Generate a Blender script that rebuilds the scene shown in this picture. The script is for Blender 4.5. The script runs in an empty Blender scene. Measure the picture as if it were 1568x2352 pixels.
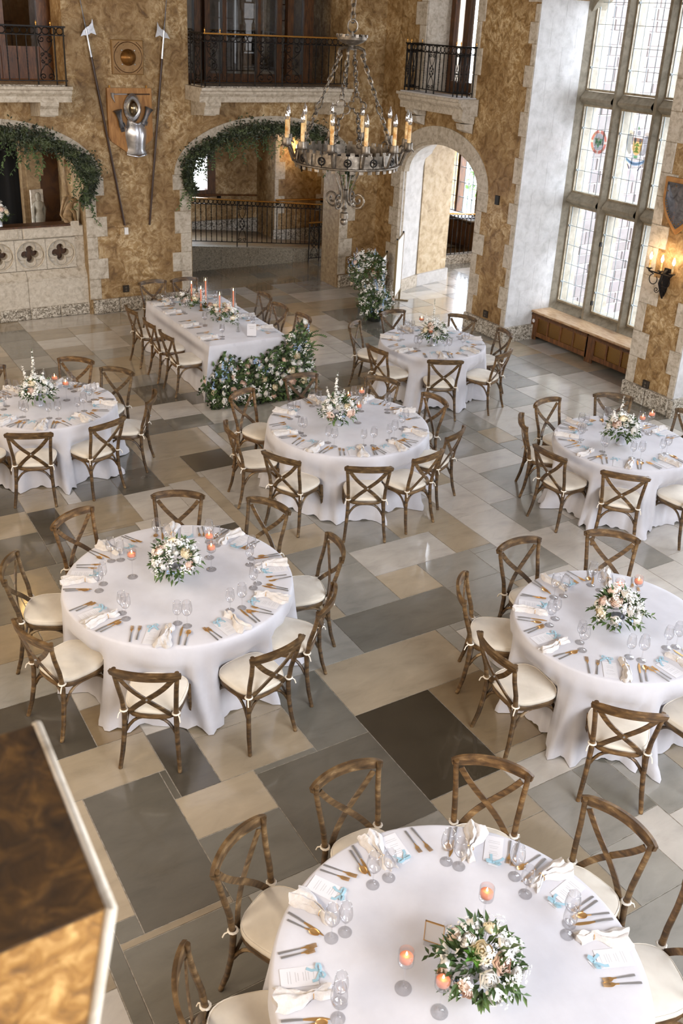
import bpy, math, random
from math import sin, cos, pi, radians, sqrt, atan2
from mathutils import Vector, Matrix, Euler, noise
from mathutils.geometry import tessellate_polygon
rnd = random.Random(7)
C = bpy.context.scene.collection
S = bpy.context.scene

# ------------------------------------------------------------------ camera, world, exposure
PAN, PITCH, ROLL = radians(32.17291694), radians(23.45513981), radians(2.83651028)
CAM = Vector((0, 0, 4.97265))
_f0 = Vector((sin(PAN), cos(PAN), 0)); _r0 = Vector((cos(PAN), -sin(PAN), 0)); _u0 = Vector((0, 0, 1))
_fw = _f0 * cos(PITCH) - _u0 * sin(PITCH); _up = _f0 * sin(PITCH) + _u0 * cos(PITCH)
_r = _r0 * cos(ROLL) + _up * sin(ROLL); _u = -_r0 * sin(ROLL) + _up * cos(ROLL)
cam_data = bpy.data.cameras.new('camera'); cam = bpy.data.objects.new('camera', cam_data); C.objects.link(cam)
cam.matrix_world = Matrix(((_r.x, _u.x, -_fw.x, CAM.x), (_r.y, _u.y, -_fw.y, CAM.y), (_r.z, _u.z, -_fw.z, CAM.z), (0, 0, 0, 1)))
cam_data.sensor_fit = 'VERTICAL'; cam_data.sensor_height = 36; cam_data.sensor_width = 24
cam_data.lens = 2196.743 * 36 / 2352
cam_data.shift_x = -(787.467 - 784) / 2352; cam_data.shift_y = -(1176 - 999.457) / 2352
cam_data.clip_start = 0.05; cam_data.clip_end = 200
cam_data.dof.use_dof = True; cam_data.dof.focus_distance = 7.5; cam_data.dof.aperture_fstop = 5.0
S.camera = cam
S.view_settings.view_transform = 'Standard'; S.view_settings.look = 'None'
S.view_settings.gamma = 1; S.view_settings.use_curve_mapping = False
S.view_settings.exposure = 0.06
SKY = 19.0
w = bpy.data.worlds.new('overcast_sky'); S.world = w; w.use_nodes = True
w.node_tree.nodes['Background'].inputs[0].default_value = (0.90, 0.96, 1.06, 1)
w.node_tree.nodes['Background'].inputs[1].default_value = SKY
S.cycles.use_denoising = True
S.cycles.max_bounces = 7; S.cycles.diffuse_bounces = 5; S.cycles.glossy_bounces = 3
S.cycles.transmission_bounces = 3; S.cycles.transparent_max_bounces = 24
S.cycles.caustics_reflective = False; S.cycles.caustics_refractive = False
S.cycles.sample_clamp_indirect = 6.0
def portal(name, loc, rot, sx, sy):
    d = bpy.data.lights.new(name, 'AREA'); d.shape = 'RECTANGLE'; d.size = sx; d.size_y = sy; d.cycles.is_portal = True
    o = bpy.data.objects.new(name, d); C.objects.link(o); o.location = loc; o.rotation_euler = rot
# daylight enters through the window openings: sampling portals there
WIN_BAYS = [(9.64, 12.0), (5.6, 8.1), (1.9, 4.6), (-1.8, 0.9)]
for k, (a, b) in enumerate(WIN_BAYS):
    portal('window_portal', (11.98, (a + b) / 2, 3.2), (0, radians(90), 0), 5.4, b - a)
portal('window_portal', (15.28, 14.3, 1.8), (0, radians(90), 0), 3.1, 2.7)
portal('window_portal', (4.2, -3.9, 5.6), (radians(90), 0, 0), 6.0, 3.6)  # portal of the added opening behind the camera
def area(name, loc, aim, sx, sy, power, col):
    d = bpy.data.lights.new(name, 'AREA'); d.shape = 'RECTANGLE'; d.size = sx; d.size_y = sy; d.energy = power; d.color = col
    o = bpy.data.objects.new(name, d); C.objects.link(o); o.location = loc
    o.rotation_euler = (Vector(aim) - Vector(loc)).to_track_quat('-Z', 'Y').to_euler(); return o
# unseen fill lights added left of and behind the camera and under the ceiling
for k in range(4): area('gallery_fill_light', (-2.7, 2.0 + 4.5 * k, 4.4), (7.5, 3.5 + 4.0 * k, 1.0), 3.6, 0.8, 200, (1.0, 0.86, 0.70))
area('ceiling_fill_light', (3.5, 5.0, 7.1), (3.5, 5.01, 0), 5, 5, 20, (1.0, 0.93, 0.86))
area('ceiling_fill_light', (5.0, 11.5, 7.1), (5.0, 11.51, 0), 6, 5, 20, (1.0, 0.93, 0.86))
area('gallery_fill_light', (3.6, -3.2, 4.2), (5.0, 12.0, 2.0), 7.5, 1.6, 170, (1.0, 0.95, 0.88))
def lamp(name, loc, power, col, r=0.03):
    d = bpy.data.lights.new(name, 'POINT'); d.energy = power; d.color = col; d.shadow_soft_size = r
    o = bpy.data.objects.new(name, d); C.objects.link(o); o.location = loc
    return o

# ------------------------------------------------------------------ mesh helper
class G:
    def __init__(s): s.v = []; s.f = []
    def add(s, vs, fs):
        b = len(s.v); s.v += [tuple(q) for q in vs]; s.f += [tuple(b + i for i in q) for q in fs]
    def box(s, c, d, M=None):
        x, y, z = d[0] / 2, d[1] / 2, d[2] / 2
        vs = [Vector((sx * x, sy * y, sz * z)) for sx in (-1, 1) for sy in (-1, 1) for sz in (-1, 1)]
        if M is not None: vs = [M @ q for q in vs]
        vs = [q + Vector(c) for q in vs]
        s.add(vs, [(0, 1, 3, 2), (4, 6, 7, 5), (0, 4, 5, 1), (2, 3, 7, 6), (0, 2, 6, 4), (1, 5, 7, 3)])
        return s
    def bb(s, x0, x1, y0, y1, z0, z1):
        return s.box(((x0 + x1) / 2, (y0 + y1) / 2, (z0 + z1) / 2), (x1 - x0, y1 - y0, z1 - z0))
    def bev(s, x0, x1, y0, y1, z0, z1, b, ax=1, sg=-1):
        """box whose face on side sg of axis ax is bevelled by b"""
        lo, hi = [x0, y0, z0], [x1, y1, z1]
        oa = [i for i in range(3) if i != ax]
        back = hi[ax] if sg < 0 else lo[ax]; front = lo[ax] if sg < 0 else hi[ax]; mid = front - sg * b
        def ring(val, ins):
            out = []
            for (p, q) in ((0, 0), (1, 0), (1, 1), (0, 1)):
                v = [0, 0, 0]; v[ax] = val
                v[oa[0]] = (hi[oa[0]] - ins) if p else (lo[oa[0]] + ins)
                v[oa[1]] = (hi[oa[1]] - ins) if q else (lo[oa[1]] + ins)
                out.append(v)
            return out
        vs = ring(back, 0) + ring(mid, 0) + ring(front, b)
        fs = [(0, 1, 2, 3), (8, 9, 10, 11)]
        for k in range(2):
            for i in range(4):
                j = (i + 1) % 4; fs.append((4 * k + i, 4 * k + j, 4 * k + 4 + j, 4 * k + 4 + i))
        s.add(vs, fs); return s
    def tube(s, pts, r, n=6, cap=True, closed=False):
        pts = [Vector(p) for p in pts]; m = len(pts)
        rs = r if isinstance(r, (list, tuple)) else [r] * m
        vs = []; prev = None
        for i, p in enumerate(pts):
            if closed: t = pts[(i + 1) % m] - pts[i - 1]
            else: t = pts[min(i + 1, m - 1)] - pts[max(i - 1, 0)]
            if t.length < 1e-9: t = Vector((0, 0, 1))
            t.normalize()
            if prev is None:
                a = Vector((0, 0, 1)) if abs(t.z) < 0.9 else Vector((1, 0, 0))
                nrm = t.cross(a).normalized()
            else:
                nrm = prev - t * prev.dot(t)
                nrm = nrm.normalized() if nrm.length > 1e-6 else t.orthogonal().normalized()
            prev = nrm; bn = t.cross(nrm)
            for k in range(n):
                a = 2 * pi * k / n
                vs.append(p + (nrm * cos(a) + bn * sin(a)) * rs[i])
        fs = []
        for i in range(m if closed else m - 1):
            i2 = (i + 1) % m
            for k in range(n):
                k2 = (k + 1) % n
                fs.append((i * n + k, i * n + k2, i2 * n + k2, i2 * n + k))
        if cap and not closed:
            fs.append(tuple(range(n))[::-1]); fs.append(tuple((m - 1) * n + k for k in range(n)))
        s.add(vs, fs); return s
    def strip(s, pts, ups, w, t):
        """flat bar swept along pts; ups = normal of the flat side (vector or list); w across, t thick"""
        pts = [Vector(p) for p in pts]; m = len(pts)
        if not isinstance(ups, list): ups = [ups] * m
        ws = w if isinstance(w, list) else [w] * m
        vs = []; fs = []
        for i, p in enumerate(pts):
            d = (pts[min(i + 1, m - 1)] - pts[max(i - 1, 0)]).normalized()
            u = Vector(ups[i]); u = (u - d * u.dot(d)).normalized(); q = d.cross(u)
            for a, b in ((-1, -1), (1, -1), (1, 1), (-1, 1)): vs.append(p + q * a * ws[i] / 2 + u * b * t / 2)
        for i in range(m - 1):
            for k in range(4):
                k2 = (k + 1) % 4; fs.append((4 * i + k, 4 * i + k2, 4 * i + 4 + k2, 4 * i + 4 + k))
        fs += [(0, 3, 2, 1), tuple(4 * (m - 1) + k for k in range(4))]
        s.add(vs, fs); return s
    def lathe(s, prof, n=16, c=(0, 0, 0), M=None):
        vs = []; fs = []; c = Vector(c)
        for (r, z) in prof:
            for k in range(n):
                a = 2 * pi * k / n; q = Vector((r * cos(a), r * sin(a), z))
                vs.append((M @ q if M is not None else q) + c)
        m = len(prof)
        for i in range(m - 1):
            for k in range(n):
                k2 = (k + 1) % n; fs.append((i * n + k, i * n + k2, (i + 1) * n + k2, (i + 1) * n + k))
        if prof[0][0] > 1e-6: fs.append(tuple(range(n))[::-1])
        if prof[-1][0] > 1e-6: fs.append(tuple((m - 1) * n + k for k in range(n)))
        s.add(vs, fs); return s
    def ball(s, c, r, nu=8, nv=6, sc=(1, 1, 1)):
        c = Vector(c); vs = []; fs = []
        for i in range(nv + 1):
            th = pi * i / nv
            for k in range(nu):
                a = 2 * pi * k / nu
                vs.append(c + Vector((r * sc[0] * sin(th) * cos(a), r * sc[1] * sin(th) * sin(a), r * sc[2] * cos(th))))
        for i in range(nv):
            for k in range(nu):
                k2 = (k + 1) % nu; fs.append((i * nu + k, (i + 1) * nu + k, (i + 1) * nu + k2, i * nu + k2))
        s.add(vs, fs); return s
    def prism(s, poly, ax, a, b):
        """extrude a 2-D polygon along axis ax from a to b (poly in the two other axes, in order)"""
        n = len(poly); vs = []
        for val in (a, b):
            for (p, q) in poly:
                v = [p, q]; v.insert(ax, val); vs.append(v)
        fs = [(i, (i + 1) % n, n + (i + 1) % n, n + i) for i in range(n)]
        tri = tessellate_polygon([[Vector((p, q, 0)) for p, q in poly]])
        fs += [tuple(t) for t in tri] + [tuple(n + i for i in t) for t in tri]
        s.add(vs, fs); return s
    def leaf(s, base, d, nrm, ln, wd, fold=0.25):
        base = Vector(base); d = Vector(d).normalized(); nrm = Vector(nrm)
        q = d.cross(nrm)
        if q.length < 1e-4: q = d.orthogonal()
        q.normalize(); u = q.cross(d)
        mid = base + d * ln * 0.45
        s.add([base, mid + q * wd / 2 + u * wd * fold, base + d * ln - u * ln * 0.08, mid - q * wd / 2 + u * wd * fold, mid], [(0, 1, 4), (1, 2, 4), (0, 4, 3), (4, 2, 3)])
        return s
    def mesh(s, name, mat, smooth=None):
        me = bpy.data.meshes.new(name); me.from_pydata(s.v, [], s.f); me.update()
        if mat is not None: me.materials.append(mat)
        if smooth is not None:
            me.polygons.foreach_set('use_smooth', [True] * len(me.polygons))
            if smooth < 180: me.set_sharp_from_angle(angle=radians(smooth))
        return me
def wave_sheet(nx, ny, fn):
    g = G(); vs = [fn(i / (nx - 1), j / (ny - 1)) for j in range(ny) for i in range(nx)]
    g.add(vs, [(j * nx + i, j * nx + i + 1, (j + 1) * nx + i + 1, (j + 1) * nx + i) for j in range(ny - 1) for i in range(nx - 1)])
    return g

# ------------------------------------------------------------------ object helpers
def obj(name, me, parent=None, loc=None, rot=None, color=None, scale=None):
    o = bpy.data.objects.new(name, me); C.objects.link(o)
    if parent is not None: o.parent = parent
    if loc is not None: o.location = loc
    if rot is not None: o.rotation_euler = rot
    if scale is not None: o.scale = scale
    if color is not None: o.color = color
    return o
def tag(o, label, cat, group=None):
    o['label'] = label; o['category'] = cat
    if group: o['group'] = group
    return o
def thing(name, label, cat, loc=(0, 0, 0), rz=0, group=None):
    o = bpy.data.objects.new(name, None); C.objects.link(o); o.location = loc; o.rotation_euler = (0, 0, rz)
    o.empty_display_size = 0.05
    return tag(o, label, cat, group)
def struct(name, me, parent=None):
    o = obj(name, me, parent)
    if parent is None: o['kind'] = 'structure'
    return o
def stuff(o): o['kind'] = 'stuff'; return o
def build(spec, parent, color=None):
    """spec: list of (name, mesh[, children spec[, loc[, rot]]]) -> parts below parent"""
    for it in spec:
        o = obj(it[0], it[1], parent, it[3] if len(it) > 3 else None, it[4] if len(it) > 4 else None, color)
        if len(it) > 2 and it[2]: build(it[2], o, color)

# ------------------------------------------------------------------ materials
def lin(r, g=None, b=None):
    def f(c):
        c /= 255.0
        return c / 12.92 if c <= 0.04045 else ((c + 0.055) / 1.055) ** 2.4
    return (f(r), f(g), f(b), 1)
def new_mat(name):
    m = bpy.data.materials.new(name); m.use_nodes = True; nt = m.node_tree
    return m, nt, nt.nodes['Principled BSDF']
def plain(name, col, rough=0.5, metal=0.0, spec=0.5, sheen=0, sss=0, tint=False):
    m, nt, b = new_mat(name)
    b.inputs['Base Color'].default_value = col; b.inputs['Roughness'].default_value = rough
    b.inputs['Metallic'].default_value = metal; b.inputs['Specular IOR Level'].default_value = spec
    if sheen: b.inputs['Sheen Weight'].default_value = sheen
    if sss: b.inputs['Subsurface Weight'].default_value = sss; b.inputs['Subsurface Scale'].default_value = 0.01
    if tint:
        oi = nt.nodes.new('ShaderNodeObjectInfo'); nt.links.new(oi.outputs['Color'], b.inputs['Base Color'])
    return m
def N(nt, t, **kw):
    n = nt.nodes.new(t)
    for k, v in kw.items():
        if k in n.inputs: n.inputs[k].default_value = v
        else: setattr(n, k, v)
    return n
def ramp(nt, stops, fac=None):
    r = nt.nodes.new('ShaderNodeValToRGB'); e = r.color_ramp.elements
    while len(e) < len(stops): e.new(0.5)
    for k, (p, c) in enumerate(stops): e[k].position = p; e[k].color = c if len(c) == 4 else (*c, 1)
    if fac is not None: nt.links.new(fac, r.inputs[0])
    return r
def noisy(name, stops, scale=5, detail=5, dist=0.0, rough=0.6, bump=0.0, bscale=None, stretch=None, tint=0.0, metal=0.0, spec=0.5, rough_var=None, sheen=0):
    """principled with a noise-driven colour ramp; tint = weight of the object colour multiplied over it"""
    m, nt, b = new_mat(name); L = nt.links
    tc = N(nt, 'ShaderNodeTexCoord'); vec = tc.outputs['Object']
    if stretch:
        mp = N(nt, 'ShaderNodeMapping'); mp.inputs['Scale'].default_value = stretch; L.new(vec, mp.inputs[0]); vec = mp.outputs[0]
    nz = N(nt, 'ShaderNodeTexNoise', Scale=scale, Detail=detail, Distortion=dist, Roughness=0.6); L.new(vec, nz.inputs['Vector'])
    r = ramp(nt, stops, nz.outputs['Fac']); col = r.outputs[0]
    if tint:
        oi = N(nt, 'ShaderNodeObjectInfo'); mx = N(nt, 'ShaderNodeMix', data_type='RGBA', blend_type='MULTIPLY')
        mx.inputs[0].default_value = tint; L.new(col, mx.inputs[6]); L.new(oi.outputs['Color'], mx.inputs[7]); col = mx.outputs[2]
    L.new(col, b.inputs['Base Color'])
    b.inputs['Roughness'].default_value = rough; b.inputs['Metallic'].default_value = metal; b.inputs['Specular IOR Level'].default_value = spec
    if sheen: b.inputs['Sheen Weight'].default_value = sheen
    if rough_var:
        rr = N(nt, 'ShaderNodeMapRange'); rr.inputs['To Min'].default_value = rough_var[0]; rr.inputs['To Max'].default_value = rough_var[1]
        L.new(nz.outputs['Fac'], rr.inputs['Value']); L.new(rr.outputs[0], b.inputs['Roughness'])
    if bump:
        src = nz.outputs['Fac']
        if bscale:
            n2 = N(nt, 'ShaderNodeTexNoise', Scale=bscale, Detail=4); L.new(vec, n2.inputs['Vector']); src = n2.outputs['Fac']
        bp = N(nt, 'ShaderNodeBump', Strength=bump, Distance=0.02); L.new(src, bp.inputs['Height']); L.new(bp.outputs[0], b.inputs['Normal'])
    return m
def glass(name, tintc=(1, 1, 1, 1), edge=0.5, base=0.04, rough=0.02):
    m, nt, b = new_mat(name); nt.nodes.remove(b); L = nt.links
    out = [n for n in nt.nodes if n.type == 'OUTPUT_MATERIAL'][0]
    tr = N(nt, 'ShaderNodeBsdfTransparent'); tr.inputs[0].default_value = tintc
    gl = N(nt, 'ShaderNodeBsdfGlossy'); gl.inputs['Roughness'].default_value = rough
    lw = N(nt, 'ShaderNodeLayerWeight', Blend=0.25); mr = N(nt, 'ShaderNodeMapRange')
    mr.inputs['To Min'].default_value = base; mr.inputs['To Max'].default_value = edge
    L.new(lw.outputs['Facing'], mr.inputs['Value'])
    mx = N(nt, 'ShaderNodeMixShader'); L.new(mr.outputs[0], mx.inputs[0]); L.new(tr.outputs[0], mx.inputs[1]); L.new(gl.outputs[0], mx.inputs[2]); L.new(mx.outputs[0], out.inputs[0])
    return m
def emit(name, col, st, sample=True):
    m, nt, b = new_mat(name)
    b.inputs['Base Color'].default_value = (0, 0, 0, 1); b.inputs['Emission Color'].default_value = col; b.inputs['Emission Strength'].default_value = st
    if not sample: m.cycles.emission_sampling = 'NONE'
    return m

def plaster_mat():
    m, nt, b = new_mat('trowelled_plaster'); L = nt.links
    tc = N(nt, 'ShaderNodeTexCoord')
    n0 = N(nt, 'ShaderNodeTexNoise', Scale=1.3, Detail=3, Roughness=0.5); L.new(tc.outputs['Object'], n0.inputs['Vector'])
    n1 = N(nt, 'ShaderNodeTexNoise', Scale=6.0, Detail=6, Distortion=1.2, Roughness=0.62); L.new(tc.outputs['Object'], n1.inputs['Vector'])
    n2 = N(nt, 'ShaderNodeTexNoise', Scale=6.5, Detail=8, Distortion=1.3, Roughness=0.6); L.new(tc.outputs['Object'], n2.inputs['Vector'])
    base = ramp(nt, [(0.30, lin(104, 76, 38)), (0.45, lin(144, 113, 68)), (0.58, lin(167, 138, 94)), (0.72, lin(187, 161, 120))], n1.outputs['Fac'])
    vein = ramp(nt, [(0.44, (0, 0, 0, 1)), (0.49, (1, 1, 1, 1)), (0.51, (1, 1, 1, 1)), (0.56, (0, 0, 0, 1))], n2.outputs['Fac'])
    brk = ramp(nt, [(0.40, (0.15, 0.15, 0.15, 1)), (0.58, (1, 1, 1, 1))], n1.outputs['Fac'])
    am0 = N(nt, 'ShaderNodeMath', operation='MULTIPLY'); L.new(vein.outputs[0], am0.inputs[0]); L.new(brk.outputs[0], am0.inputs[1])
    amt = N(nt, 'ShaderNodeMath', operation='MULTIPLY'); L.new(am0.outputs[0], amt.inputs[0])
    am2 = ramp(nt, [(0.40, (0.1, 0.1, 0.1, 1)), (0.62, (0.68, 0.68, 0.68, 1))], n0.outputs['Fac']); L.new(am2.outputs[0], amt.inputs[1])
    mx = N(nt, 'ShaderNodeMix', data_type='RGBA'); L.new(amt.outputs[0], mx.inputs[0]); L.new(base.outputs[0], mx.inputs[6]); mx.inputs[7].default_value = lin(214, 194, 158)
    big = ramp(nt, [(0.35, (0.72, 0.66, 0.58, 1)), (0.65, (1.08, 1.08, 1.08, 1))], n0.outputs['Fac'])
    mm = N(nt, 'ShaderNodeMix', data_type='RGBA', blend_type='MULTIPLY'); mm.inputs[0].default_value = 1; L.new(mx.outputs[2], mm.inputs[6]); L.new(big.outputs[0], mm.inputs[7])
    L.new(mm.outputs[2], b.inputs['Base Color']); b.inputs['Roughness'].default_value = 0.55
    ad = N(nt, 'ShaderNodeMath', operation='ADD'); L.new(n1.outputs['Fac'], ad.inputs[0]); L.new(n2.outputs['Fac'], ad.inputs[1])
    bp = N(nt, 'ShaderNodeBump', Strength=0.6, Distance=0.03); L.new(ad.outputs[0], bp.inputs['Height']); L.new(bp.outputs[0], b.inputs['Normal'])
    return m
PLASTER = plaster_mat()
STONE = noisy('pale_stone', [(0.3, lin(150, 138, 120)), (0.5, lin(186, 175, 158)), (0.7, lin(204, 196, 182))], 14, 6, 0.6, 0.65, 0.15)
STONE_R = noisy('brown_reveal_stone', [(0.3, lin(118, 96, 66)), (0.5, lin(146, 122, 88)), (0.7, lin(170, 148, 112))], 12, 6, 0.5, 0.65, 0.15)
PIERST = noisy('rough_gold_render', [(0.3, lin(84, 54, 18)), (0.5, lin(142, 100, 44)), (0.68, lin(190, 150, 90))], 26, 5, 0.8, 0.7, 0.3)
PIERTOP = noisy('shaded_top_render', [(0.3, lin(40, 26, 10)), (0.5, lin(74, 50, 20)), (0.68, lin(116, 82, 36))], 22, 5, 0.8, 0.7, 0.3)  # darker copy of the pier render: shade painted on its top
KERB = noisy('veined_kerb_stone', [(0.34, lin(84, 76, 62)), (0.48, lin(124, 114, 96)), (0.66, lin(150, 140, 122))], 30, 4, 1.4, 0.6, 0.2)
STONE_P = noisy('tan_ashlar', [(0.3, lin(168, 158, 142)), (0.5, lin(194, 184, 168)), (0.7, lin(208, 200, 186))], 16, 6, 0.6, 0.65, 0.15)
STONE_W = noisy('limewashed_stone', [(0.3, lin(176, 174, 171)), (0.5, lin(194, 192, 190)), (0.7, lin(205, 203, 201))], 7, 7, 0.3, 0.7, 0.12, 30)
STONE_D = noisy('mottled_base_stone', [(0.36, lin(88, 80, 68)), (0.47, lin(140, 130, 114)), (0.56, lin(196, 188, 174)), (0.7, lin(210, 204, 192))], 26, 4, 1.2, 0.6, 0.3)
STONE_F = noisy('weathered_window_stone', [(0.3, lin(112, 104, 89)), (0.5, lin(134, 126, 110)), (0.7, lin(150, 142, 126))], 10, 6, 0.4, 0.7, 0.15)
MORTAR = plain('mortar', lin(150, 142, 130), 0.9)
GROUT = noisy('floor_grout', [(0.35, lin(120, 112, 100)), (0.6, lin(165, 158, 146))], 20, 3, 0, 0.8)
SLAB = noisy('polished_flagstone', [(0.25, (0.72, 0.72, 0.72, 1)), (0.45, (0.92, 0.92, 0.92, 1)), (0.6, (1.0, 1.0, 1.0, 1)), (0.8, (1.18, 1.16, 1.13, 1))], 2.6, 8, 0.5, 0.3, 0.05, 18, stretch=(1, 2.4, 1), tint=1.0, rough_var=(0.13, 0.28), spec=0.75)
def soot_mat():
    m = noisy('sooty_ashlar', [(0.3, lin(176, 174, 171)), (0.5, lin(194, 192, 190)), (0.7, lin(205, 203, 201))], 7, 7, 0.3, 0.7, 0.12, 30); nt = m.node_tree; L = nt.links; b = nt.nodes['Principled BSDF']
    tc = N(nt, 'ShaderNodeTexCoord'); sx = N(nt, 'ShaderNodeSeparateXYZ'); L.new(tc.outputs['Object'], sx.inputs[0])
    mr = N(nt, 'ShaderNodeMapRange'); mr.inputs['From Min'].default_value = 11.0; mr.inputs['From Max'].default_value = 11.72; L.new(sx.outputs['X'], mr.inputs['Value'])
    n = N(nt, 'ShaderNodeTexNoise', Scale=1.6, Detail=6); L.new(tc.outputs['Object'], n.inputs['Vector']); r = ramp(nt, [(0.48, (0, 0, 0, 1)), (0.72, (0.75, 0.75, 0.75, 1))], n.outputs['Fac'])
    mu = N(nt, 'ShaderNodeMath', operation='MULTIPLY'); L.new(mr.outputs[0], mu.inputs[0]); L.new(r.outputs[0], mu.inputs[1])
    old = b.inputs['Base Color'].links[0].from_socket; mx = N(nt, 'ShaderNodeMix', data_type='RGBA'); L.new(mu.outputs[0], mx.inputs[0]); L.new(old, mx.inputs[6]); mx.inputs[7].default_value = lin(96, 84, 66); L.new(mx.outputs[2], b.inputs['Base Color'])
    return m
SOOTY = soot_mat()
_b = SLAB.node_tree.nodes['Principled BSDF']; _b.inputs['Coat Weight'].default_value = 0.7; _b.inputs['Coat Roughness'].default_value = 0.07; _b.inputs['Coat IOR'].default_value = 1.6
IRON = plain('wrought_iron', lin(28, 24, 22), 0.5, 0.6)
IRON_L = noisy('burnished_iron', [(0.3, lin(66, 59, 50)), (0.55, lin(112, 102, 90)), (0.75, lin(168, 158, 144))], 14, 4, 0.3, 0.42, 0.1, metal=0.75)
STEEL = noisy('polished_steel', [(0.3, lin(168, 170, 176)), (0.6, lin(222, 224, 230))], 6, 3, 0.5, 0.3, metal=0.9)
STEEL_D = noisy('dull_pitted_steel', [(0.3, lin(64, 62, 64)), (0.6, lin(120, 120, 124)), (0.75, lin(150, 110, 90))], 9, 6, 0.6, 0.45, 0.2, metal=0.8)
BRASS = plain('brass', lin(190, 140, 70), 0.3, 1.0)
GOLD = plain('gold_plate', lin(236, 188, 124), 0.3, 0.85)
PEWTER = plain('brushed_steel', lin(168, 165, 163), 0.4, 0.7)
WOOD = noisy('waxed_bentwood', [(0.28, lin(42, 31, 19)), (0.48, lin(80, 60, 37)), (0.62, lin(110, 86, 56)), (0.8, lin(162, 139, 104))], 9, 5, 0.4, 0.42, 0.06, stretch=(1, 1, 3), tint=1.0, spec=0.45)
WOOD_D = noisy('dark_oak', [(0.3, lin(44, 26, 12)), (0.55, lin(84, 52, 24)), (0.75, lin(112, 72, 36))], 5, 5, 0.6, 0.45, 0.05, stretch=(6, 6, 1))
WOOD_R = noisy('oiled_oak_panel', [(0.3, lin(66, 40, 18)), (0.55, lin(108, 68, 34)), (0.75, lin(140, 94, 52))], 5, 5, 0.6, 0.4, 0.05, stretch=(5, 5, 1))
WOOD_O = noisy('honey_oak_board', [(0.3, lin(142, 94, 44)), (0.55, lin(172, 122, 64)), (0.75, lin(190, 142, 84))], 4, 4, 0.8, 0.42, 0.03, stretch=(6, 1, 1))
CANVAS = noisy('ivory_cushion_cloth', [(0.3, lin(212, 203, 188)), (0.7, lin(228, 220, 206))], 6, 3, 0, 0.85, 0.12, 9, sheen=0.2)
LINEN = noisy('white_table_linen', [(0.3, lin(193, 191, 196)), (0.7, lin(205, 203, 208))], 4, 4, 0, 0.8, 0.06, 14, sheen=0.2)
NAPKIN = noisy('gauzy_napkin_cloth', [(0.3, lin(198, 191, 186)), (0.7, lin(216, 211, 207))], 20, 4, 0.3, 0.85, 0.35, 40, sheen=0.2)
PAPER = plain('white_card', lin(216, 214, 217), 0.6)
INK = plain('grey_ink', lin(176, 174, 175), 0.7)
RIBBON = plain('pale_blue_silk', lin(150, 184, 198), 0.6, sheen=0.2)
WHITE = plain('white_paint', lin(232, 230, 228), 0.5)
ROPE = plain('white_cord', lin(228, 220, 206), 0.7)
GLASS = glass('clear_glass', (0.985, 0.985, 0.99, 1), 0.62, 0.03)
PANE = glass('window_glass', (0.93, 0.94, 0.95, 1), 0.35, 0.04)
DARKPANE = glass('smoky_partition_glass', (0.6, 0.6, 0.6, 1), 0.5, 0.10)
LEAD = plain('lead_came', lin(150, 160, 164), 0.6)
WAX = plain('coral_wax', lin(240, 150, 112), 0.5, sss=0.35)
WAX_I = noisy('aged_candle_sleeve', [(0.35, lin(176, 120, 52)), (0.6, lin(226, 196, 140))], 18, 4, 0.4, 0.5)
FLAME = emit('candle_flame', (1.0, 0.72, 0.36, 1), 22.0, False)
BULB_ON = emit('lit_bulb', (1.0, 0.80, 0.52, 1), 60.0, False)
BULB_OFF = glass('clear_bulb_glass', (0.9, 0.9, 0.9, 1), 0.85, 0.35, 0.08)
LEAF = noisy('foliage_green', [(0.3, lin(34, 48, 22)), (0.5, lin(62, 86, 42)), (0.7, lin(108, 132, 74))], 9, 2, 0, 0.5)
LEAF_D = noisy('smilax_leaf', [(0.3, lin(24, 30, 17)), (0.5, lin(46, 56, 33)), (0.72, lin(98, 110, 74))], 7, 2, 0, 0.45)
LEAF_B = plain('bright_succulent_green', lin(84, 138, 44), 0.45)
STEM = plain('stem_green', lin(54, 66, 34), 0.7)
PETAL_W = noisy('ivory_petal', [(0.3, lin(236, 233, 226)), (0.7, lin(248, 247, 244))], 10, 2, 0, 0.6)
PETAL_P = noisy('blush_petal', [(0.3, lin(236, 204, 184)), (0.7, lin(247, 228, 215))], 12, 2, 0, 0.6)
PETAL_C = noisy('cream_petal', [(0.3, lin(236, 220, 184)), (0.7, lin(246, 236, 210))], 12, 2, 0, 0.6)
PETAL_B = plain('delphinium_blue', lin(150, 178, 214), 0.6)
BLACK = plain('black_shade_sheet', lin(6, 6, 6), 0.9)
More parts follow.
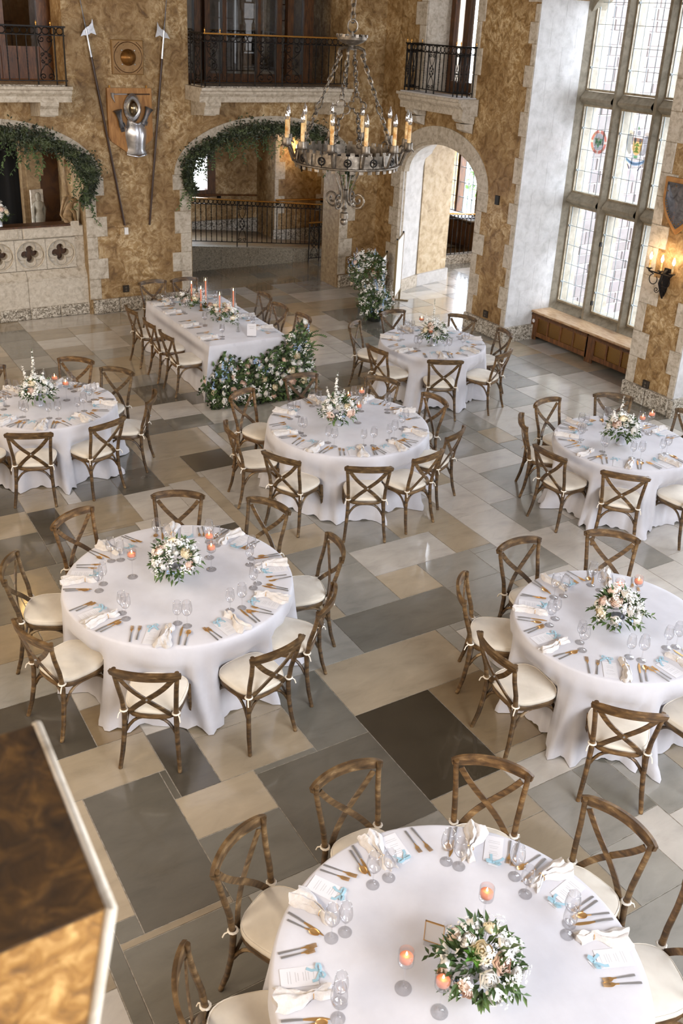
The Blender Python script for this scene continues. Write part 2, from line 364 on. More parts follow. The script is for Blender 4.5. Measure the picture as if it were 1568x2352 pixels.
# ------------------------------------------------------------------ setting: floor
floor = struct('floor', G().bb(-3, 16, -4, 20.6, -0.12, -0.004).mesh('floor', GROUT))
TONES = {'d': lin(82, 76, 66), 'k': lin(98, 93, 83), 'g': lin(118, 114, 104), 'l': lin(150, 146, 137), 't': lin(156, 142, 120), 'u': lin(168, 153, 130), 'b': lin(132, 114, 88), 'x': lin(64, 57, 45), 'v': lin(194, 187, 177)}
SLABS = [(1.26, 1.82, 3.88, 5.09, 'k'), (0.75, 1.84, 5.09, 5.55, 't'), (0.98, 1.26, 4.05, 5.09, 'u'), (1.82, 2.41, 4.40, 4.79, 'u'),
 (1.84, 2.13, 4.79, 5.5, 'd'), (2.13, 2.9, 4.79, 5.3, 'u'), (2.9, 3.36, 4.76, 5.6, 'g'), (2.41, 3.36, 3.86, 4.76, 'k'), (1.82, 2.41, 3.87, 4.40, 'g'),
 (3.36, 4.05, 3.95, 4.96, 'x'), (3.36, 4.5, 4.96, 5.56, 'u'), (3.84, 5.1, 5.58, 6.16, 'g'), (4.62, 5.12, 6.16, 6.6, 'u'), (3.98, 4.62, 6.16, 6.88, 'l'),
 (5.12, 5.73, 6.1, 6.58, 'l'), (5.6, 6.06, 6.58, 7.1, 'u'), (1.08, 1.82, 3.3, 3.87, 'g'), (1.93, 2.23, 8.62, 9.36, 'd'), (1.5, 1.93, 8.9, 9.4, 't'),
 (3.0, 3.48, 9.3, 9.9, 'k'), (3.48, 3.94, 9.35, 10.0, 'u'), (2.23, 3.0, 8.66, 9.34, 't'), (2.53, 3.0, 9.34, 9.75, 'g'), (4.21, 4.75, 10.75, 11.15, 'g'), (4.05, 4.6, 4.1, 4.96, 'b'),
 (0.9, 1.5, 5.55, 6.3, 'd'), (1.5, 1.84, 5.55, 6.0, 'b'), (6.06, 6.6, 6.5, 7.2, 'v'), (6.6, 7.2, 6.6, 7.3, 'l'), (5.75, 6.5, 5.9, 6.5, 'l'), (6.5, 7.1, 5.6, 6.6, 'v'), (4.62, 5.6, 6.6, 7.1, 'v'), (5.1, 5.75, 5.5, 6.1, 'l'), (7.0, 7.8, 7.3, 8.0, 'l'), (1.93, 2.4, 9.36, 9.76, 't'), (1.45, 1.93, 8.2, 8.9, 'k'), (3.94, 4.5, 9.5, 10.0, 'd')]
def px_of(p):
    q = Vector(p) - CAM; z = q.dot(_fw)
    return (787.467 + 2196.743 * q.dot(_r) / z, 999.457 - 2196.743 * q.dot(_u) / z) if z > 0.2 else (-9999, -9999)
def lay_slabs():
    c = 0.05; X0, Y0 = -0.7, 1.5; nx, ny = int(15.5 / c), int(17.0 / c)
    occ = [[False] * ny for _ in range(nx)]
    out = []
    def put(x0, x1, y0, y1, t):
        i0, i1, j0, j1 = [int(round(v / c)) for v in (x0 - X0, x1 - X0, y0 - Y0, y1 - Y0)]
        if any(occ[i][j] for i in range(i0, i1) for j in range(j0, j1)): 
            for i in range(i0, i1):
                for j in range(j0, j1): occ[i][j] = True
        for i in range(i0, i1):
            for j in range(j0, j1): occ[i][j] = True
        out.append((X0 + i0 * c, X0 + i1 * c, Y0 + j0 * c, Y0 + j1 * c, t))
    for s in SLABS: put(*s)
    r = random.Random(21)
    for j in range(ny):
        for i in range(nx):
            if occ[i][j]: continue
            w, h = r.choice([(0.6, 0.45), (0.9, 0.55), (0.75, 0.6), (1.2, 0.6), (0.5, 0.75), (0.65, 0.95), (0.45, 0.45), (1.05, 0.7)])
            w, h = int(w / c), int(h / c)
            a = 0
            while i + a < nx and not occ[i + a][j] and a < w: a += 1
            rest = 0
            while i + a + rest < nx and not occ[i + a + rest][j] and rest < 6: rest += 1
            if rest < 6: a += rest
            b = 0
            while j + b < ny and b < h and all(not occ[i + k][j + b] for k in range(a)): b += 1
            rest = 0
            while j + b + rest < ny and rest < 5 and all(not occ[i + k][j + b + rest] for k in range(a)): rest += 1
            if rest < 5: b += rest
            for p in range(a):
                for q in range(b): occ[i + p][j + q] = True
            x0, x1, y0, y1 = X0 + i * c, X0 + (i + a) * c, Y0 + j * c, Y0 + (j + b) * c
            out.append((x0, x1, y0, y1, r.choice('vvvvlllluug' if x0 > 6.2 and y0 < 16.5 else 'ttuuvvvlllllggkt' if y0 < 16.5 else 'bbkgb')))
    # slivers join a neighbour that shares their whole edge
    again = True
    while again:
        again = False
        for a in out:
            if min(a[1] - a[0], a[3] - a[2]) > 0.26: continue
            for b in out:
                if b is a: continue
                vx = abs(a[0] - b[0]) < 1e-6 and abs(a[1] - b[1]) < 1e-6 and (abs(a[2] - b[3]) < 1e-6 or abs(a[3] - b[2]) < 1e-6)
                hx = abs(a[2] - b[2]) < 1e-6 and abs(a[3] - b[3]) < 1e-6 and (abs(a[0] - b[1]) < 1e-6 or abs(a[1] - b[0]) < 1e-6)
                if vx or hx:
                    out.remove(a); out.remove(b); out.append((min(a[0], b[0]), max(a[1], b[1]), min(a[2], b[2]), max(a[3], b[3]), b[4])); again = True; break
            if again: break
    return out
for (x0, x1, y0, y1, t) in lay_slabs():
    ps = [px_of((x, y, 0)) for x in (x0, x1) for y in (y0, y1)]
    if max(p[0] for p in ps) < -130 or min(p[0] for p in ps) > 1700 or max(p[1] for p in ps) < 480 or min(p[1] for p in ps) > 2560: continue
    if x0 > 10.65 and y1 < 12.6 and not (x0 < 11.3 and y1 > 8.9): continue
    k = rnd.uniform(0.9, 1.1); col = tuple(v * k for v in TONES[t][:3]) + (1,)
    g = 0.004
    obj('flagstone', G().bb(-(x1 - x0) / 2 + g, (x1 - x0) / 2 - g, -(y1 - y0) / 2 + g, (y1 - y0) / 2 - g, -0.02, 0.0).mesh('flagstone', SLAB),
        floor, ((x0 + x1) / 2, (y0 + y1) / 2, rnd.uniform(-0.0012, 0.0)), color=col)

# ------------------------------------------------------------------ walls with openings
def ell(c, hw, zs, za, n=18):
    return [(c - hw * cos(pi * i / n), zs + (za - zs) * sin(pi * i / n)) for i in range(n + 1)]
def arch_hole(c, hw, zs, za, z0=-0.05, n=18):
    return [(c - hw, z0)] + ell(c, hw, zs, za, n) + [(c + hw, z0)]
def rect(a, b, z0, z1): return [(a, z0), (a, z1), (b, z1), (b, z0)]
def wall_solid(name, ax, v0, v1, outer, holes, mat):
    """solid wall between planes v0 (room side) and v1; holes: list of (front loop, back loop)"""
    g = G(); fr = [outer] + [h[0] for h in holes]; bk = [outer] + [h[1] for h in holes]
    def emb(p, val):
        v = [p[0], p[1]]; v.insert(ax, val); return v
    for loops, val in ((fr, v0), (bk, v1)):
        tri = tessellate_polygon([[Vector((p[0], p[1], 0)) for p in lp] for lp in loops])
        g.add([emb(p, val) for lp in loops for p in lp], [tuple(t) for t in tri])
    for a, b in zip(fr, bk):
        n = len(a)
        g.add([emb(p, v0) for p in a] + [emb(p, v1) for p in b], [(i, (i + 1) % n, n + (i + 1) % n, n + i) for i in range(n)])
    return struct(name, g.mesh(name, mat))
A1, A2 = (3.27, 1.55, 2.35, 3.02), (8.29, 1.56, 2.35, 3.02)
A3 = (14.215, 1.165, 2.38, 3.06)
h1, h2 = arch_hole(*A1), arch_hole(*A2)
b1, b2 = rect(1.8, 4.63, 3.84, 6.6), rect(6.73, 9.85, 3.84, 6.6)
YB, XR = 16.2, 10.7
wall_back = wall_solid('wall_back', 1, YB, 16.8, [(-3, -0.1), (-3, 7.6), (11.7, 7.6), (11.7, -0.1)], [(h, h) for h in (h1, h2, b1, b2)], PLASTER)
h3 = arch_hole(*A3); h3b = arch_hole(14.4, 1.45, 2.42, 3.2)
d3 = rect(13.5, 14.9, 3.85, 6.4)
BAYS = [(9.2, 12.0), (5.4, 8.3), (1.7, 4.8), (-2.0, 1.1)]
bay = [arch_hole((a + b) / 2, (b - a) / 2, 5.35, 6.25, -0.05, 12) for a, b in BAYS]
wall_right = wall_solid('wall_right', 0, XR, 11.66, [(-4, -0.1), (-4, 7.6), (16.2, 7.6), (16.2, -0.1)], [(h3, h3b), (d3, d3)] + [(q, q) for q in bay], PLASTER)
wall_left = struct('wall_left', G().bb(-3.4, -3, -4, 16.8, -0.1, 7.6).mesh('wall_left', PLASTER))
fw_h = [rect(1.2, 7.2, 3.8, 7.4)]  # unseen opening added behind the camera to let in frontal fill light
wall_front = wall_solid('wall_front', 1, -3.6, -4, [(-3, -0.1), (-3, 7.6), (11.7, 7.6), (11.7, -0.1)], [(h, h) for h in fw_h], PLASTER)
ceiling = struct('ceiling', G().bb(-3.4, 11.7, -4, 16.8, 7.6, 7.8).mesh('ceiling', WOOD_D))
for k in range(7):
    obj('beam', G().bb(-3, 10.7, -2.6 + 2.9 * k, -2.3 + 2.9 * k, 7.2, 7.6).mesh('beam', WOOD_D), ceiling)

# stone dressings of the openings
def arch_ring(par, ax, val, c, hw, zs, za, th, sg, n=9, pr=0.018, depth=0.1):
    m = 4
    for k in range(n):
        pts_i, pts_o = [], []
        for q in range(m + 1):
            t = pi * (k + q / m) / n + (0.002 if q == 0 else -0.002 if q == m else 0)
            pts_i.append((c - hw * cos(t), zs + (za - zs) * sin(t)))
            pts_o.append((c - (hw + th) * cos(t), zs + (za - zs + th) * sin(t)))
        obj('arch_stone', G().prism(pts_i + pts_o[::-1], ax, val - sg * pr, val + sg * depth).mesh('arch_stone', STONE), par)
def quoins(par, ax, val, edge, d, z0, z1, sg, ws=(0.2, 0.34), hs=(0.34, 0.4), pr=0.018, depth=0.12, seed=1, mat=None):
    """alternating jamb stones on the room face; d=+-1 is the way they grow from the opening edge"""
    r = random.Random(seed); z = z0; k = 0
    while z < z1 - 0.05:
        h = min(r.uniform(*hs), z1 - z)
        if z1 - z - h < 0.15: h = z1 - z
        wd = ws[k % 2] * r.uniform(0.9, 1.1); a, b = sorted((edge, edge + d * wd))
        lo, hi = sorted((val - sg * pr, val + sg * depth))
        G_ = G()
        if ax == 1: G_.bev(a, b, lo, hi, z + 0.002, z + h - 0.002, 0.006, 1, -sg)
        else: G_.bev(lo, hi, a, b, z + 0.002, z + h - 0.002, 0.006, 0, -sg)
        obj('quoin_stone', G_.mesh('quoin_stone', mat or STONE), par)
        z += h; k += 1
def reveal(par, loop_f, loop_b, ax, v0, v1, mat, inset=0.012, name='reveal_stone'):
    """stone lining of an opening cut into separate blocks along its outline"""
    n = len(loop_f)
    cx = sum(p[0] for p in loop_f) / n; cz = 1.6
    def emb(p, val):
        v = [p[0], p[1]]; v.insert(ax, val); return v
    def ins(p): 
        d = Vector((cx - p[0], cz - p[1])); d.normalize(); return (p[0] + d.x * inset, p[1] + d.y * inset)
    segs = []
    for i in range(n - 1):
        a, b, a2, b2 = loop_f[i], loop_f[i + 1], loop_b[i], loop_b[i + 1]
        ln = sqrt((a[0] - b[0]) ** 2 + (a[1] - b[1]) ** 2)
        m = max(1, int(ln / 0.42))
        for k in range(m):
            f = lambda p, q, t: (p[0] + (q[0] - p[0]) * t, p[1] + (q[1] - p[1]) * t)
            segs.append((f(a, b, k / m), f(a, b, (k + 1) / m), f(a2, b2, k / m), f(a2, b2, (k + 1) / m)))
    for k in range(0, len(segs)):
        a, b, a2, b2 = segs[k]
        vs = [emb(ins(a), v0), emb(ins(b), v0), emb(ins(b2), v1), emb(ins(a2), v1), emb(a, v0), emb(b, v0), emb(b2, v1), emb(a2, v1)]
        g = G(); g.add(vs, [(0, 1, 2, 3), (4, 7, 6, 5), (0, 4, 5, 1), (2, 6, 7, 3), (0, 3, 7, 4), (1, 5, 6, 2)])
        obj(name, g.mesh(name, mat), par)
for a, sd in ((A1, 3), (A2, 4)):
    arch_ring(wall_back, 1, YB, *a, 0.3, 1, 9)
    quoins(wall_back, 1, YB, a[0] + a[1], 1, 0.26, a[2], 1, seed=sd)
    quoins(wall_back, 1, YB, a[0] - a[1], -1, 0.26, a[2], 1, seed=sd + 5)
reveal(wall_back, h2, h2, 1, YB - 0.012, 16.82, STONE_R)
reveal(wall_back, h1, h1, 1, YB - 0.012, 16.82, STONE_R)
arch_ring(wall_right, 0, XR, *A3, 0.26, 1, 9)
arch_ring(wall_right, 0, XR + 0.03, A3[0], A3[1] - 0.06, A3[2], A3[3] - 0.06, 0.07, 1, 9)
quoins(wall_right, 0, XR, A3[0] - A3[1], -1, 0.24, A3[2], 1, (0.14, 0.27), seed=12)
quoins(wall_right, 0, XR, A3[0] + A3[1], 1, 0.24, A3[2], 1, (0.22, 0.34), seed=13)
reveal(wall_right, h3, h3b, 0, XR + 0.05, 11.67, STONE_W)
quoins(wall_right, 0, XR, 12.0, 1, 0.24, 5.33, 1, (0.1, 0.2), (0.3, 0.42), seed=14)
quoins(wall_right, 0, XR, 9.2, -1, 0.24, 5.33, 1, (0.17, 0.32), (0.28, 0.42), seed=15)
quoins(wall_right, 0, XR, 8.3, 1, 0.24, 5.4, 1, (0.1, 0.2), (0.3, 0.42), seed=16)
arch_ring(wall_right, 0, XR, 10.6, 1.4, 5.35, 6.25, 0.28, 1, 9)
quoins(wall_right, 0, XR, 13.5, -1, 3.85, 6.4, 1, (0.12, 0.22), (0.34, 0.42), seed=17)
quoins(wall_right, 0, XR, 14.9, 1, 3.85, 6.4, 1, (0.2, 0.34), (0.34, 0.42), seed=18)
# pale ashlar courses lining the window bays (far cheek seen, near cheek hidden)
def ashlar(par, x0, x1, y, z0, z1, sg, hs=0.43, ws=0.52, seed=2):
    r = random.Random(seed); z = z0; row = 0
    obj('ashlar_backing', G().bb(x0 + 0.01, x1, *sorted((y - sg * 0.001, y - sg * 0.009)), z0, z1).mesh('ashlar_backing', STONE_W), par)
    while z < z1 - 0.02:
        h = min(hs, z1 - z); x = x0; first = True
        while x < x1 - 0.02:
            w_ = min(ws * (0.5 if first and row % 2 else 1.0), x1 - x); first = False
            lo, hi = sorted((y, y - sg * 0.012))
            obj('ashlar_block', G().bev(x + 0.0007, x + w_ - 0.0007, lo, hi, z + 0.0007, z + h - 0.0007, 0.0012, 1, -sg).mesh('ashlar_block', SOOTY), par)
            x += w_
        z += h; row += 1
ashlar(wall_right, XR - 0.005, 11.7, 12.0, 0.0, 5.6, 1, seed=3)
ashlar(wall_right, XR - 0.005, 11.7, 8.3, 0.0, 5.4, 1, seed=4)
for (a, b) in BAYS[1:]:
    obj('bay_lining', G().bb(XR + 0.3, 11.66, b - 0.03, b - 0.015, 0, 5.3).bb(XR + 0.3, 11.66, a + 0.015, a + 0.03, 0, 5.3).mesh('bay_lining', STONE_W), wall_right)
# base stones
bbk = struct('baseboard_back', None)
for k in range(4):
    x0 = 4.86 + k * 0.47
    obj('base_stone', G().bev(x0 + 0.002, x0 + 0.466, YB - 0.07, YB, 0, 0.25, 0.02, 1, -1).mesh('base_stone', STONE_D), bbk)
obj('base_stone', G().bev(9.88, 10.7, YB - 0.07, YB, 0, 0.25, 0.02, 1, -1).mesh('base_stone', STONE_D), bbk)
bbr = struct('baseboard_right', None)
for (a, b) in ((12.0, 12.5), (12.504, 13.05), (15.39, 16.13), (8.3, 8.75), (8.754, 9.2)):
    obj('base_stone', G().bev(XR - 0.08, XR, a, b, 0, 0.26, 0.02, 0, -1).mesh('base_stone', STONE_D), bbr)
obj('base_stone', G().bb(XR - 0.08, XR + 0.5, 8.22, 8.3, 0, 0.26).mesh('base_stone', STONE_D), bbr)
obj('base_stone', G().bb(XR - 0.06, 11.3, 11.93, 11.985, 0, 0.26).mesh('base_stone', STONE_D), bbr)

# ------------------------------------------------------------------ windows of the right wall
STAINED = {k: glass('stained_glass_' + k, c, 0.3, 0.03) for k, c in dict(red=(0.72, 0.26, 0.2, 1), amber=(1.0, 0.72, 0.3, 1), green=(0.24, 0.52, 0.28, 1), blue=(0.38, 0.62, 0.9, 1), grey=(0.5, 0.52, 0.55, 1), cream=(0.85, 0.8, 0.7, 1), brown=(0.5, 0.3, 0.2, 1), navy=(0.16, 0.2, 0.42, 1)).items()}
XG = 11.85
def window(nm, y1, wl, mul, nl, rows, head_apex, detail):
    """stone-mullioned leaded window; y1 = far jamb, lights run towards smaller y"""
    win = struct(nm, None)
    ys = [(y1 - 0.05 - k * (wl + mul), y1 - 0.05 - k * (wl + mul) - wl) for k in range(nl)]
    zt = 6.3
    def mull(c, hw_f, hw):
        p = [(11.70, c - hw_f), (11.70, c + hw_f), (11.79, c + hw), (12.15, c + hw), (12.15, c - hw), (11.79, c - hw)]
        return G().prism([(a, b) for a, b in p], 2, 0.5, zt)
    obj('jamb', G().prism([(11.66, y1 + 0.01), (12.15, y1 + 0.01), (12.15, y1 - 0.05), (11.79, y1 - 0.05), (11.66, y1 - 0.012)], 2, 0.5, zt).mesh('jamb', STONE_F), win)
    for k in range(nl - 1):
        obj('mullion', mull(ys[k][1] - mul / 2, 0.026, mul / 2).mesh('mullion', STONE_F), win)
    y0 = ys[-1][1] - 0.05
    obj('jamb', G().prism([(11.66, y0 - 0.01), (12.15, y0 - 0.01), (12.15, y0 + 0.05), (11.79, y0 + 0.05), (11.66, y0)], 2, 0.5, zt).mesh('jamb', STONE_F), win)
    for (za, zb) in rows[:-1]:
        zc = zb + 0.1
        for (ya, yb) in ys:
            p = [(11.70, zc - 0.04), (11.70, zc + 0.0), (11.79, zc + 0.1), (12.15, zc + 0.1), (12.15, zc - 0.1), (11.79, zc - 0.1)]
            g = G(); n = len(p)
            g.add([(a, ya, b) for a, b in p] + [(a, yb, b) for a, b in p], [(i, (i + 1) % n, n + (i + 1) % n, n + i) for i in range(n)])
            obj('transom', g.mesh('transom', STONE_F), win)
    for (ya, yb) in ys:
        g = G(); g.prism([(11.66, yb), (12.15, yb), (12.15, ya), (11.66, ya)], 2, 0.40, 0.5)
        g.add([(11.68, ya, 0.5), (11.82, ya, 0.62), (12.15, ya, 0.62), (11.68, yb, 0.5), (11.82, yb, 0.62), (12.15, yb, 0.62)], [(0, 1, 4, 3), (1, 2, 5, 4)])
        obj('sill', g.mesh('sill', STONE_F), win)
    # arched head above the top lights
    c = (y1 + y0) / 2; hw = (y1 - y0) / 2
    lo = [(c - hw - 0.02, 5.0)] + [(c - hw * cos(pi * i / 14), 5.12 + (head_apex - 5.12) * sin(pi * i / 14)) for i in range(15)] + [(c + hw + 0.02, 5.0)]
    obj('arched_head', G().prism(lo + [(c + hw + 0.02, zt), (c - hw - 0.02, zt)], 0, 11.72, 12.0).mesh('arched_head', STONE_F), win)
    pm = {}
    for (ya, yb) in ys:
        for ri, (za, zb) in enumerate(rows):
            wd, h = ya - yb, zb - za
            fr = G()
            for (p, q, r_, s_) in ((ya - 0.022, ya, za, zb), (yb, yb + 0.022, za, zb), (yb + 0.022, ya - 0.022, za, za + 0.03), (yb + 0.022, ya - 0.022, zb - 0.03, zb)):
                fr.bb(11.80, 11.87, p, q, r_, s_)
            obj('casement_frame', fr.mesh('casement_frame', STONE_F if not detail else FRAME), win)
            if not detail:
                obj('pane', G().bb(XG - 0.002, XG + 0.002, yb + 0.03, ya - 0.03, za + 0.03, zb - 0.03).mesh('pane', PANE), win); continue
            nc, nr = 4, max(3, round((h - 0.06) / 0.31))
            pw, ph = (wd - 0.06) / nc, (h - 0.06) / nr
            key = (round(pw, 3), round(ph, 3))
            if key not in pm: pm[key] = G().bb(-0.0015, 0.0015, -pw / 2 + 0.003, pw / 2 - 0.003, -ph / 2 + 0.003, ph / 2 - 0.003).mesh('pane', PANE)
            ld = G()
            for i in range(nc + 1): ld.bb(XG - 0.006, XG + 0.006, yb + 0.03 + i * pw - 0.0035, yb + 0.03 + i * pw + 0.0035, za + 0.03, zb - 0.03)
            for j in range(nr + 1): ld.bb(XG - 0.008, XG + 0.008, yb + 0.03, ya - 0.03, za + 0.03 + j * ph - 0.0035, za + 0.03 + j * ph + 0.0035)
            stuff(obj('lead_cames', ld.mesh('lead_cames', LEAD), win))
            for i in range(nc):
                for j in range(nr):
                    obj('pane', pm[key], win, (XG, yb + 0.03 + (i + 0.5) * pw, za + 0.03 + (j + 0.5) * ph), (0, rnd.uniform(-0.01, 0.01), rnd.uniform(-0.012, 0.012)))
            for j in (1, nr - 1):
                obj('saddle_bar_eye', G().ball((11.815, ya - 0.03, za + 0.03 + j * ph), 0.02, 6, 4).mesh('saddle_bar_eye', LEAD), win)
    return win
FRAME = noisy('bronze_casement', [(0.3, lin(112, 98, 74)), (0.7, lin(168, 156, 132))], 8, 4, 0, 0.5)
ROWS = [(0.63, 2.30), (2.50, 3.90), (4.11, 5.75)]
win1 = window('window_1', 12.0, 0.675, 0.14, 3, ROWS, 5.75, True)
obj('bay_cheek', G().prism([(XR + 0.1, 9.215), (11.9, 9.215), (11.9, 9.66), (11.66, 9.66)], 2, 0, 5.9).mesh('bay_cheek', STONE_W), win1)
for k, (a, b) in enumerate(WIN_BAYS[1:]):
    window('window_%d' % (k + 2), b, (b - a - 0.5) / 3, 0.2, 3, ROWS, 5.75, False)
for k, (a, b) in enumerate(BAYS[1:]):
    wa, wb = WIN_BAYS[k + 1]
    obj('bay_wall', G().bb(11.66, 11.95, a - 0.1, wa, -0.1, 6.3).bb(11.66, 11.95, wb, b + 0.1, -0.1, 6.3).bb(11.66, 11.95, wa, wb, -0.1, 0.5).mesh('bay_wall', STONE_W), wall_right)
obj('bay_wall', G().bb(11.72, 11.95, 9.6, 12.05, -0.1, 0.42).mesh('bay_wall', STONE_W), wall_right)
obj('window_latch', G().bb(11.68, 11.72, 11.02, 11.05, 1.78, 1.85).mesh('window_latch', IRON), win1)
obj('window_latch', G().bb(11.68, 11.72, 11.02, 11.05, 0.80, 0.87).mesh('window_latch', IRON), win1)
# stained-glass roundel with a white flower, and a coat of arms, set in the middle row
def disc_arc(y, z, r0, r1, a0, a1, x, mat, nm, par, n=5):
    g = G(); vs = []
    for i in range(n + 1):
        a = a0 + (a1 - a0) * i / n
        vs += [(x, y + r0 * cos(a), z + r0 * 1.08 * sin(a)), (x, y + r1 * cos(a), z + r1 * 1.08 * sin(a))]
    g.add(vs, [(2 * i, 2 * i + 1, 2 * i + 3, 2 * i + 2) for i in range(n)])
    return obj(nm, g.mesh(nm, mat), par)
def poly_x(pts, x, mat, nm, par):
    g = G(); tri = tessellate_polygon([[Vector((p[0], p[1], 0)) for p in pts]])
    g.add([(x, p[0], p[1]) for p in pts], [tuple(t) for t in tri]); return obj(nm, g.mesh(nm, mat), par)
yc, zc, xs = 11.545, 3.355, 11.838
for k in range(8):
    disc_arc(yc, zc, 0.125, 0.172, k * pi / 4 + 0.12, (k + 1) * pi / 4 - 0.12, xs, STAINED['red'], 'stained_piece', win1)
    disc_arc(yc, zc, 0.125, 0.172, k * pi / 4 - 0.11, k * pi / 4 + 0.11, xs, STAINED['cream' if k % 2 == 0 else 'brown'], 'stained_piece', win1, 2)
disc_arc(yc, zc, 0.0, 0.122, 0, 2 * pi, xs - 0.001, STAINED['grey'], 'stained_piece', win1, 20)
for k, (a, m) in enumerate(((90, 'cream'), (210, 'cream'), (330, 'cream'), (30, 'green'), (150, 'green'), (270, 'green'), (60, 'cream'), (190, 'green'), (350, 'green'))):
    a = radians(a); q = a + pi / 2; L_ = 0.105 if k < 6 else 0.085
    poly_x([(yc, zc), (yc + 0.5 * L_ * cos(a) + 0.032 * cos(q), zc + 0.5 * L_ * sin(a) + 0.032 * sin(q)), (yc + L_ * cos(a), zc + L_ * sin(a)), (yc + 0.5 * L_ * cos(a) - 0.032 * cos(q), zc + 0.5 * L_ * sin(a) - 0.032 * sin(q))], xs - 0.003 - k * 0.0005, STAINED[m], 'stained_piece', win1)
ys_, zs_ = 10.73, 3.38
def sp(pts, m, x=0.0): poly_x([(ys_ - p, zs_ + q) for p, q in pts], xs - 0.002 - x, STAINED[m], 'stained_piece', win1)
sp([(-0.09, 0.08), (0.09, 0.08), (0.09, -0.04), (0.055, -0.1), (0, -0.13), (-0.055, -0.1), (-0.09, -0.04)], 'amber')
sp([(-0.09, 0.13), (0.09, 0.13), (0.09, 0.075), (-0.09, 0.075)], 'brown')
for s_ in (-1, 1):
    sp([(s_ * 0.05 - 0.022, 0.12), (s_ * 0.05 + 0.022, 0.12), (s_ * 0.05 + 0.022, 0.06), (s_ * 0.05, 0.045), (s_ * 0.05 - 0.022, 0.06)], 'blue', 0.001)
    sp([(s_ * 0.105, 0.12), (s_ * 0.16, 0.19), (s_ * 0.225, 0.16), (s_ * 0.235, 0.05), (s_ * 0.20, -0.06), (s_ * 0.14, -0.13), (s_ * 0.10, -0.1), (s_ * 0.13, 0.0)], 'grey')
    sp([(s_ * 0.10, 0.18), (s_ * 0.15, 0.235), (s_ * 0.21, 0.22), (s_ * 0.19, 0.17)], 'cream', 0.001)
    sp([(s_ * 0.16, -0.22), (s_ * 0.19, -0.22), (s_ * 0.12, -0.33), (s_ * 0.07, -0.36), (s_ * 0.09, -0.31)], 'cream')
    sp([(s_ * 0.13, -0.27), (s_ * 0.15, -0.27), (s_ * 0.09, -0.35), (s_ * 0.075, -0.34)], 'navy', 0.001)
for k, (w_, z_) in enumerate(((0.055, 0.03), (0.045, -0.02), (0.06, -0.065))):
    sp([(-w_, z_ - 0.02), (w_, z_ - 0.02), (0.0, z_ + 0.035)], 'green', 0.002 + k * 0.0004)
sp([(-0.05, -0.13), (0.05, -0.13), (0.03, -0.17), (-0.03, -0.17)], 'green', 0.001)
sp([(-0.03, 0.17), (0.03, 0.17), (0.035, 0.22), (0, 0.25), (-0.035, 0.22)], 'grey')
sp([(-0.03, 0.25), (0.0, 0.25), (-0.01, 0.30), (-0.035, 0.29)], 'green')
sc = [(-0.19 + 0.38 * i / 10, -0.17 - 0.06 * sin(pi * i / 10)) for i in range(11)]
sp(sc + [(p, q - 0.05) for p, q in sc[::-1]], 'blue')
sp([(p * 0.94, q - 0.012) for p, q in sc] + [(p * 0.94, q - 0.038) for p, q in sc[::-1]], 'grey', 0.001)

# rubble wall of the wing outside, seen through the leaded lights
ext = struct('wall_exterior', G().bb(12.2, 17.5, 12.62, 12.85, -1.5, 7.5).mesh('wall_exterior', plain('outer_mortar', lin(176, 170, 168), 0.9)))
RUB = noisy('pink_rubble', [(0.3, lin(98, 91, 89)), (0.6, lin(112, 105, 103)), (0.75, lin(124, 118, 116))], 6, 5, 0, 0.8, 0.2, tint=1.0)
r = random.Random(5); z = -0.7; row = 0
while z < 5.9:
    h = r.uniform(0.17, 0.26); x = 12.3 - r.uniform(0, 0.3)
    while x < 15.9:
        wd = r.uniform(0.26, 0.6); k = r.uniform(0.82, 1.12)
        obj('rubble_stone', G().bev(x + 0.008, x + wd - 0.008, 12.605 - r.uniform(0, 0.012), 12.63, z + 0.008, z + h - 0.008, 0.012, 1, -1).mesh('rubble_stone', RUB), ext, color=(k, k * r.uniform(0.97, 1), k * r.uniform(0.96, 1), 1))
        x += wd
    z += h; row += 1
ground = struct('ground', G().bb(11.8, 40, -20, 40, -1.7, -1.5).mesh('ground', noisy('courtyard_gravel', [(0.3, lin(120, 116, 108)), (0.7, lin(170, 166, 158))], 3, 4)))
# ------------------------------------------------------------------ hall behind the arches
def hb(nm, x0, x1, y0, y1, z0, z1, m): return struct(nm, G().bb(x0, x1, y0, y1, z0, z1).mesh(nm, m))
g = G()
hall_back = wall_solid('wall_hall_back', 1, 20.4, 20.7, [(4.9, -0.1), (4.9, 3.6), (16, 3.6), (16, -0.1)], [(rect(7.2, 9.0, 1.28, 2.75),) * 2], PLASTER)
hb('wall_hall_block', 10.13, 11.42, 19.5, 20.4, 0, 3.5, PLASTER)
quoins(hall_back, 1, 19.5, 10.13, 1, 0.5, 3.4, 1, (0.1, 0.24), (0.36, 0.44), seed=31)
quoins(hall_back, 1, 19.5, 11.42, -1, 0.5, 3.4, 1, (0.08, 0.2), (0.36, 0.44), seed=32)
hb('baseboard_hall', 10.1, 11.45, 19.45, 19.5, 0, 0.5, STONE_D); hb('baseboard_hall', 5, 10.13, 20.34, 20.4, 0, 0.62, STONE_D)
hb('wall_hall_side', 11.42, 11.6, 18.6, 20.4, 0, 3.5, PLASTER)
hb('wall_hall_divider', 4.9, 5.1, 16.8, 20.4, 0, 3.5, PLASTER)
hb('ceiling_hall', 1.0, 15.2, 16.8, 20.7, 3.5, 3.6, WOOD_D)
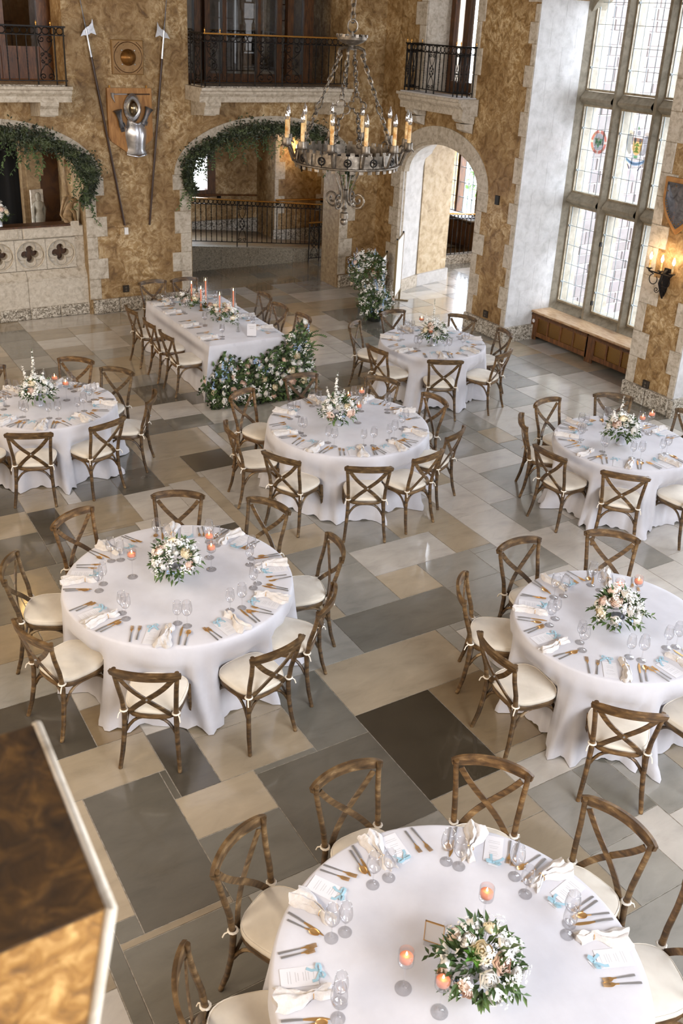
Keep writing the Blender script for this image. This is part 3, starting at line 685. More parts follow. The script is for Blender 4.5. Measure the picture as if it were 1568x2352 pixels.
# window of the hall with a dark wooden frame
wh = struct('window_5', None)
for q in ((8.86, 9.06, 1.16, 2.86), (7.14, 7.3, 1.16, 2.86), (7.3, 8.86, 1.16, 1.32), (7.3, 8.86, 2.7, 2.86)):
    obj('frame', G().bb(q[0], q[1], 20.33, 20.5, q[2], q[3]).mesh('frame', WOOD_D), wh)
obj('pane', G().bb(7.3, 8.86, 20.42, 20.43, 1.32, 2.7).mesh('pane', PANE), wh)
obj('mullion', G().bb(8.5, 8.56, 20.4, 20.46, 1.32, 2.7).mesh('mullion', WHITE), wh)
# ramp with its sloping kerb
ramp_floor = struct('ramp_floor', G().prism([(6.0, 0.0), (6.0, 0.62), (7.7, 0.53), (10.4, 0.27), (11.4, 0.12), (11.4, 0.0)], 1, 18.62, 20.4).mesh('ramp_floor', noisy('worn_paving', [(0.3, lin(110, 92, 68)), (0.7, lin(150, 132, 104))], 3, 5, 0, 0.4)))
kz = lambda x: 0.53 + (x - 7.7) * (0.27 - 0.53) / 2.7
kerb = struct('trim_1', None)
for k in range(5):
    x0 = 6.6 + k * 0.86; x1 = x0 + 0.854
    obj('kerb_stone', G().prism([(x0, 0.0), (x0, kz(x0)), (x1, kz(x1)), (x1, 0.0)], 1, 18.4, 18.64).mesh('kerb_stone', KERB), kerb)

# ------------------------------------------------------------------ iron railings
def spiral(c, r0, turns, a0, sg=1, n=18, shrink=0.18):
    """flat scroll in the local x-z plane"""
    return [(c[0] + r0 * (1 - (1 - shrink) * i / n) * cos(a0 + sg * turns * 2 * pi * i / n), 0.0, c[1] + r0 * (1 - (1 - shrink) * i / n) * sin(a0 + sg * turns * 2 * pi * i / n)) for i in range(n + 1)]
def scroll_panel(wd, h, rr=0.0078):
    g = G(); a = wd * 0.21
    for s in (-1, 1):
        for z0, d in ((a * 1.05, 1), (h - a * 1.05, -1)):
            g.tube(spiral((s * a * 1.0, z0), a * 0.95, 1.35, pi / 2 if d < 0 else -pi / 2, s * d), rr, 4)
        # hour-glass stems between the four scrolls
        g.tube([(s * wd * 0.42, 0, a), (s * wd * 0.30, 0, h * 0.24), (s * wd * 0.06, 0, h * 0.36), (s * wd * 0.3, 0, h * 0.5), (s * wd * 0.06, 0, h * 0.64), (s * wd * 0.30, 0, h * 0.76), (s * wd * 0.42, 0, h - a)], rr, 4)
        g.tube(spiral((s * wd * 0.2, h * 0.43), wd * 0.12, 1.2, 0, s, 12), rr * 0.9, 4); g.tube(spiral((s * wd * 0.2, h * 0.57), wd * 0.12, 1.2, 0, -s, 12), rr * 0.9, 4)
    for z0 in (h * 0.36, h * 0.5, h * 0.64): g.ball((0, 0, z0), 0.016, 6, 4)
    return g
RING_M = {}
def railing(nm, label, p0, p1, zb0, zb1, h, slots, panels, foot=0.0, top_mat=None, grp=None, ring_r=0.045, ends=True, finials=(), root=None):
    """p0,p1: plan ends; zb0,zb1: level of the lower rail at the ends; panels: {slot index: number of slots} filled with scrollwork"""
    P0, P1 = Vector((*p0, zb0)), Vector((*p1, zb1)); d = P1 - P0; L_ = Vector((d.x, d.y, 0)).length
    t = root or thing(nm, label, 'railing', (p0[0], p0[1], zb0 - foot), 0, grp)
    base = Vector((p0[0], p0[1], zb0 - foot)) if root is None else Vector(root.location)
    at = lambda f, z: P0 + d * f + Vector((0, 0, z)) - base
    ang = atan2(d.y, d.x)
    def bar(nm_, z, w_, hh, m):
        g = G(); g.strip([at(-0.01, z), at(1.01, z)], Vector((0, 0, 1)), w_, hh); obj(nm_, g.mesh(nm_, m), t)
    bar('handrail', h, 0.055, 0.022, top_mat or IRON); bar('middle_rail', h - 2 * ring_r - 0.02, 0.02, 0.014, IRON); bar('bottom_rail', 0.0, 0.022, 0.016, IRON)
    nr = max(1, int(L_ / (2 * ring_r + 0.006)))
    if ring_r not in RING_M: RING_M[ring_r] = G().tube([(ring_r * cos(2 * pi * i / 14), 0, ring_r * sin(2 * pi * i / 14)) for i in range(14)], 0.008, 4, closed=True).mesh('ring', IRON, 60)
    for k in range(nr):
        obj('ring', RING_M[ring_r], t, at((k + 0.5) / nr, h - ring_r - 0.012), (0, 0, ang))
    hb_ = h - 2 * ring_r - 0.02; skip = set()
    for s_, n_ in panels.items():
        wd = L_ / slots * n_; me = scroll_panel(wd - 0.02, hb_).mesh('scroll_panel', IRON, 60)
        obj('scroll_panel', me, t, at((s_ + n_ / 2) / slots, 0), (0, 0, ang))
        skip |= set(range(s_ + 1, s_ + n_))
    plainb = G().tube([(0, 0, -0.0), (0, 0, hb_ * 0.46), (0, 0, hb_ * 0.48), (0, 0, hb_ * 0.5), (0, 0, hb_)], [0.0095, 0.0095, 0.016, 0.0095, 0.0095], 5).mesh('baluster', IRON, 60)
    tw = [(0, 0, 0), (0, 0, 0.05)] + [(0, 0, 0.08 + (hb_ - 0.16) * i / 22) for i in range(23)] + [(0, 0, hb_)]
    twistb = G().tube(tw, [0.014, 0.008] + [0.012 if i % 2 else 0.0075 for i in range(23)] + [0.01], 5).mesh('baluster', IRON, 60)
    postb = G().tube([(0, 0, -foot), (0, 0, h)], 0.012, 6).mesh('post', IRON, 60)
    for k in range(slots + 1):
        if k in skip: continue
        edge = k in (0, slots) and ends or any(k in (s_, s_ + n_) for s_, n_ in panels.items())
        obj('post' if edge else 'baluster', postb if edge else (twistb if k % 2 else plainb), t, at(k / slots, 0))
    for f in finials:
        obj('finial', G().lathe([(0.008, 0), (0.006, 0.02), (0.014, 0.04), (0.006, 0.06), (0.003, 0.075)], 8).mesh('finial', BRASS, 60), t, at(f, h + 0.01))
    return t
railing('ramp_railing', 'long black iron railing with brass handrail on the ramp kerb beyond the garlanded arch', (6.6, 18.47), (10.72, 18.47), kz(6.6) + 0.1, kz(10.72) + 0.1, 0.88, 35, {18: 2}, 0.1, BRASS)
railing('stair_railing', 'short black iron railing at the foot of the ramp beside the arch pier', (10.35, 18.25), (11.4, 18.25), 0.1, 0.1, 0.78, 8, {0: 2}, 0.1, BRASS)
hr = thing('wall_handrail', 'thin brass wall handrail on the lit plaster behind the ramp', 'handrail', (10.13, 19.42, 1.16))
obj('rail', G().tube([(0, 0, 0.02), (0.7, 0, 0), (1.28, 0, -0.03)], 0.022, 8).mesh('rail', BRASS, 60), hr)
for x in (0.05, 1.2): obj('bracket', G().bb(x - 0.02, x + 0.02, -0.01, 0.08, -0.09, 0.0).mesh('bracket', IRON), hr)
hr = thing('wall_handrail', 'dark wooden wall handrail running along the shadowed wall under the hall window', 'handrail', (7.6, 20.32, 1.2))
obj('rail', G().tube([(0, 0, 0.05), (1.4, 0, 0), (2.5, 0, -0.06)], 0.022, 8).mesh('rail', WOOD_R, 60), hr)
for x in (0.5, 1.55): obj('bracket', G().bb(x - 0.03, x + 0.03, -0.01, 0.08, -0.12, 0.0).mesh('bracket', IRON), hr)

# ------------------------------------------------------------------ balustrade arch on the near side of the hall
st = struct('trim_2', None)
obj('parapet', G().bev(1.72, 4.82, 16.28, 16.6, 0, 0.66, 0.004, 1, -1).mesh('parapet', STONE_P), st)
for k in range(6):
    x0 = 1.72 + k * 0.517; obj('plinth_stone', G().bev(x0 + 0.002, x0 + 0.513, 16.24, 16.3, 0, 0.2, 0.015, 1, -1).mesh('plinth_stone', STONE_D), st)
for k in range(3):
    x0 = 1.72 + k * 1.033; obj('parapet_stone', G().bev(x0 + 0.002, x0 + 1.03, 16.26, 16.3, 0.2, 0.66, 0.006, 1, -1).mesh('parapet_stone', STONE_P), st)
    obj('ledge_stone', G().prism([(16.26, 0.66), (16.26, 0.70), (16.36, 0.82), (16.6, 0.82), (16.6, 0.66)], 0, x0 + 0.002, x0 + 1.03).mesh('ledge_stone', STONE), st)
    obj('coping_stone', G().bev(x0 + 0.002, x0 + 1.03, 16.33, 16.6, 1.36, 1.54, 0.02, 1, -1).mesh('coping_stone', STONE_P), st)
obj('coping_ledge', G().bb(1.72, 4.6, 16.36, 16.66, 1.54, 1.57).mesh('coping_ledge', WOOD_D), st)
obj('corner_block', G().bb(4.60, 4.74, 16.34, 16.6, 1.38, 1.62).mesh('corner_block', STONE_P), st)
def quatrefoil(n=10):
    out = []
    for k in range(4):
        a0 = k * pi / 2; cx_, cz_ = 0.085 * cos(a0), 0.085 * sin(a0)
        for i in range(n + 1):
            a = a0 - radians(118) + radians(236) * i / n
            out.append((cx_ + 0.062 * cos(a), cz_ + 0.062 * sin(a)))
    return out
QF = quatrefoil()
def tracery():
    g = G(); s = 0.26; sq = [(-s, -s), (s, -s), (s, s), (-s, s)]; ci = [(0.235 * cos(2 * pi * i / 40), 0.235 * sin(2 * pi * i / 40)) for i in range(40)]
    def face(loops, y):
        tri = tessellate_polygon([[Vector((p[0], p[1], 0)) for p in lp] for lp in loops]); g.add([(p[0], y, p[1]) for lp in loops for p in lp], [tuple(t) for t in tri])
    face([sq, ci], 0.0); face([ci, QF], 0.055)
    n = len(ci); g.add([(p[0], 0, p[1]) for p in ci] + [(p[0], 0.055, p[1]) for p in ci], [(i, (i + 1) % n, n + (i + 1) % n, n + i) for i in range(n)])
    n = len(QF); g.add([(p[0], 0.055, p[1]) for p in QF] + [(p[0], 0.2, p[1]) for p in QF], [(i, (i + 1) % n, n + (i + 1) % n, n + i) for i in range(n)])
    face([sq, QF], 0.2)
    big = [(x * 1.42, z * 1.42) for x, z in QF]
    g.tube([(x, 0.045, z) for x, z in big], 0.013, 4, closed=True)
    g.tube([(0.235 * cos(2 * pi * i / 30), 0.0, 0.235 * sin(2 * pi * i / 30)) for i in range(30)], 0.012, 4, closed=True)
    for sx in (-1, 1):
        for sz in (-1, 1): g.add([(sx * 0.25, -0.006, sz * 0.25), (sx * 0.19, -0.006, sz * 0.235), (sx * 0.235, -0.006, sz * 0.19)], [(0, 1, 2)])
    return g
trm = tracery().mesh('quatrefoil_panel', STONE_P, 35)
for k in range(6): obj('quatrefoil_panel', trm, st, (4.41 - k * 0.515, 16.36, 1.09))
obj('balustrade_end', G().bb(4.66, 4.82, 16.36, 16.56, 0.8, 1.38).mesh('balustrade_end', STONE), st)
tx = bpy.data.curves.new('carved_numeral', 'FONT'); tx.body = 'III.'; tx.size = 0.13; tx.extrude = 0.004; tx.align_x = 'CENTER'; tx.materials.append(STONE)
o = bpy.data.objects.new('carved_numeral', tx); C.objects.link(o); o.parent = st; o.location = (3.55, 16.327, 1.41); o.rotation_euler = (pi / 2, 0, 0)
for q in ((3.38, 3.715, 1.385, 1.395), (3.38, 3.715, 1.515, 1.525), (3.705, 3.715, 1.385, 1.525)): obj('numeral_border', G().bb(q[0], q[1], 16.322, 16.335, q[2], q[3]).mesh('numeral_border', STONE), st)
# alcove behind: black sheet standing for its unlit depth, column, dark wall
hb('wall_alcove', 4.0, 4.9, 18.0, 18.1, 0, 3.5, noisy('umber_plaster', [(0.3, lin(60, 34, 10)), (0.6, lin(96, 60, 22))], 5, 5, 1, 0.6)); hb('floor_alcove', 1.0, 4.9, 16.6, 18.1, 0.0, 1.3, WOOD_D)
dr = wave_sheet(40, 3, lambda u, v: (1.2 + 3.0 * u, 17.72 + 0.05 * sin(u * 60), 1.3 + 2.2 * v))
tag(obj('black_shade_sheet', dr.mesh('black_shade_sheet', BLACK, 180)), 'black sheet standing in for the unlit depth of the alcove behind the stone balustrade', 'backdrop')
col = thing('alcove_column', 'tan stone column with a block capital in the alcove behind the balustrade', 'column', (4.33, 17.6, 1.3))
obj('shaft', G().bb(-0.12, 0.1, -0.12, 0.12, 0, 0.92).mesh('shaft', STONE_R), col); obj('shaft_edge', G().bb(-0.2, -0.12, -0.1, 0.12, 0, 2.2).mesh('shaft_edge', STONE_R), col)
obj('capital', G().bb(-0.13, 0.16, -0.15, 0.12, 0.92, 1.5).mesh('capital', STONE_R), col)
# carved figure in a niche and the heraldic beast on the balustrade
fig = thing('niche_figure', 'small grey carved stone figure standing against the alcove column', 'statue', (4.24, 16.95, 1.3), 0.2)
obj('back_slab', G().bb(-0.11, 0.11, 0.03, 0.08, 0.1, 0.76).mesh('back_slab', STONE), fig)
g = G(); g.lathe([(0.075, 0.0), (0.07, 0.2), (0.085, 0.3), (0.06, 0.42), (0.085, 0.5), (0.07, 0.56), (0.03, 0.58), (0.045, 0.63), (0.045, 0.68), (0.02, 0.72)], 12, (0, 0, 0))
obj('body', g.mesh('body', STONE_F, 60), fig)
for s in (-1, 1): obj('folded_wing', G().tube([(s * 0.07, 0.0, 0.54), (s * 0.1, 0.01, 0.44), (s * 0.09, 0.02, 0.2)], [0.025, 0.035, 0.012], 6).mesh('folded_wing', STONE_F, 60), fig)
beast = thing('carved_beast', 'weathered carved stone beast sitting up at the balustrade end by the arch', 'statue', (4.62, 16.46, 1.565), radians(70))
BST = noisy('weathered_carving', [(0.3, lin(90, 68, 40)), (0.6, lin(146, 118, 80))], 12, 5, 0, 0.7, 0.3)
g = G()
g.tube([(0.0, 0.02, 0.02), (0.0, 0.03, 0.13), (0.0, 0.0, 0.25), (0, -0.03, 0.33), (0, -0.06, 0.38), (0, -0.12, 0.385), (0, -0.155, 0.36)], [0.075, 0.085, 0.07, 0.055, 0.055, 0.042, 0.022], 8)
for s in (-1, 1):
    g.tube([(s * 0.05, -0.03, 0.26), (s * 0.06, -0.09, 0.18), (s * 0.05, -0.1, 0.0)], [0.035, 0.028, 0.024], 6)
    g.tube([(s * 0.05, 0.06, 0.12), (s * 0.09, 0.0, 0.1), (s * 0.08, -0.05, 0.01)], [0.05, 0.045, 0.028], 6)
    g.tube([(s * 0.03, -0.05, 0.41), (s * 0.045, -0.04, 0.455)], [0.015, 0.004], 5)
obj('body', g.mesh('body', BST, 60), beast)
obj('raised_tail', G().tube([(0, 0.08, 0.05), (0, 0.14, 0.14), (0, 0.1, 0.3), (0, 0.06, 0.42), (0, 0.02, 0.47)], [0.02, 0.022, 0.03, 0.04, 0.02], 6).mesh('raised_tail', BST, 60), beast)

# ------------------------------------------------------------------ stone balconies with iron railings
def corbel(x, y, z, wd=0.28, dp=0.5, sx=0):
    """scroll-fronted bracket reaching dp out from the wall"""
    p = [(0, 0.0), (-dp, 0.0), (-dp, -0.05), (-dp + 0.05, -0.10), (-dp + 0.07, -0.2), (-dp + 0.2, -0.22), (0, -0.26)]
    return p
def balcony(label, x0, x1, dep, corbels, zt=3.84):
    t = thing('balcony', label, 'balcony', ((x0 + x1) / 2, YB - 0.02, zt), 0)
    c = (x0 + x1) / 2
    prof = [(0, 0), (-dep - 0.05, 0), (-dep - 0.05, -0.045), (-dep, -0.06), (-dep, -0.10), (-dep + 0.05, -0.15), (-dep + 0.05, -0.235), (0, -0.235)]
    obj('ledge', G().prism(prof, 0, x0 - c, x1 - c).mesh('ledge', STONE), t)
    obj('floor_stone', G().bb(x0 - c + 0.1, x1 - c - 0.1, -dep + 0.02, -0.02, 0, 0.02).mesh('floor_stone', STONE_D), t)
    for x in corbels:
        obj('corbel', G().prism([(p, q - 0.235) for p, q in corbel(0, 0, 0, dp=dep - 0.03)], 0, x - c - 0.14, x - c + 0.14).mesh('corbel', STONE), t)
        obj('corbel_foot', G().bev(x - c - 0.115, x - c + 0.115, -dep + 0.16, 0, -0.44 - 0.02, -0.235 - 0.2, 0.02, 1, -1).mesh('corbel_foot', STONE), t)
    return t
balcony('pale stone balcony ledge on a carved corbel above the balustrade arch', 1.7, 4.53, 0.66, (2.1, 4.18))
balcony('long pale stone balcony ledge on corbels above the garlanded arch', 6.66, 9.6, 0.66, (6.9, 9.35))
railing('balcony_railing', 'black iron railing with brass finials on the balcony above the balustrade arch', (1.8, 15.56), (4.46, 15.56), 3.92, 3.92, 0.76, 19, {16: 2, 4: 2}, 0.08, None, 'iron balcony railings', 0.05, True, (0.85, 0.93))
t = railing('balcony_railing', 'black iron railing with brass top rail on the long balcony above the garlanded arch', (6.76, 15.56), (9.5, 15.56), 3.92, 3.92, 0.75, 21, {0: 2, 7: 3, 11: 3}, 0.08, BRASS, 'iron balcony railings', 0.05, True, (0.0, 0.1, 0.92, 0.97))
railing('', '', (6.76, 16.16), (6.76, 15.56), 3.92, 3.92, 0.75, 4, {1: 2}, 0.08, None, None, 0.05, True, (), t)
# small balcony on the right wall
sb = thing('balcony', 'small stone balcony ledge with splayed end above the plain arched doorway', 'balcony', (XR - 0.02, 14.17, 3.85))
prof = [(0, 0), (-0.42, 0), (-0.42, -0.045), (-0.37, -0.06), (-0.37, -0.11), (-0.32, -0.16), (-0.32, -0.27), (0, -0.27)]
g = G(); g.prism(prof, 1, -0.92, 0.92); obj('ledge', g.mesh('ledge', STONE), sb)
obj('floor_stone', G().bb(-0.38, 0, -0.85, 0.85, 0, 0.02).mesh('floor_stone', STONE_W), sb)
for y in (-0.72, 0.68):
    obj('corbel', G().prism([(0, -0.27), (-0.28, -0.27), (-0.27, -0.33), (-0.2, -0.38), (0, -0.40)], 1, y - 0.13, y + 0.13).mesh('corbel', STONE), sb)
    obj('corbel_foot', G().prism([(0, -0.40), (-0.2, -0.40), (-0.17, -0.5), (0, -0.56)], 1, y - 0.11, y + 0.11).mesh('corbel_foot', STONE), sb)
t = railing('balcony_railing', 'black iron railing with small brass finials on the small balcony over the plain doorway', (10.36, 14.98), (10.36, 13.44), 3.93, 3.93, 0.72, 14, {0: 1, 6: 2, 13: 1}, 0.08, None, 'iron balcony railings', 0.05, True, (0.0, 0.08, 0.92, 1.0))
railing('', '', (10.36, 13.44), (10.68, 13.44), 3.93, 3.93, 0.72, 3, {0: 1, 1: 1}, 0.08, None, None, 0.05, True, (1.0,), t)
railing('', '', (10.36, 14.98), (10.68, 14.98), 3.93, 3.93, 0.72, 3, {0: 1, 1: 1}, 0.08, None, None, 0.05, True, (1.0,), t)

# rooms seen through the balcony openings
def ub(nm, x0, x1, y0, y1, z0, z1, m): return struct(nm, G().bb(x0, x1, y0, y1, z0, z1).mesh(nm, m))
ub('floor_upper', 1.0, 11.0, 16.7, 21, 3.72, 3.84, WOOD_O); ub('ceiling_upper', 1.0, 11.0, 16.7, 21, 6.8, 6.9, WOOD_D)
ub('wall_upper_back', 1.0, 5.4, 19.6, 19.7, 3.84, 6.8, WOOD_R); ub('wall_upper_divider', 5.3, 5.5, 16.8, 21, 3.84, 6.8, PLASTER); ub('wall_upper_side', 10.2, 10.4, 16.8, 21, 3.84, 6.8, PLASTER)
ub('wall_upper_back', 5.4, 10.4, 20.6, 20.7, 3.84, 6.8, WOOD_D); ub('wall_upper_side', 1.0, 1.2, 16.8, 19.7, 3.84, 6.8, WOOD_D)
# panelled screen of the first room
scr = thing('timber_screen', 'honey-lit timber screen with dark glazing behind the balcony over the balustrade', 'screen', (3.2, 17.1, 3.84))
for x, w_ in ((1.42, 0.24), (0.72, 0.08), (0.32, 0.09), (-0.15, 0.12), (-0.35, 0.1), (-0.9, 0.14)):
    obj('post', G().bb(x - w_ / 2, x + w_ / 2, 0, 0.14, 0, 2.9).mesh('post', WOOD_R), scr)
for x0, x1 in ((0.76, 1.3), (0.36, 0.68), (-0.10, 0.28)):
    obj('pane', G().bb(x0, x1, 0.06, 0.07, 0.5, 2.9).mesh('pane', DARKPANE), scr); obj('lower_panel', G().bb(x0, x1, 0.05, 0.09, 0.0, 0.5).mesh('lower_panel', WOOD_R), scr)
lamp('balcony_room_lamp', (3.4, 16.95, 6.2), 22, (1.0, 0.60, 0.20), 0.15)
lamp('balcony_room_lamp', (3.6, 18.6, 5.6), 14, (1.0, 0.62, 0.24), 0.1)
# glazed wine room of the second opening
wr = thing('wine_room_screen', 'dark timber and glass screen of the wine room behind the long balcony', 'screen', (8.29, 17.25, 3.84))
for x, w_ in ((-1.5, 0.08), (-0.93, 0.12), (-0.74, 0.1), (-0.40, 0.08), (0.30, 0.06), (0.72, 0.1), (0.95, 0.12), (1.34, 0.2)):
    obj('post', G().bb(x - w_ / 2, x + w_ / 2, 0, 0.12, 0, 2.9).mesh('post', WOOD_D), wr)
for x0, x1 in ((-1.46, -0.99), (-0.69, -0.44), (-0.36, 0.27), (0.33, 0.67), (1.01, 1.24)):
    obj('pane', G().bb(x0, x1, 0.05, 0.06, 0.12, 2.9).mesh('pane', DARKPANE), wr); obj('kick_board', G().bb(x0, x1, 0.03, 0.09, 0.0, 0.12).mesh('kick_board', WOOD_D), wr)
LITWIN = emit('daylit_frosted_glazing', (0.86, 0.88, 0.92, 1), 0.5)
def lit(nm, x0, x1, y, z0, z1, label):
    t = thing(nm, label, 'window', ((x0 + x1) / 2, y, z0)); hw = (x1 - x0) / 2
    obj('lit_pane', G().bb(-hw, hw, 0, 0.01, 0, z1 - z0).mesh('lit_pane', LITWIN), t)
    n = max(2, int((z1 - z0) / 0.3))
    for k in range(n + 1): obj('glazing_bar', G().bb(-hw, hw, -0.02, 0.0, k * (z1 - z0) / n - 0.008, k * (z1 - z0) / n + 0.008).mesh('glazing_bar', LEAD), t)
    obj('glazing_bar', G().bb(-0.008, 0.008, -0.02, 0.0, 0, z1 - z0).mesh('glazing_bar', LEAD), t)
lit('inner_window', 7.55, 8.05, 20.3, 4.0, 6.6, 'pale daylit inner window behind the wine shelves, first from the railing corner')
lit('inner_window', 9.15, 9.55, 20.3, 4.0, 6.6, 'pale daylit inner window seen between wine shelves, tallest and whitest strip')
lit('inner_window', 9.75, 10.2, 20.3, 4.2, 6.6, 'pale daylit inner window chopped by shelves beside the chandelier chain')
BOT = plain('dark_green_bottle', lin(20, 24, 18), 0.15)
bm_ = G().lathe([(0.036, 0), (0.038, 0.02), (0.038, 0.19), (0.014, 0.24), (0.014, 0.3)], 8).mesh('wine_bottle', BOT, 60)
k_ = 0
for i, (x, wd) in enumerate(((7.32, 0.42), (8.25, 0.5), (8.9, 0.42), (9.62, 0.4))):
    rk = thing('wine_rack', ('open wine rack, %s from the railing corner, behind the partition glass' % ('first', 'second', 'third', 'fourth')[i]), 'rack', (x, 18.3, 3.84), 0, 'wine racks behind the glass')
    for s in (-1, 1): obj('upright', G().bb(s * wd / 2 - 0.02, s * wd / 2 + 0.02, -0.12, 0.12, 0, 2.7).mesh('upright', WOOD_D), rk)
    for j in range(9): obj('shelf', G().bb(-wd / 2, wd / 2, -0.12, 0.12, 0.18 + j * 0.29, 0.2 + j * 0.29).mesh('shelf', WOOD_D), rk)
    for j in range(0, 5):
        for q in (-0.12, 0.08):
            if (j + i) % 3 == 2: continue
            tag(obj('wine_bottle', bm_, None, (x + q, 18.3, 4.04 + j * 0.29), None), 'dark wine bottle, %s on the %s shelf of the %s rack' % ('first' if q < 0 else 'second', ('lowest', 'second', 'third', 'fourth', 'fifth')[j], ('first', 'second', 'third', 'fourth')[i]), 'bottle', 'bottles on the wine racks')
lamp('wine_room_lamp', (8.6, 17.9, 6.3), 3.5, (1.0, 0.8, 0.55), 0.05)
# french doors behind the small balcony
fd = struct('door_1', None)
for q in ((13.5, 13.62), (14.0, 14.1), (14.36, 14.5), (14.78, 14.9)): obj('stile', G().bb(11.2, 11.3, q[0], q[1], 3.85, 6.4).mesh('stile', WOOD_D), fd)
for q in ((13.62, 14.0), (14.1, 14.36), (14.5, 14.78)):
    obj('pane', G().bb(11.24, 11.25, q[0], q[1], 4.05, 6.4).mesh('pane', PANE), fd); obj('bottom_rail', G().bb(11.2, 11.3, q[0], q[1], 3.85, 4.05).mesh('bottom_rail', WOOD_D), fd)
    obj('net_curtain', wave_sheet(12, 2, lambda u, v, q=q: (11.42 + 0.02 * sin(u * 18), q[0] + (q[1] - q[0]) * u, 3.9 + 2.5 * v)).mesh('net_curtain', WHITE, 180), fd)
reveal(wall_right, d3, d3, 0, XR + 0.005, 11.6, STONE)

# passage behind the plain doorway
pas = struct('wall_passage', None)
def pb(nm, pts, z0, z1, m): return obj(nm, G().prism(pts, 2, z0, z1).mesh(nm, m), pas)
pb('passage_wall', [(11.48, 15.72), (12.4, 15.98), (12.4, 16.8), (11.4, 16.8)], 0, 3.5, noisy('pale_gold_plaster', [(0.3, lin(150, 126, 88)), (0.5, lin(186, 164, 128)), (0.7, lin(206, 190, 160))], 7, 7, 0.5, 0.6, 0.2))
pb('passage_base', [(11.46, 15.66), (12.44, 15.93), (12.44, 15.99), (11.46, 15.73)], 0, 0.24, STONE_W)
pb('passage_base', [(10.78, 15.36), (11.5, 15.68), (11.48, 15.74), (10.76, 15.42)], 0, 0.24, STONE)
pb('passage_ceiling', [(11.66, 12.85), (15.4, 12.85), (15.4, 16.8), (11.66, 16.8)], 3.5, 3.6, STONE_W)
pb('passage_side', [(11.66, 12.85), (15.4, 12.85), (15.4, 12.95), (11.66, 12.95)], -0.1, 3.6, PLASTER)
pasx = wall_solid('wall_passage_end', 0, 15.1, 15.3, [(12.85, -0.1), (12.85, 3.6), (20.7, 3.6), (20.7, -0.1)], [(rect(18.5, 19.9, 0.7, 2.9),) * 2, (rect(12.97, 15.65, 0.25, 3.35),) * 2], PLASTER)
w6 = struct('window_6', None)
for j, (a, b) in enumerate(((18.5, 19.15), (19.22, 19.9))):
    for i in range(4):
        for k in range(6): obj('pane', G().bb(15.12, 15.124, a + (b - a) * i / 4 + 0.004, a + (b - a) * (i + 1) / 4 - 0.004, 0.72 + k * 0.36, 1.07 + k * 0.36).mesh('pane', PANE), w6)
    g = G()
    for i in range(5): g.bb(15.11, 15.135, a + (b - a) * i / 4 - 0.007, a + (b - a) * i / 4 + 0.007, 0.7, 2.9)
    for k in range(7): g.bb(15.11, 15.135, a, b, 0.705 + k * 0.36, 0.719 + k * 0.36)
    stuff(obj('lead_cames', g.mesh('lead_cames', LEAD), w6))
obj('mullion', G().bb(15.05, 15.25, 19.14, 19.23, 0.7, 2.9).mesh('mullion', WOOD_R), w6)
pk = struct('trim_3', G().prism([(12.3, 17.0), (14.4, 17.0), (14.4, 17.2), (12.3, 17.2)], 2, 0, 0.2).mesh('trim_3', STONE_D))
railing('passage_railing', 'black iron railing seen through the plain arched doorway below the far window', (12.5, 17.08), (14.0, 17.08), 0.26, 0.16, 0.92, 12, {4: 2}, 0.08, BRASS)
rc = thing('panelled_cupboard', 'dark panelled cupboard behind the passage railing under the far window', 'cupboard', (14.9, 18.6, 0))
obj('carcass', G().bb(-0.25, 0.15, -0.6, 1.4, 0, 0.68).mesh('carcass', WOOD_D), rc)
for k in range(5): obj('panel', G().bev(-0.27, -0.25, -0.55 + k * 0.39, -0.2 + k * 0.39, 0.08, 0.6, 0.008, 0, -1).mesh('panel', WOOD_R), rc)
obj('top', G().bb(-0.3, 0.15, -0.62, 1.42, 0.68, 0.71).mesh('top', STONE_W), rc)
# terrace and planting outside the far window
tr = struct('terrace', G().bb(15.4, 24, 16, 26, -0.4, -0.3).mesh('terrace', STONE_W))
g = G(); rr = random.Random(3)
for k in range(500):
    p = Vector((19 + rr.uniform(0, 1.2), rr.uniform(18.5, 26), rr.uniform(-0.3, 1.1))); g.leaf(p, (rr.uniform(-1, 1), rr.uniform(-1, 1), rr.uniform(-0.2, 1)), (0, 0, 1), 0.3, 0.14)
hd = obj('garden_hedge', g.mesh('garden_hedge', LEAF_B)); tag(hd, 'bright green hedge beyond the far leaded window', 'hedge'); stuff(hd)

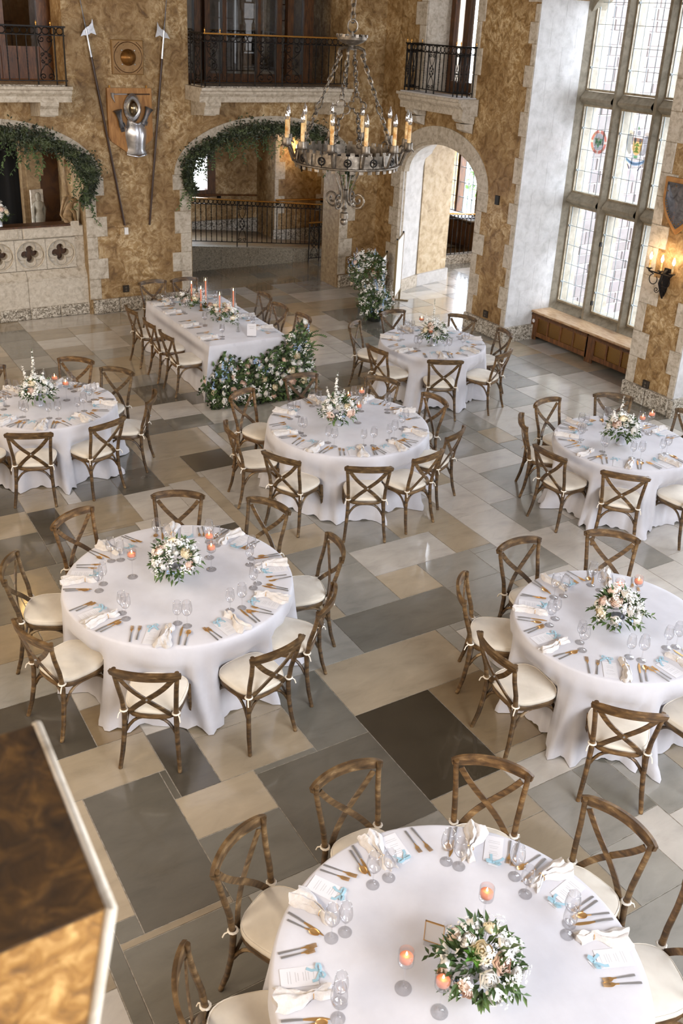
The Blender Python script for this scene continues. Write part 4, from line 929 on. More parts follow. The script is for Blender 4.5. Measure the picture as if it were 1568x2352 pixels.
# ------------------------------------------------------------------ panelled radiator covers under the window
def radiator_cover(label, y1, y0, ngr, stile_first):
    t = thing('radiator_cover', label, 'radiator cover', (11.3, (y0 + y1) / 2, 0), 0, 'oak radiator covers'); c = (y0 + y1) / 2; hw = (y1 - y0) / 2
    obj('top_rail', G().bb(0, 0.03, -hw, hw, 0.40, 0.475).mesh('top_rail', WOOD_R), t)
    obj('moulding', G().bb(-0.012, 0.0, -hw, hw, 0.425, 0.45).mesh('moulding', WOOD_D), t)
    obj('bottom_rail', G().bb(0, 0.03, -hw, hw, 0.07, 0.15).mesh('bottom_rail', WOOD_R), t)
    obj('end_board', G().bb(0, 0.4, hw - 0.02, hw, 0.0, 0.475).mesh('end_board', WOOD_R), t); obj('end_board', G().bb(0, 0.4, -hw, -hw + 0.02, 0.0, 0.475).mesh('end_board', WOOD_R), t)
    obj('radiator_fins', G().bb(0.1, 0.3, -hw + 0.05, hw - 0.05, 0.03, 0.36).mesh('radiator_fins', plain('grey_radiator', lin(96, 100, 104), 0.5)), t)
    s1 = 0.13
    xa, xb = -hw + (0.0 if stile_first else s1), hw - (s1 if stile_first else 0.0)
    obj('stile', G().bev(-0.006, 0.03, hw - s1 if stile_first else -hw, hw if stile_first else -hw + s1, 0.0, 0.44, 0.01, 0, -1).mesh('stile', WOOD_R), t)
    pw = (xb - xa) / ngr
    for k in range(ngr):
        a, b = xa + k * pw, xa + (k + 1) * pw
        obj('stile', G().bb(0, 0.03, a, a + 0.035, 0.15, 0.40).mesh('stile', WOOD_R), t)
        if k == ngr - 1: obj('stile', G().bb(0, 0.03, b - 0.03, b, 0.15, 0.40).mesh('stile', WOOD_R), t)
        a += 0.035; b -= 0.0 if k < ngr - 1 else 0.03
        gr = G(); n = 11; wd, hh = b - a, 0.25
        for i in range(-n, 2 * n):
            for sg in (-1, 1):
                u0 = i * 0.03
                p0 = Vector((0.016, 0, 0)); 
                z0, z1 = 0.15, 0.40; ya = a + u0; yb = ya + sg * hh
                # clip the diagonal wire to the panel
                t0, t1 = 0.0, 1.0
                dy = yb - ya
                ta, tb = sorted(((a - ya) / dy, (b - ya) / dy)); t0, t1 = max(t0, ta), min(t1, tb)
                if t1 - t0 < 0.05: continue
                gr.strip([(0.016 + 0.001 * sg, ya + dy * t0, z0 + hh * t0), (0.016 + 0.001 * sg, ya + dy * t1, z0 + hh * t1)], Vector((1, 0, 0)), 0.007, 0.002)
        stuff(obj('brass_grille', gr.mesh('brass_grille', BRASS), t))
    return t
radiator_cover('panelled oak radiator cover with a white sticker, nearer the stone cheek', 11.99, 10.63, 4, True)
radiator_cover('panelled oak radiator cover with brass grilles, running behind the plaster pier', 10.62, 9.24, 4, True)
tag(obj('window_seat_top', G().bev(11.27, 11.70, 9.24, 11.985, 0.476, 0.512, 0.006, 0, -1).mesh('window_seat_top', noisy('worn_oak_top', [(0.3, lin(150, 110, 70)), (0.6, lin(190, 164, 132))], 6, 5, 0.5, 0.35, stretch=(5, 1, 1)))), 'worn oak ledge on top of the radiator covers below the window', 'ledge')
tag(obj('paper_sticker', G().lathe([(0.033, 0), (0.033, 0.002)], 8, (11.292, 11.925, 0.33), Matrix.Rotation(-pi / 2, 3, 'Y')).mesh('paper_sticker', PAPER)), 'small white sticker on the end stile of the radiator cover', 'sticker')
# ------------------------------------------------------------------ arms and plaques on the pier between the arches
WY = YB - 0.02
def halberd(label, foot, top_ax, tip, side):
    F, A = Vector(foot), Vector(top_ax); d = (A - F).normalized(); q = Vector((d.z, 0, -d.x)); n = Vector((0, -1, 0))
    t = thing('halberd', label, 'halberd', F, 0, 'halberds on the pier'); L_ = (A - F).length
    obj('pole', G().tube([(0, 0, 0), d * (L_ - 0.34), d * (L_ - 0.28)], [0.02, 0.021, 0.015], 8).mesh('pole', plain('dark_stained_ash', lin(52, 30, 18), 0.4), 60), t)
    obj('socket', G().tube([d * (L_ - 0.38), d * (L_ - 0.12), d * (L_ + 0.05)], [0.022, 0.017, 0.02], 8).mesh('socket', STEEL, 60), t)
    def plate(pts, nm):
        g = G(); m = len(pts); vs = []
        for off in (-0.012, 0.012): vs += [d * (L_ + b) + q * (a * side) + n * off for a, b in pts]
        tri = tessellate_polygon([[Vector((a, b, 0)) for a, b in pts]])
        g.add(vs, [tuple(x) for x in tri] + [tuple(m + i for i in x) for x in tri] + [(i, (i + 1) % m, m + (i + 1) % m, m + i) for i in range(m)])
        obj(nm, g.mesh(nm, STEEL), t)
    plate([(0.0, 0.06), (0.05, 0.07), (0.10, 0.11), (0.13, 0.17), (0.125, 0.05), (0.145, -0.07), (0.07, -0.03), (0.0, -0.06)], 'axe_blade')
    plate([(0.0, 0.05), (-0.05, 0.02), (-0.11, -0.06), (-0.05, -0.05), (0.0, -0.06)], 'back_spike')
    obj('spear_point', G().tube([d * (L_ + 0.03), d * (L_ + 0.2), d * (L_ + tip)], [0.015, 0.010, 0.003], 6).mesh('spear_point', STEEL_D, 60), t)
halberd('long halberd leaning from the balcony corner, blade turned toward the round boss plaque', (5.47, WY - 0.06, 1.54), (4.99, WY - 0.06, 4.62), 0.9, 1)
halberd('long upright halberd beside the garlanded arch, blade turned toward the round boss plaque', (5.92, WY - 0.06, 1.52), (6.28, WY - 0.06, 4.62), 0.9, -1)
bp = thing('boss_plaque', 'square wooden plaque with a dark bronze domed boss and four studs', 'plaque', (5.66, WY, 4.25))
obj('board', G().bev(-0.265, 0.265, -0.05, 0.02, -0.265, 0.265, 0.015, 1, -1).mesh('board', noisy('tan_painted_board', [(0.3, lin(128, 96, 54)), (0.7, lin(158, 122, 74))], 5, 4, 0.4, 0.55)), bp)
RX = Matrix.Rotation(pi / 2, 3, 'X')
obj('round_rim', G().tube([(0.235 * cos(2 * pi * i / 32), -0.052, 0.235 * sin(2 * pi * i / 32)) for i in range(32)], 0.006, 4, closed=True).mesh('round_rim', WOOD_D, 60), bp)
obj('boss', G().lathe([(0.13, 0), (0.125, 0.02), (0.11, 0.03), (0.10, 0.05), (0.06, 0.085), (0.0, 0.10)], 24, (0, -0.05, 0), RX).mesh('boss', noisy('bronze_boss', [(0.3, lin(88, 58, 26)), (0.7, lin(160, 112, 56))], 6, 3, 0.5, 0.35, metal=0.7), 60), bp)
for a in (45, 135, 225, 315): obj('stud', G().ball((0.15 * cos(radians(a)), -0.058, 0.15 * sin(radians(a))), 0.014, 8, 6).mesh('stud', STEEL, 180), bp)
for a in range(0, 360, 45): obj('nail_head', G().ball((0.2 * cos(radians(a + 22)), -0.052, 0.2 * sin(radians(a + 22))), 0.005, 6, 4).mesh('nail_head', IRON), bp)
for sx in (-1, 1):
    for sz in (-1, 1): obj('corner_groove', G().tube([(sx * 0.235, -0.051, sz * 0.14), (sx * 0.19, -0.051, sz * 0.19), (sx * 0.14, -0.051, sz * 0.235)], 0.005, 4).mesh('corner_groove', WOOD_D), bp)
ap = thing('armour_board', 'honey oak board with pointed base carrying the breastplate and helmet', 'plaque', (5.66, WY, 3.3))
obj('board', G().prism([(-0.38, 0.48), (0.38, 0.48), (0.38, -0.29), (0.345, -0.36), (0, -0.6), (-0.345, -0.36), (-0.38, -0.29)], 1, -0.045, 0.02).mesh('board', WOOD_O), ap)
for x in (-0.33, 0.3): obj('hanger', G().bb(x - 0.012, x + 0.012, -0.03, 0.0, 0.47, 0.52).mesh('hanger', BRASS), ap)
bw = WY - 0.045
bpz = thing('breastplate', 'polished steel breastplate with a central ridge mounted on the oak board', 'armour', (5.74, bw, 3.02))
prof = [(-0.30, 0.165, 0.06), (-0.27, 0.175, 0.08), (-0.22, 0.15, 0.085), (-0.12, 0.165, 0.11), (0.0, 0.185, 0.13), (0.10, 0.185, 0.12), (0.17, 0.155, 0.10), (0.23, 0.14, 0.08)]
g = G(); n = 15; vs = []
for z, hw, dp in prof:
    for i in range(n):
        u = -1 + 2 * i / (n - 1); top = 0.0 if z < 0.2 else 0.05 * (abs(u) - 0.4)
        vs.append((hw * u, -dp * (1 - abs(u) ** 2.2) - 0.015 * (1 - abs(u)) - 0.01, z + top))
g.add(vs, [(j * n + i, j * n + i + 1, (j + 1) * n + i + 1, (j + 1) * n + i) for j in range(len(prof) - 1) for i in range(n - 1)])
obj('plate', g.mesh('plate', STEEL, 40), bpz)
obj('rolled_hem', G().tube([(0.17 * u, -0.08 * (1 - abs(u) ** 2.2) - 0.02, -0.30 - 0.03 * (1 - abs(u))) for u in [-1 + 2 * i / 12 for i in range(13)]], 0.012, 6).mesh('rolled_hem', STEEL, 60), bpz)
obj('neck_roll', G().tube([(0.10 * u, -0.05 - 0.06 * (1 - u * u), 0.24 - 0.045 * (1 - u * u)) for u in [-1 + 2 * i / 10 for i in range(11)]], 0.009, 6).mesh('neck_roll', STEEL, 60), bpz)
for i in range(9): obj('rivet', G().ball((-0.13 + 0.033 * i, -0.075 - 0.045 * (1 - abs(i - 4) / 4), 0.19 - 0.04 * (1 - abs(i - 4) / 4)), 0.006, 6, 4).mesh('rivet', STEEL), bpz)
hm = thing('helmet', 'bright steel almond-shaped helmet with riveted brim above the breastplate', 'helmet', (5.68, bw, 3.47))
g = G(); n = 24
def almond(a, r): return (0.15 * r * sin(a) * (1 - 0.25 * abs(cos(a)) ** 3), 0.235 * r * cos(a))
rings_ = [(1.0, 0.04), (0.8, 0.075), (0.62, 0.06)]
vs = []
for r_, y in rings_:
    for i in range(n):
        x, z = almond(2 * pi * i / n, r_); vs.append((x, -y - 0.02, z))
g.add(vs, [(j * n + i, j * n + (i + 1) % n, (j + 1) * n + (i + 1) % n, (j + 1) * n + i) for j in range(2) for i in range(n)])
obj('brim', g.mesh('brim', STEEL, 40), hm)
g = G(); vs = []
for r_, y in ((0.62, 0.08), (0.5, 0.13), (0.3, 0.17), (0.05, 0.18)):
    for i in range(n):
        x, z = almond(2 * pi * i / n, r_); vs.append((x, -y, z))
g.add(vs, [(j * n + i, j * n + (i + 1) % n, (j + 1) * n + (i + 1) % n, (j + 1) * n + i) for j in range(3) for i in range(n)] + [tuple(3 * n + i for i in range(n))])
obj('skull', g.mesh('skull', noisy('shadowed_steel', [(0.3, lin(96, 84, 66)), (0.7, lin(176, 160, 132))], 5, 3, 0.4, 0.22, metal=1.0), 60), hm)
for i in range(22):
    x, z = almond(2 * pi * i / 22, 0.9); obj('rivet', G().ball((x, -0.078, z), 0.007, 6, 4).mesh('rivet', BRASS), hm)
def gauntlet(label, x, z, rot):
    t = thing('gauntlet', label, 'armour', (x, bw, z), 0, 'gauntlets on the oak board')
    R_ = Matrix.Rotation(rot, 3, 'Y'); g = G()
    g.lathe([(0.038, -0.04), (0.036, 0.03), (0.05, 0.11), (0.072, 0.16), (0.078, 0.165)], 14, (0, -0.07, 0), R_); obj('cuff', g.mesh('cuff', STEEL_D, 60), t)
    g = G(); g.tube([R_ @ Vector((0, 0, -0.03)) + Vector((0, -0.07, 0)), R_ @ Vector((0, 0, -0.11)) + Vector((0, -0.06, 0))], [0.04, 0.044], 10); obj('hand_plate', g.mesh('hand_plate', STEEL_D, 60), t)
    for k in range(4): obj('finger_plate', G().tube([R_ @ Vector((-0.03 + 0.02 * k, 0, -0.10)) + Vector((0, -0.07, 0)), R_ @ Vector((-0.026 + 0.018 * k, 0, -0.15)) + Vector((0, -0.06, 0)), R_ @ Vector((-0.022 + 0.015 * k, 0, -0.19)) + Vector((0, -0.045, 0))], [0.011, 0.01, 0.007], 6).mesh('finger_plate', STEEL_D, 60), t)
    obj('thumb_plate', G().tube([R_ @ Vector((0.04, -0.03, -0.05)) + Vector((0, -0.06, 0)), R_ @ Vector((0.058, -0.03, -0.12)) + Vector((0, -0.05, 0))], [0.012, 0.008], 6).mesh('thumb_plate', STEEL_D, 60), t)
    obj('cuff_lining', G().lathe([(0.0, 0.10), (0.07, 0.163)], 14, (0, -0.07, 0), R_).mesh('cuff_lining', BLACK), t)
gauntlet('dark steel gauntlet hanging nearer the war hammer head, cuff up', 5.46, 3.28, radians(-14))
gauntlet('dark steel gauntlet leaning out beside the upright halberd, cuff up', 5.90, 3.32, radians(24))
wh_ = thing('war_hammer', 'slim war hammer with a curved spike lying along the board top', 'hammer', (5.66, bw - 0.02, 3.685))
obj('shaft', G().tube([(-0.05, 0, 0), (0.34, 0, 0)], 0.011, 6).mesh('shaft', plain('hammer_shaft', lin(58, 36, 20), 0.5), 60), wh_)
obj('shank', G().tube([(-0.28, 0, 0.0), (-0.05, 0, 0)], 0.012, 6).mesh('shank', STEEL, 60), wh_)
obj('head', G().tube([(-0.30, 0, 0.02), (-0.30, 0, -0.03), (-0.285, 0, -0.08), (-0.26, 0, -0.13)], [0.03, 0.026, 0.014, 0.003], 6).mesh('head', STEEL, 60), wh_)
for nm, lb, x, z, m in (('wall_box', 'tan junction box beside a white one below the halberd foot', 5.435, 1.43, PLASTER), ('wall_box', 'small white junction box below the halberd foot', 5.51, 1.43, WHITE)):
    tag(obj(nm, G().bev(x - 0.035, x + 0.035, WY - 0.03, WY + 0.03, z - 0.06, z + 0.06, 0.004, 1, -1).mesh(nm, m)), lb, 'box')
def outlet(label, pos, rz, dark=True):
    t = thing('power_outlet', label, 'outlet', pos, rz)
    obj('plate', G().bev(-0.055, 0.055, -0.018, 0.01, -0.06, 0.06, 0.004, 1, -1).mesh('plate', plain('dark_outlet', lin(44, 36, 28), 0.5)), t)
    for z in (-0.025, 0.025): obj('socket_face', G().lathe([(0.018, 0), (0.018, 0.004)], 12, (0, -0.018, z), RX).mesh('socket_face', plain('outlet_face', lin(90, 80, 66), 0.5)), t)
outlet('dark double power outlet low on the pier behind the head table', (5.465, WY + 0.01, 0.40), 0)
outlet('small dark outlet low on the wall between doorway and window', (XR - 0.012, 12.50, 0.36), -pi / 2)
outlet('small dark outlet low on the plaster pier beside the window', (XR - 0.012, 8.80, 0.31), -pi / 2)
tag(obj('wall_control', G().bev(XR - 0.035, XR + 0.01, 12.47, 12.56, 2.25, 2.40, 0.004, 0, -1).mesh('wall_control', plain('black_control', lin(20, 18, 16), 0.5))), 'small black control box high on the plaster beside the plain doorway', 'control box')

# heater shield and three-light sconce on the window pier
sp_ = thing('shield_plaque', 'dark iron heater shield on a shield-shaped oak board above the sconce', 'plaque', (XR - 0.04, 8.73, 2.9))
def shield(w_, h, n=8):
    p = [(-w_, h), (w_, h)]
    for i in range(1, n + 1): p.append((w_ * (1 - (i / n) ** 2.0), h * 0.35 - h * 1.5 * i / n))
    return p + [(-x, z) for x, z in p[2:-1][::-1]]
obj('board', G().prism(shield(0.31, 0.34), 0, -0.03, 0.01).mesh('board', WOOD_O), sp_)
g = G(); sh = shield(0.25, 0.27); m = len(sh)
for k in range(m):
    a, b = sh[k], sh[(k + 1) % m]
    g.add([(-0.04, a[0], a[1]), (-0.04, b[0], b[1]), (-0.075, b[0] * 0.6, b[1] * 0.6), (-0.075, a[0] * 0.6, a[1] * 0.6), (-0.09, 0, 0)], [(0, 1, 2, 3), (3, 2, 4)])
obj('shield_face', g.mesh('shield_face', STEEL_D, 60), sp_)
obj('shield_edge', G().tube([(-0.04, x, z) for x, z in sh], 0.008, 5, closed=True).mesh('shield_edge', STEEL_D, 60), sp_)
for k in range(0, 24):
    t_ = k / 24 * m; i = int(t_); f = t_ - i; a, b = sh[i % m], sh[(i + 1) % m]
    obj('rivet', G().ball((-0.056, (a[0] + (b[0] - a[0]) * f) * 0.9, (a[1] + (b[1] - a[1]) * f) * 0.9), 0.008, 6, 4).mesh('rivet', BRASS), sp_)
def sconce(nm, label, pos, rz, watt):
    """local: x along the wall, -y into the room"""
    t = thing(nm, label, 'sconce', pos, rz)
    obj('back_plate', G().prism([(-0.05, 0.1), (0.05, 0.1), (0.06, 0.0), (0.03, -0.22), (0, -0.3), (-0.03, -0.22), (-0.06, 0.0)], 1, -0.025, 0.0).mesh('back_plate', IRON), t)
    obj('stem', G().tube([(0, -0.02, 0.08), (0, -0.10, 0.02), (0, -0.13, -0.1), (0, -0.06, -0.26), (0, -0.03, -0.32)], [0.02, 0.022, 0.024, 0.02, 0.012], 8).mesh('stem', IRON, 60), t)
    obj('cross_arm', G().tube([(-0.2, -0.16, 0.04), (0, -0.16, 0.04), (0.2, -0.16, 0.04)], 0.011, 6).mesh('cross_arm', IRON, 60), t)
    for s in (-1, 1):
        obj('scroll', G().tube([(s * (0.2 + 0.0), -0.16, 0.04)] + [(s * (0.11 + 0.07 * cos(a)), -0.15, -0.06 + 0.07 * sin(a)) for a in [pi / 2 - 0.5 * k for k in range(12)]], 0.007, 5).mesh('scroll', IRON, 60), t)
        obj('scroll', G().tube(spiral((s * 0.05, -0.2), 0.045, 1.4, 0, s), 0.006, 5).mesh('scroll', IRON, 60), t, (0, -0.12, 0))
    for x in (-0.2, 0.0, 0.2):
        obj('drip_cup', G().lathe([(0.012, 0.05), (0.03, 0.07), (0.045, 0.075), (0.045, 0.08), (0.02, 0.085)], 10, (x, -0.16, 0)).mesh('drip_cup', IRON, 60), t)
        c = obj('candle_sleeve', G().lathe([(0.014, 0.08), (0.014, 0.2)], 10, (x, -0.16, 0)).mesh('candle_sleeve', WAX_I, 60), t)
        obj('bulb', G().lathe([(0.008, 0.2), (0.018, 0.225), (0.02, 0.24), (0.012, 0.27), (0.003, 0.3)], 10, (x, -0.16, 0)).mesh('bulb', BULB_ON, 60), c)
        M_ = Matrix.Rotation(rz, 3, 'Z'); lamp('sconce_lamp', Vector(pos) + M_ @ Vector((x, -0.16, 0.27)), watt / 3, (1.0, 0.62, 0.27), 0.02)
    return t
sconce('wall_sconce', 'black scrolled iron wall sconce with three lit candle bulbs beside the window', (XR - 0.015, 8.77, 1.93), -pi / 2, 11)
sconce('wall_sconce', 'lit iron wall sconce on the far hall wall behind the chandelier rim', (10.78, 19.48, 2.1), 0, 70)

# ------------------------------------------------------------------ chandelier
CX_, CY_, = 4.95, 8.05
ch = thing('chandelier', 'huge ring-shaped iron chandelier with twelve unlit candle bulbs on four chains', 'chandelier', (CX_, CY_, 3.66))
TH0 = radians(57.8) + radians(2)      # faces the camera between two candles
RB = 0.475
def band_seg(a0, a1, r, z0, z1, th=0.012, n=4):
    g = G(); vs = []
    for i in range(n + 1):
        a = a0 + (a1 - a0) * i / n
        for rr_, z in ((r, z0), (r, z1), (r - th, z1), (r - th, z0)): vs.append((rr_ * cos(a), rr_ * sin(a), z))
    g.add(vs, [(4 * i + k, 4 * i + (k + 1) % 4, 4 * i + 4 + (k + 1) % 4, 4 * i + 4 + k) for i in range(n) for k in range(4)] + [(0, 1, 2, 3), (4 * n + 3, 4 * n + 2, 4 * n + 1, 4 * n)])
    return g
for k in range(12):
    a = TH0 + radians(15 + 30 * k)
    p = obj('band_panel', band_seg(a - radians(14.4), a + radians(14.4), RB, 0.06, 0.175).mesh('band_panel', IRON_L, 40), ch)
    am = a + radians(15)
    R_ = Matrix.Rotation(am, 3, 'Z')
    g = G(); g.tube([R_ @ Vector((RB + 0.008, 0.033 * cos(2 * pi * i / 16), 0.115 + 0.033 * sin(2 * pi * i / 16))) for i in range(16)], 0.006, 5, closed=True)
    g.tube([R_ @ Vector((RB + 0.01, -0.018, 0.12)), R_ @ Vector((RB + 0.012, -0.008, 0.13)), R_ @ Vector((RB + 0.012, 0.008, 0.108)), R_ @ Vector((RB + 0.01, 0.018, 0.118))], 0.006, 4)
    obj('medallion', g.mesh('medallion', IRON, 60), ch)
    for j in range(3):
        b = a - radians(10) + radians(10) * j
        obj('crenel', band_seg(b - radians(2.6), b + radians(2.6), RB + 0.004, 0.17, 0.205, 0.016, 1).mesh('crenel', IRON_L), ch)
        obj('fringe_tab', band_seg(b - radians(2.4), b + radians(2.4), RB + 0.02, 0.015, 0.05, 0.01, 1).mesh('fringe_tab', IRON_L), ch)
obj('rope_rim', G().tube([((RB + 0.018) * cos(2 * pi * i / 72), (RB + 0.018) * sin(2 * pi * i / 72), 0.055) for i in range(72)], [0.014 if i % 2 else 0.010 for i in range(72)], 6, closed=True).mesh('rope_rim', IRON_L, 60), ch)
obj('inner_rim', G().tube([((RB - 0.02) * cos(2 * pi * i / 48), (RB - 0.02) * sin(2 * pi * i / 48), 0.065) for i in range(48)], 0.012, 6, closed=True).mesh('inner_rim', IRON, 60), ch)
RC = 0.59
for k in range(12):
    a = TH0 + radians(15 + 30 * k) ; R_ = Matrix.Rotation(a, 3, 'Z'); T_ = lambda x, z: R_ @ Vector((x, 0, z))
    arm = obj('candle_arm', G().tube([T_(RB, 0.19), T_(RB + 0.012, 0.10), T_(RB + 0.02, 0.07), T_(RB + 0.05, 0.08), T_(RB + 0.08, 0.16), T_(RC - 0.02, 0.2), T_(RC, 0.215)], [0.012, 0.014, 0.012, 0.013, 0.014, 0.014, 0.02], 6).mesh('candle_arm', IRON_L, 60), ch)
    g = G(); g.lathe([(0.015, 0.2), (0.042, 0.215), (0.046, 0.225), (0.04, 0.24), (0.04, 0.285), (0.034, 0.285), (0.034, 0.25)], 12, T_(RC, 0)); obj('cup', g.mesh('cup', IRON_L, 40), ch)
    g = G()
    for q in range(4):
        b = q * pi / 2 + a + pi / 4; c_ = T_(RC, 0); g.tube([c_ + Vector((0.04 * cos(b), 0.04 * sin(b), 0.22)), c_ + Vector((0.06 * cos(b), 0.06 * sin(b), 0.21)), c_ + Vector((0.065 * cos(b), 0.065 * sin(b), 0.195))], [0.008, 0.008, 0.004], 4)
    obj('cup_tabs', g.mesh('cup_tabs', IRON_L, 60), ch)
    g = G(); g.lathe([(0.0185, 0.25), (0.0185, 0.44), (0.010, 0.445)], 10, T_(RC, 0)); s_ = obj('candle_sleeve', g.mesh('candle_sleeve', WAX_I, 60), ch)
    g = G(); g.lathe([(0.009, 0.44), (0.02, 0.462), (0.022, 0.48), (0.016, 0.512), (0.007, 0.54), (0.002, 0.56)], 10, T_(RC, 0)); obj('bulb', g.mesh('bulb', BULB_OFF, 60), s_)
def chain(g, p0, p1, ln=0.068, wd=0.019, r=0.0072, start=0):
    p0, p1 = Vector(p0), Vector(p1); d = p1 - p0; n = max(1, round(d.length / (ln * 0.78))); t = d.normalized()
    a = t.cross(Vector((0, 0, 1)) if abs(t.z) < 0.95 else Vector((1, 0, 0))).normalized(); b = t.cross(a)
    for k in range(n):
        c = p0 + d * (k + 0.5) / n; s_ = a if (k + start) % 2 else b; h = ln / 2 - wd
        pts = []
        for i in range(10):
            th = 2 * pi * i / 10; pts.append(c + s_ * wd * cos(th) + t * (wd * sin(th) + (h if sin(th) > 0 else -h)))
        g.tube(pts, r, 4, closed=True)
    return g
for k in range(4):
    a = TH0 + radians(90 * k) + radians(-17); ca, sa = cos(a), sin(a)
    top, bot = Vector((0.105 * ca, 0.105 * sa, 1.02)), Vector((RB * 0.93 * ca, RB * 0.93 * sa, 0.2)); mid = top.lerp(bot, 0.56)
    dv = (bot - top).normalized()
    g = chain(G(), top, mid - dv * 0.085); chain(g, mid + dv * 0.085, bot); obj('chain', g.mesh('chain', IRON_L, 60), ch)
    q = Vector((-sa, ca, 0)); g = G()
    pts = [mid + (dv * z + q * x) * 0.62 for x, z in quatrefoil(7)]
    g.tube(pts, 0.0075, 5, closed=True); obj('quatrefoil_link', g.mesh('quatrefoil_link', IRON_L, 60), ch)
    obj('bottom_ring', G().tube([bot + Vector((0, 0, -0.03)) + (Vector((0, 0, 1)) * sin(2 * pi * i / 12) + q * cos(2 * pi * i / 12)) * 0.03 for i in range(12)], 0.006, 4, closed=True).mesh('bottom_ring', IRON_L, 60), ch)
    obj('top_hook', G().tube([Vector((0, 0, 1.08)), Vector((0.06 * ca, 0.06 * sa, 1.085)), Vector((0.115 * ca, 0.115 * sa, 1.065)), Vector((0.128 * ca, 0.128 * sa, 1.03)), Vector((0.11 * ca, 0.11 * sa, 1.0)), Vector((0.09 * ca, 0.09 * sa, 1.02))], [0.016, 0.016, 0.016, 0.014, 0.012, 0.009], 6).mesh('top_hook', IRON_L, 60), ch)
    # lower scrolled basket
    b_ = TH0 + radians(45 + 90 * k) + radians(20); cb, sb_ = cos(b_), sin(b_)
    n = 14; pts = []; rs = []
    for i in range(n + 1):
        f = i / n; r_ = 0.19 - 0.13 * f ** 0.8; pts.append((r_ * cb, r_ * sb_, 0.06 - 0.25 * f)); rs.append(0.011 if i % 2 else 0.0075)
    obj('twisted_bar', G().tube(pts, rs, 6).mesh('twisted_bar', IRON_L, 60), ch)
    obj('spoke', G().tube([(0.19 * cb, 0.19 * sb_, 0.065), ((RB - 0.02) * cb, (RB - 0.02) * sb_, 0.065)], 0.009, 5).mesh('spoke', IRON_L, 60), ch)
    sp2 = [(0.06 * cb, 0.06 * sb_, -0.19), (0.05 * cb, 0.05 * sb_, -0.25), (0.06 * cb, 0.06 * sb_, -0.31)]
    for i in range(20):
        th = pi * 1.15 + i * 0.52; r_ = 0.085 * (1 - i / 23); sp2.append(((0.145 + r_ * cos(th)) * cb, (0.125 + r_ * cos(th)) * sb_, -0.285 + r_ * sin(th)))
    obj('scroll', G().tube(sp2, 0.0105, 6).mesh('scroll', IRON_L, 60), ch)
obj('centre_stem', G().lathe([(0.012, -0.05), (0.014, -0.19), (0.03, -0.2), (0.03, -0.26), (0.018, -0.27), (0.016, -0.36), (0.03, -0.375), (0.02, -0.39), (0.022, -0.41), (0.04, -0.42), (0.042, -0.47), (0.02, -0.475)], 12).mesh('centre_stem', IRON_L, 50), ch)
obj('finial_ball', G().ball((0, 0, -0.505), 0.036, 14, 10).mesh('finial_ball', IRON_L, 180), ch)
obj('top_dish', G().lathe([(0.02, 1.06), (0.03, 1.10), (0.06, 1.11), (0.10, 1.125), (0.135, 1.15), (0.14, 1.18), (0.13, 1.18), (0.10, 1.15), (0.02, 1.15), (0.012, 1.22)], 28).mesh('top_dish', IRON_L, 40), ch)
for k in range(14):
    b = 2 * pi * k / 14; obj('dish_crenel', band_seg(b - 0.1, b + 0.1, 0.146, 1.17, 1.195, 0.012, 1).mesh('dish_crenel', IRON_L), ch)
obj('suspension_ring', G().tube([(0.045 * cos(2 * pi * i / 16) * cos(TH0 + 1.57), 0.045 * cos(2 * pi * i / 16) * sin(TH0 + 1.57), 1.265 + 0.055 * sin(2 * pi * i / 16)) for i in range(16)], 0.008, 6, closed=True).mesh('suspension_ring', IRON_L, 60), ch)
obj('main_chain', chain(G(), (0, 0, 1.30), (0, 0, 3.94), 0.09, 0.023, 0.008).mesh('main_chain', IRON_L, 60), ch)

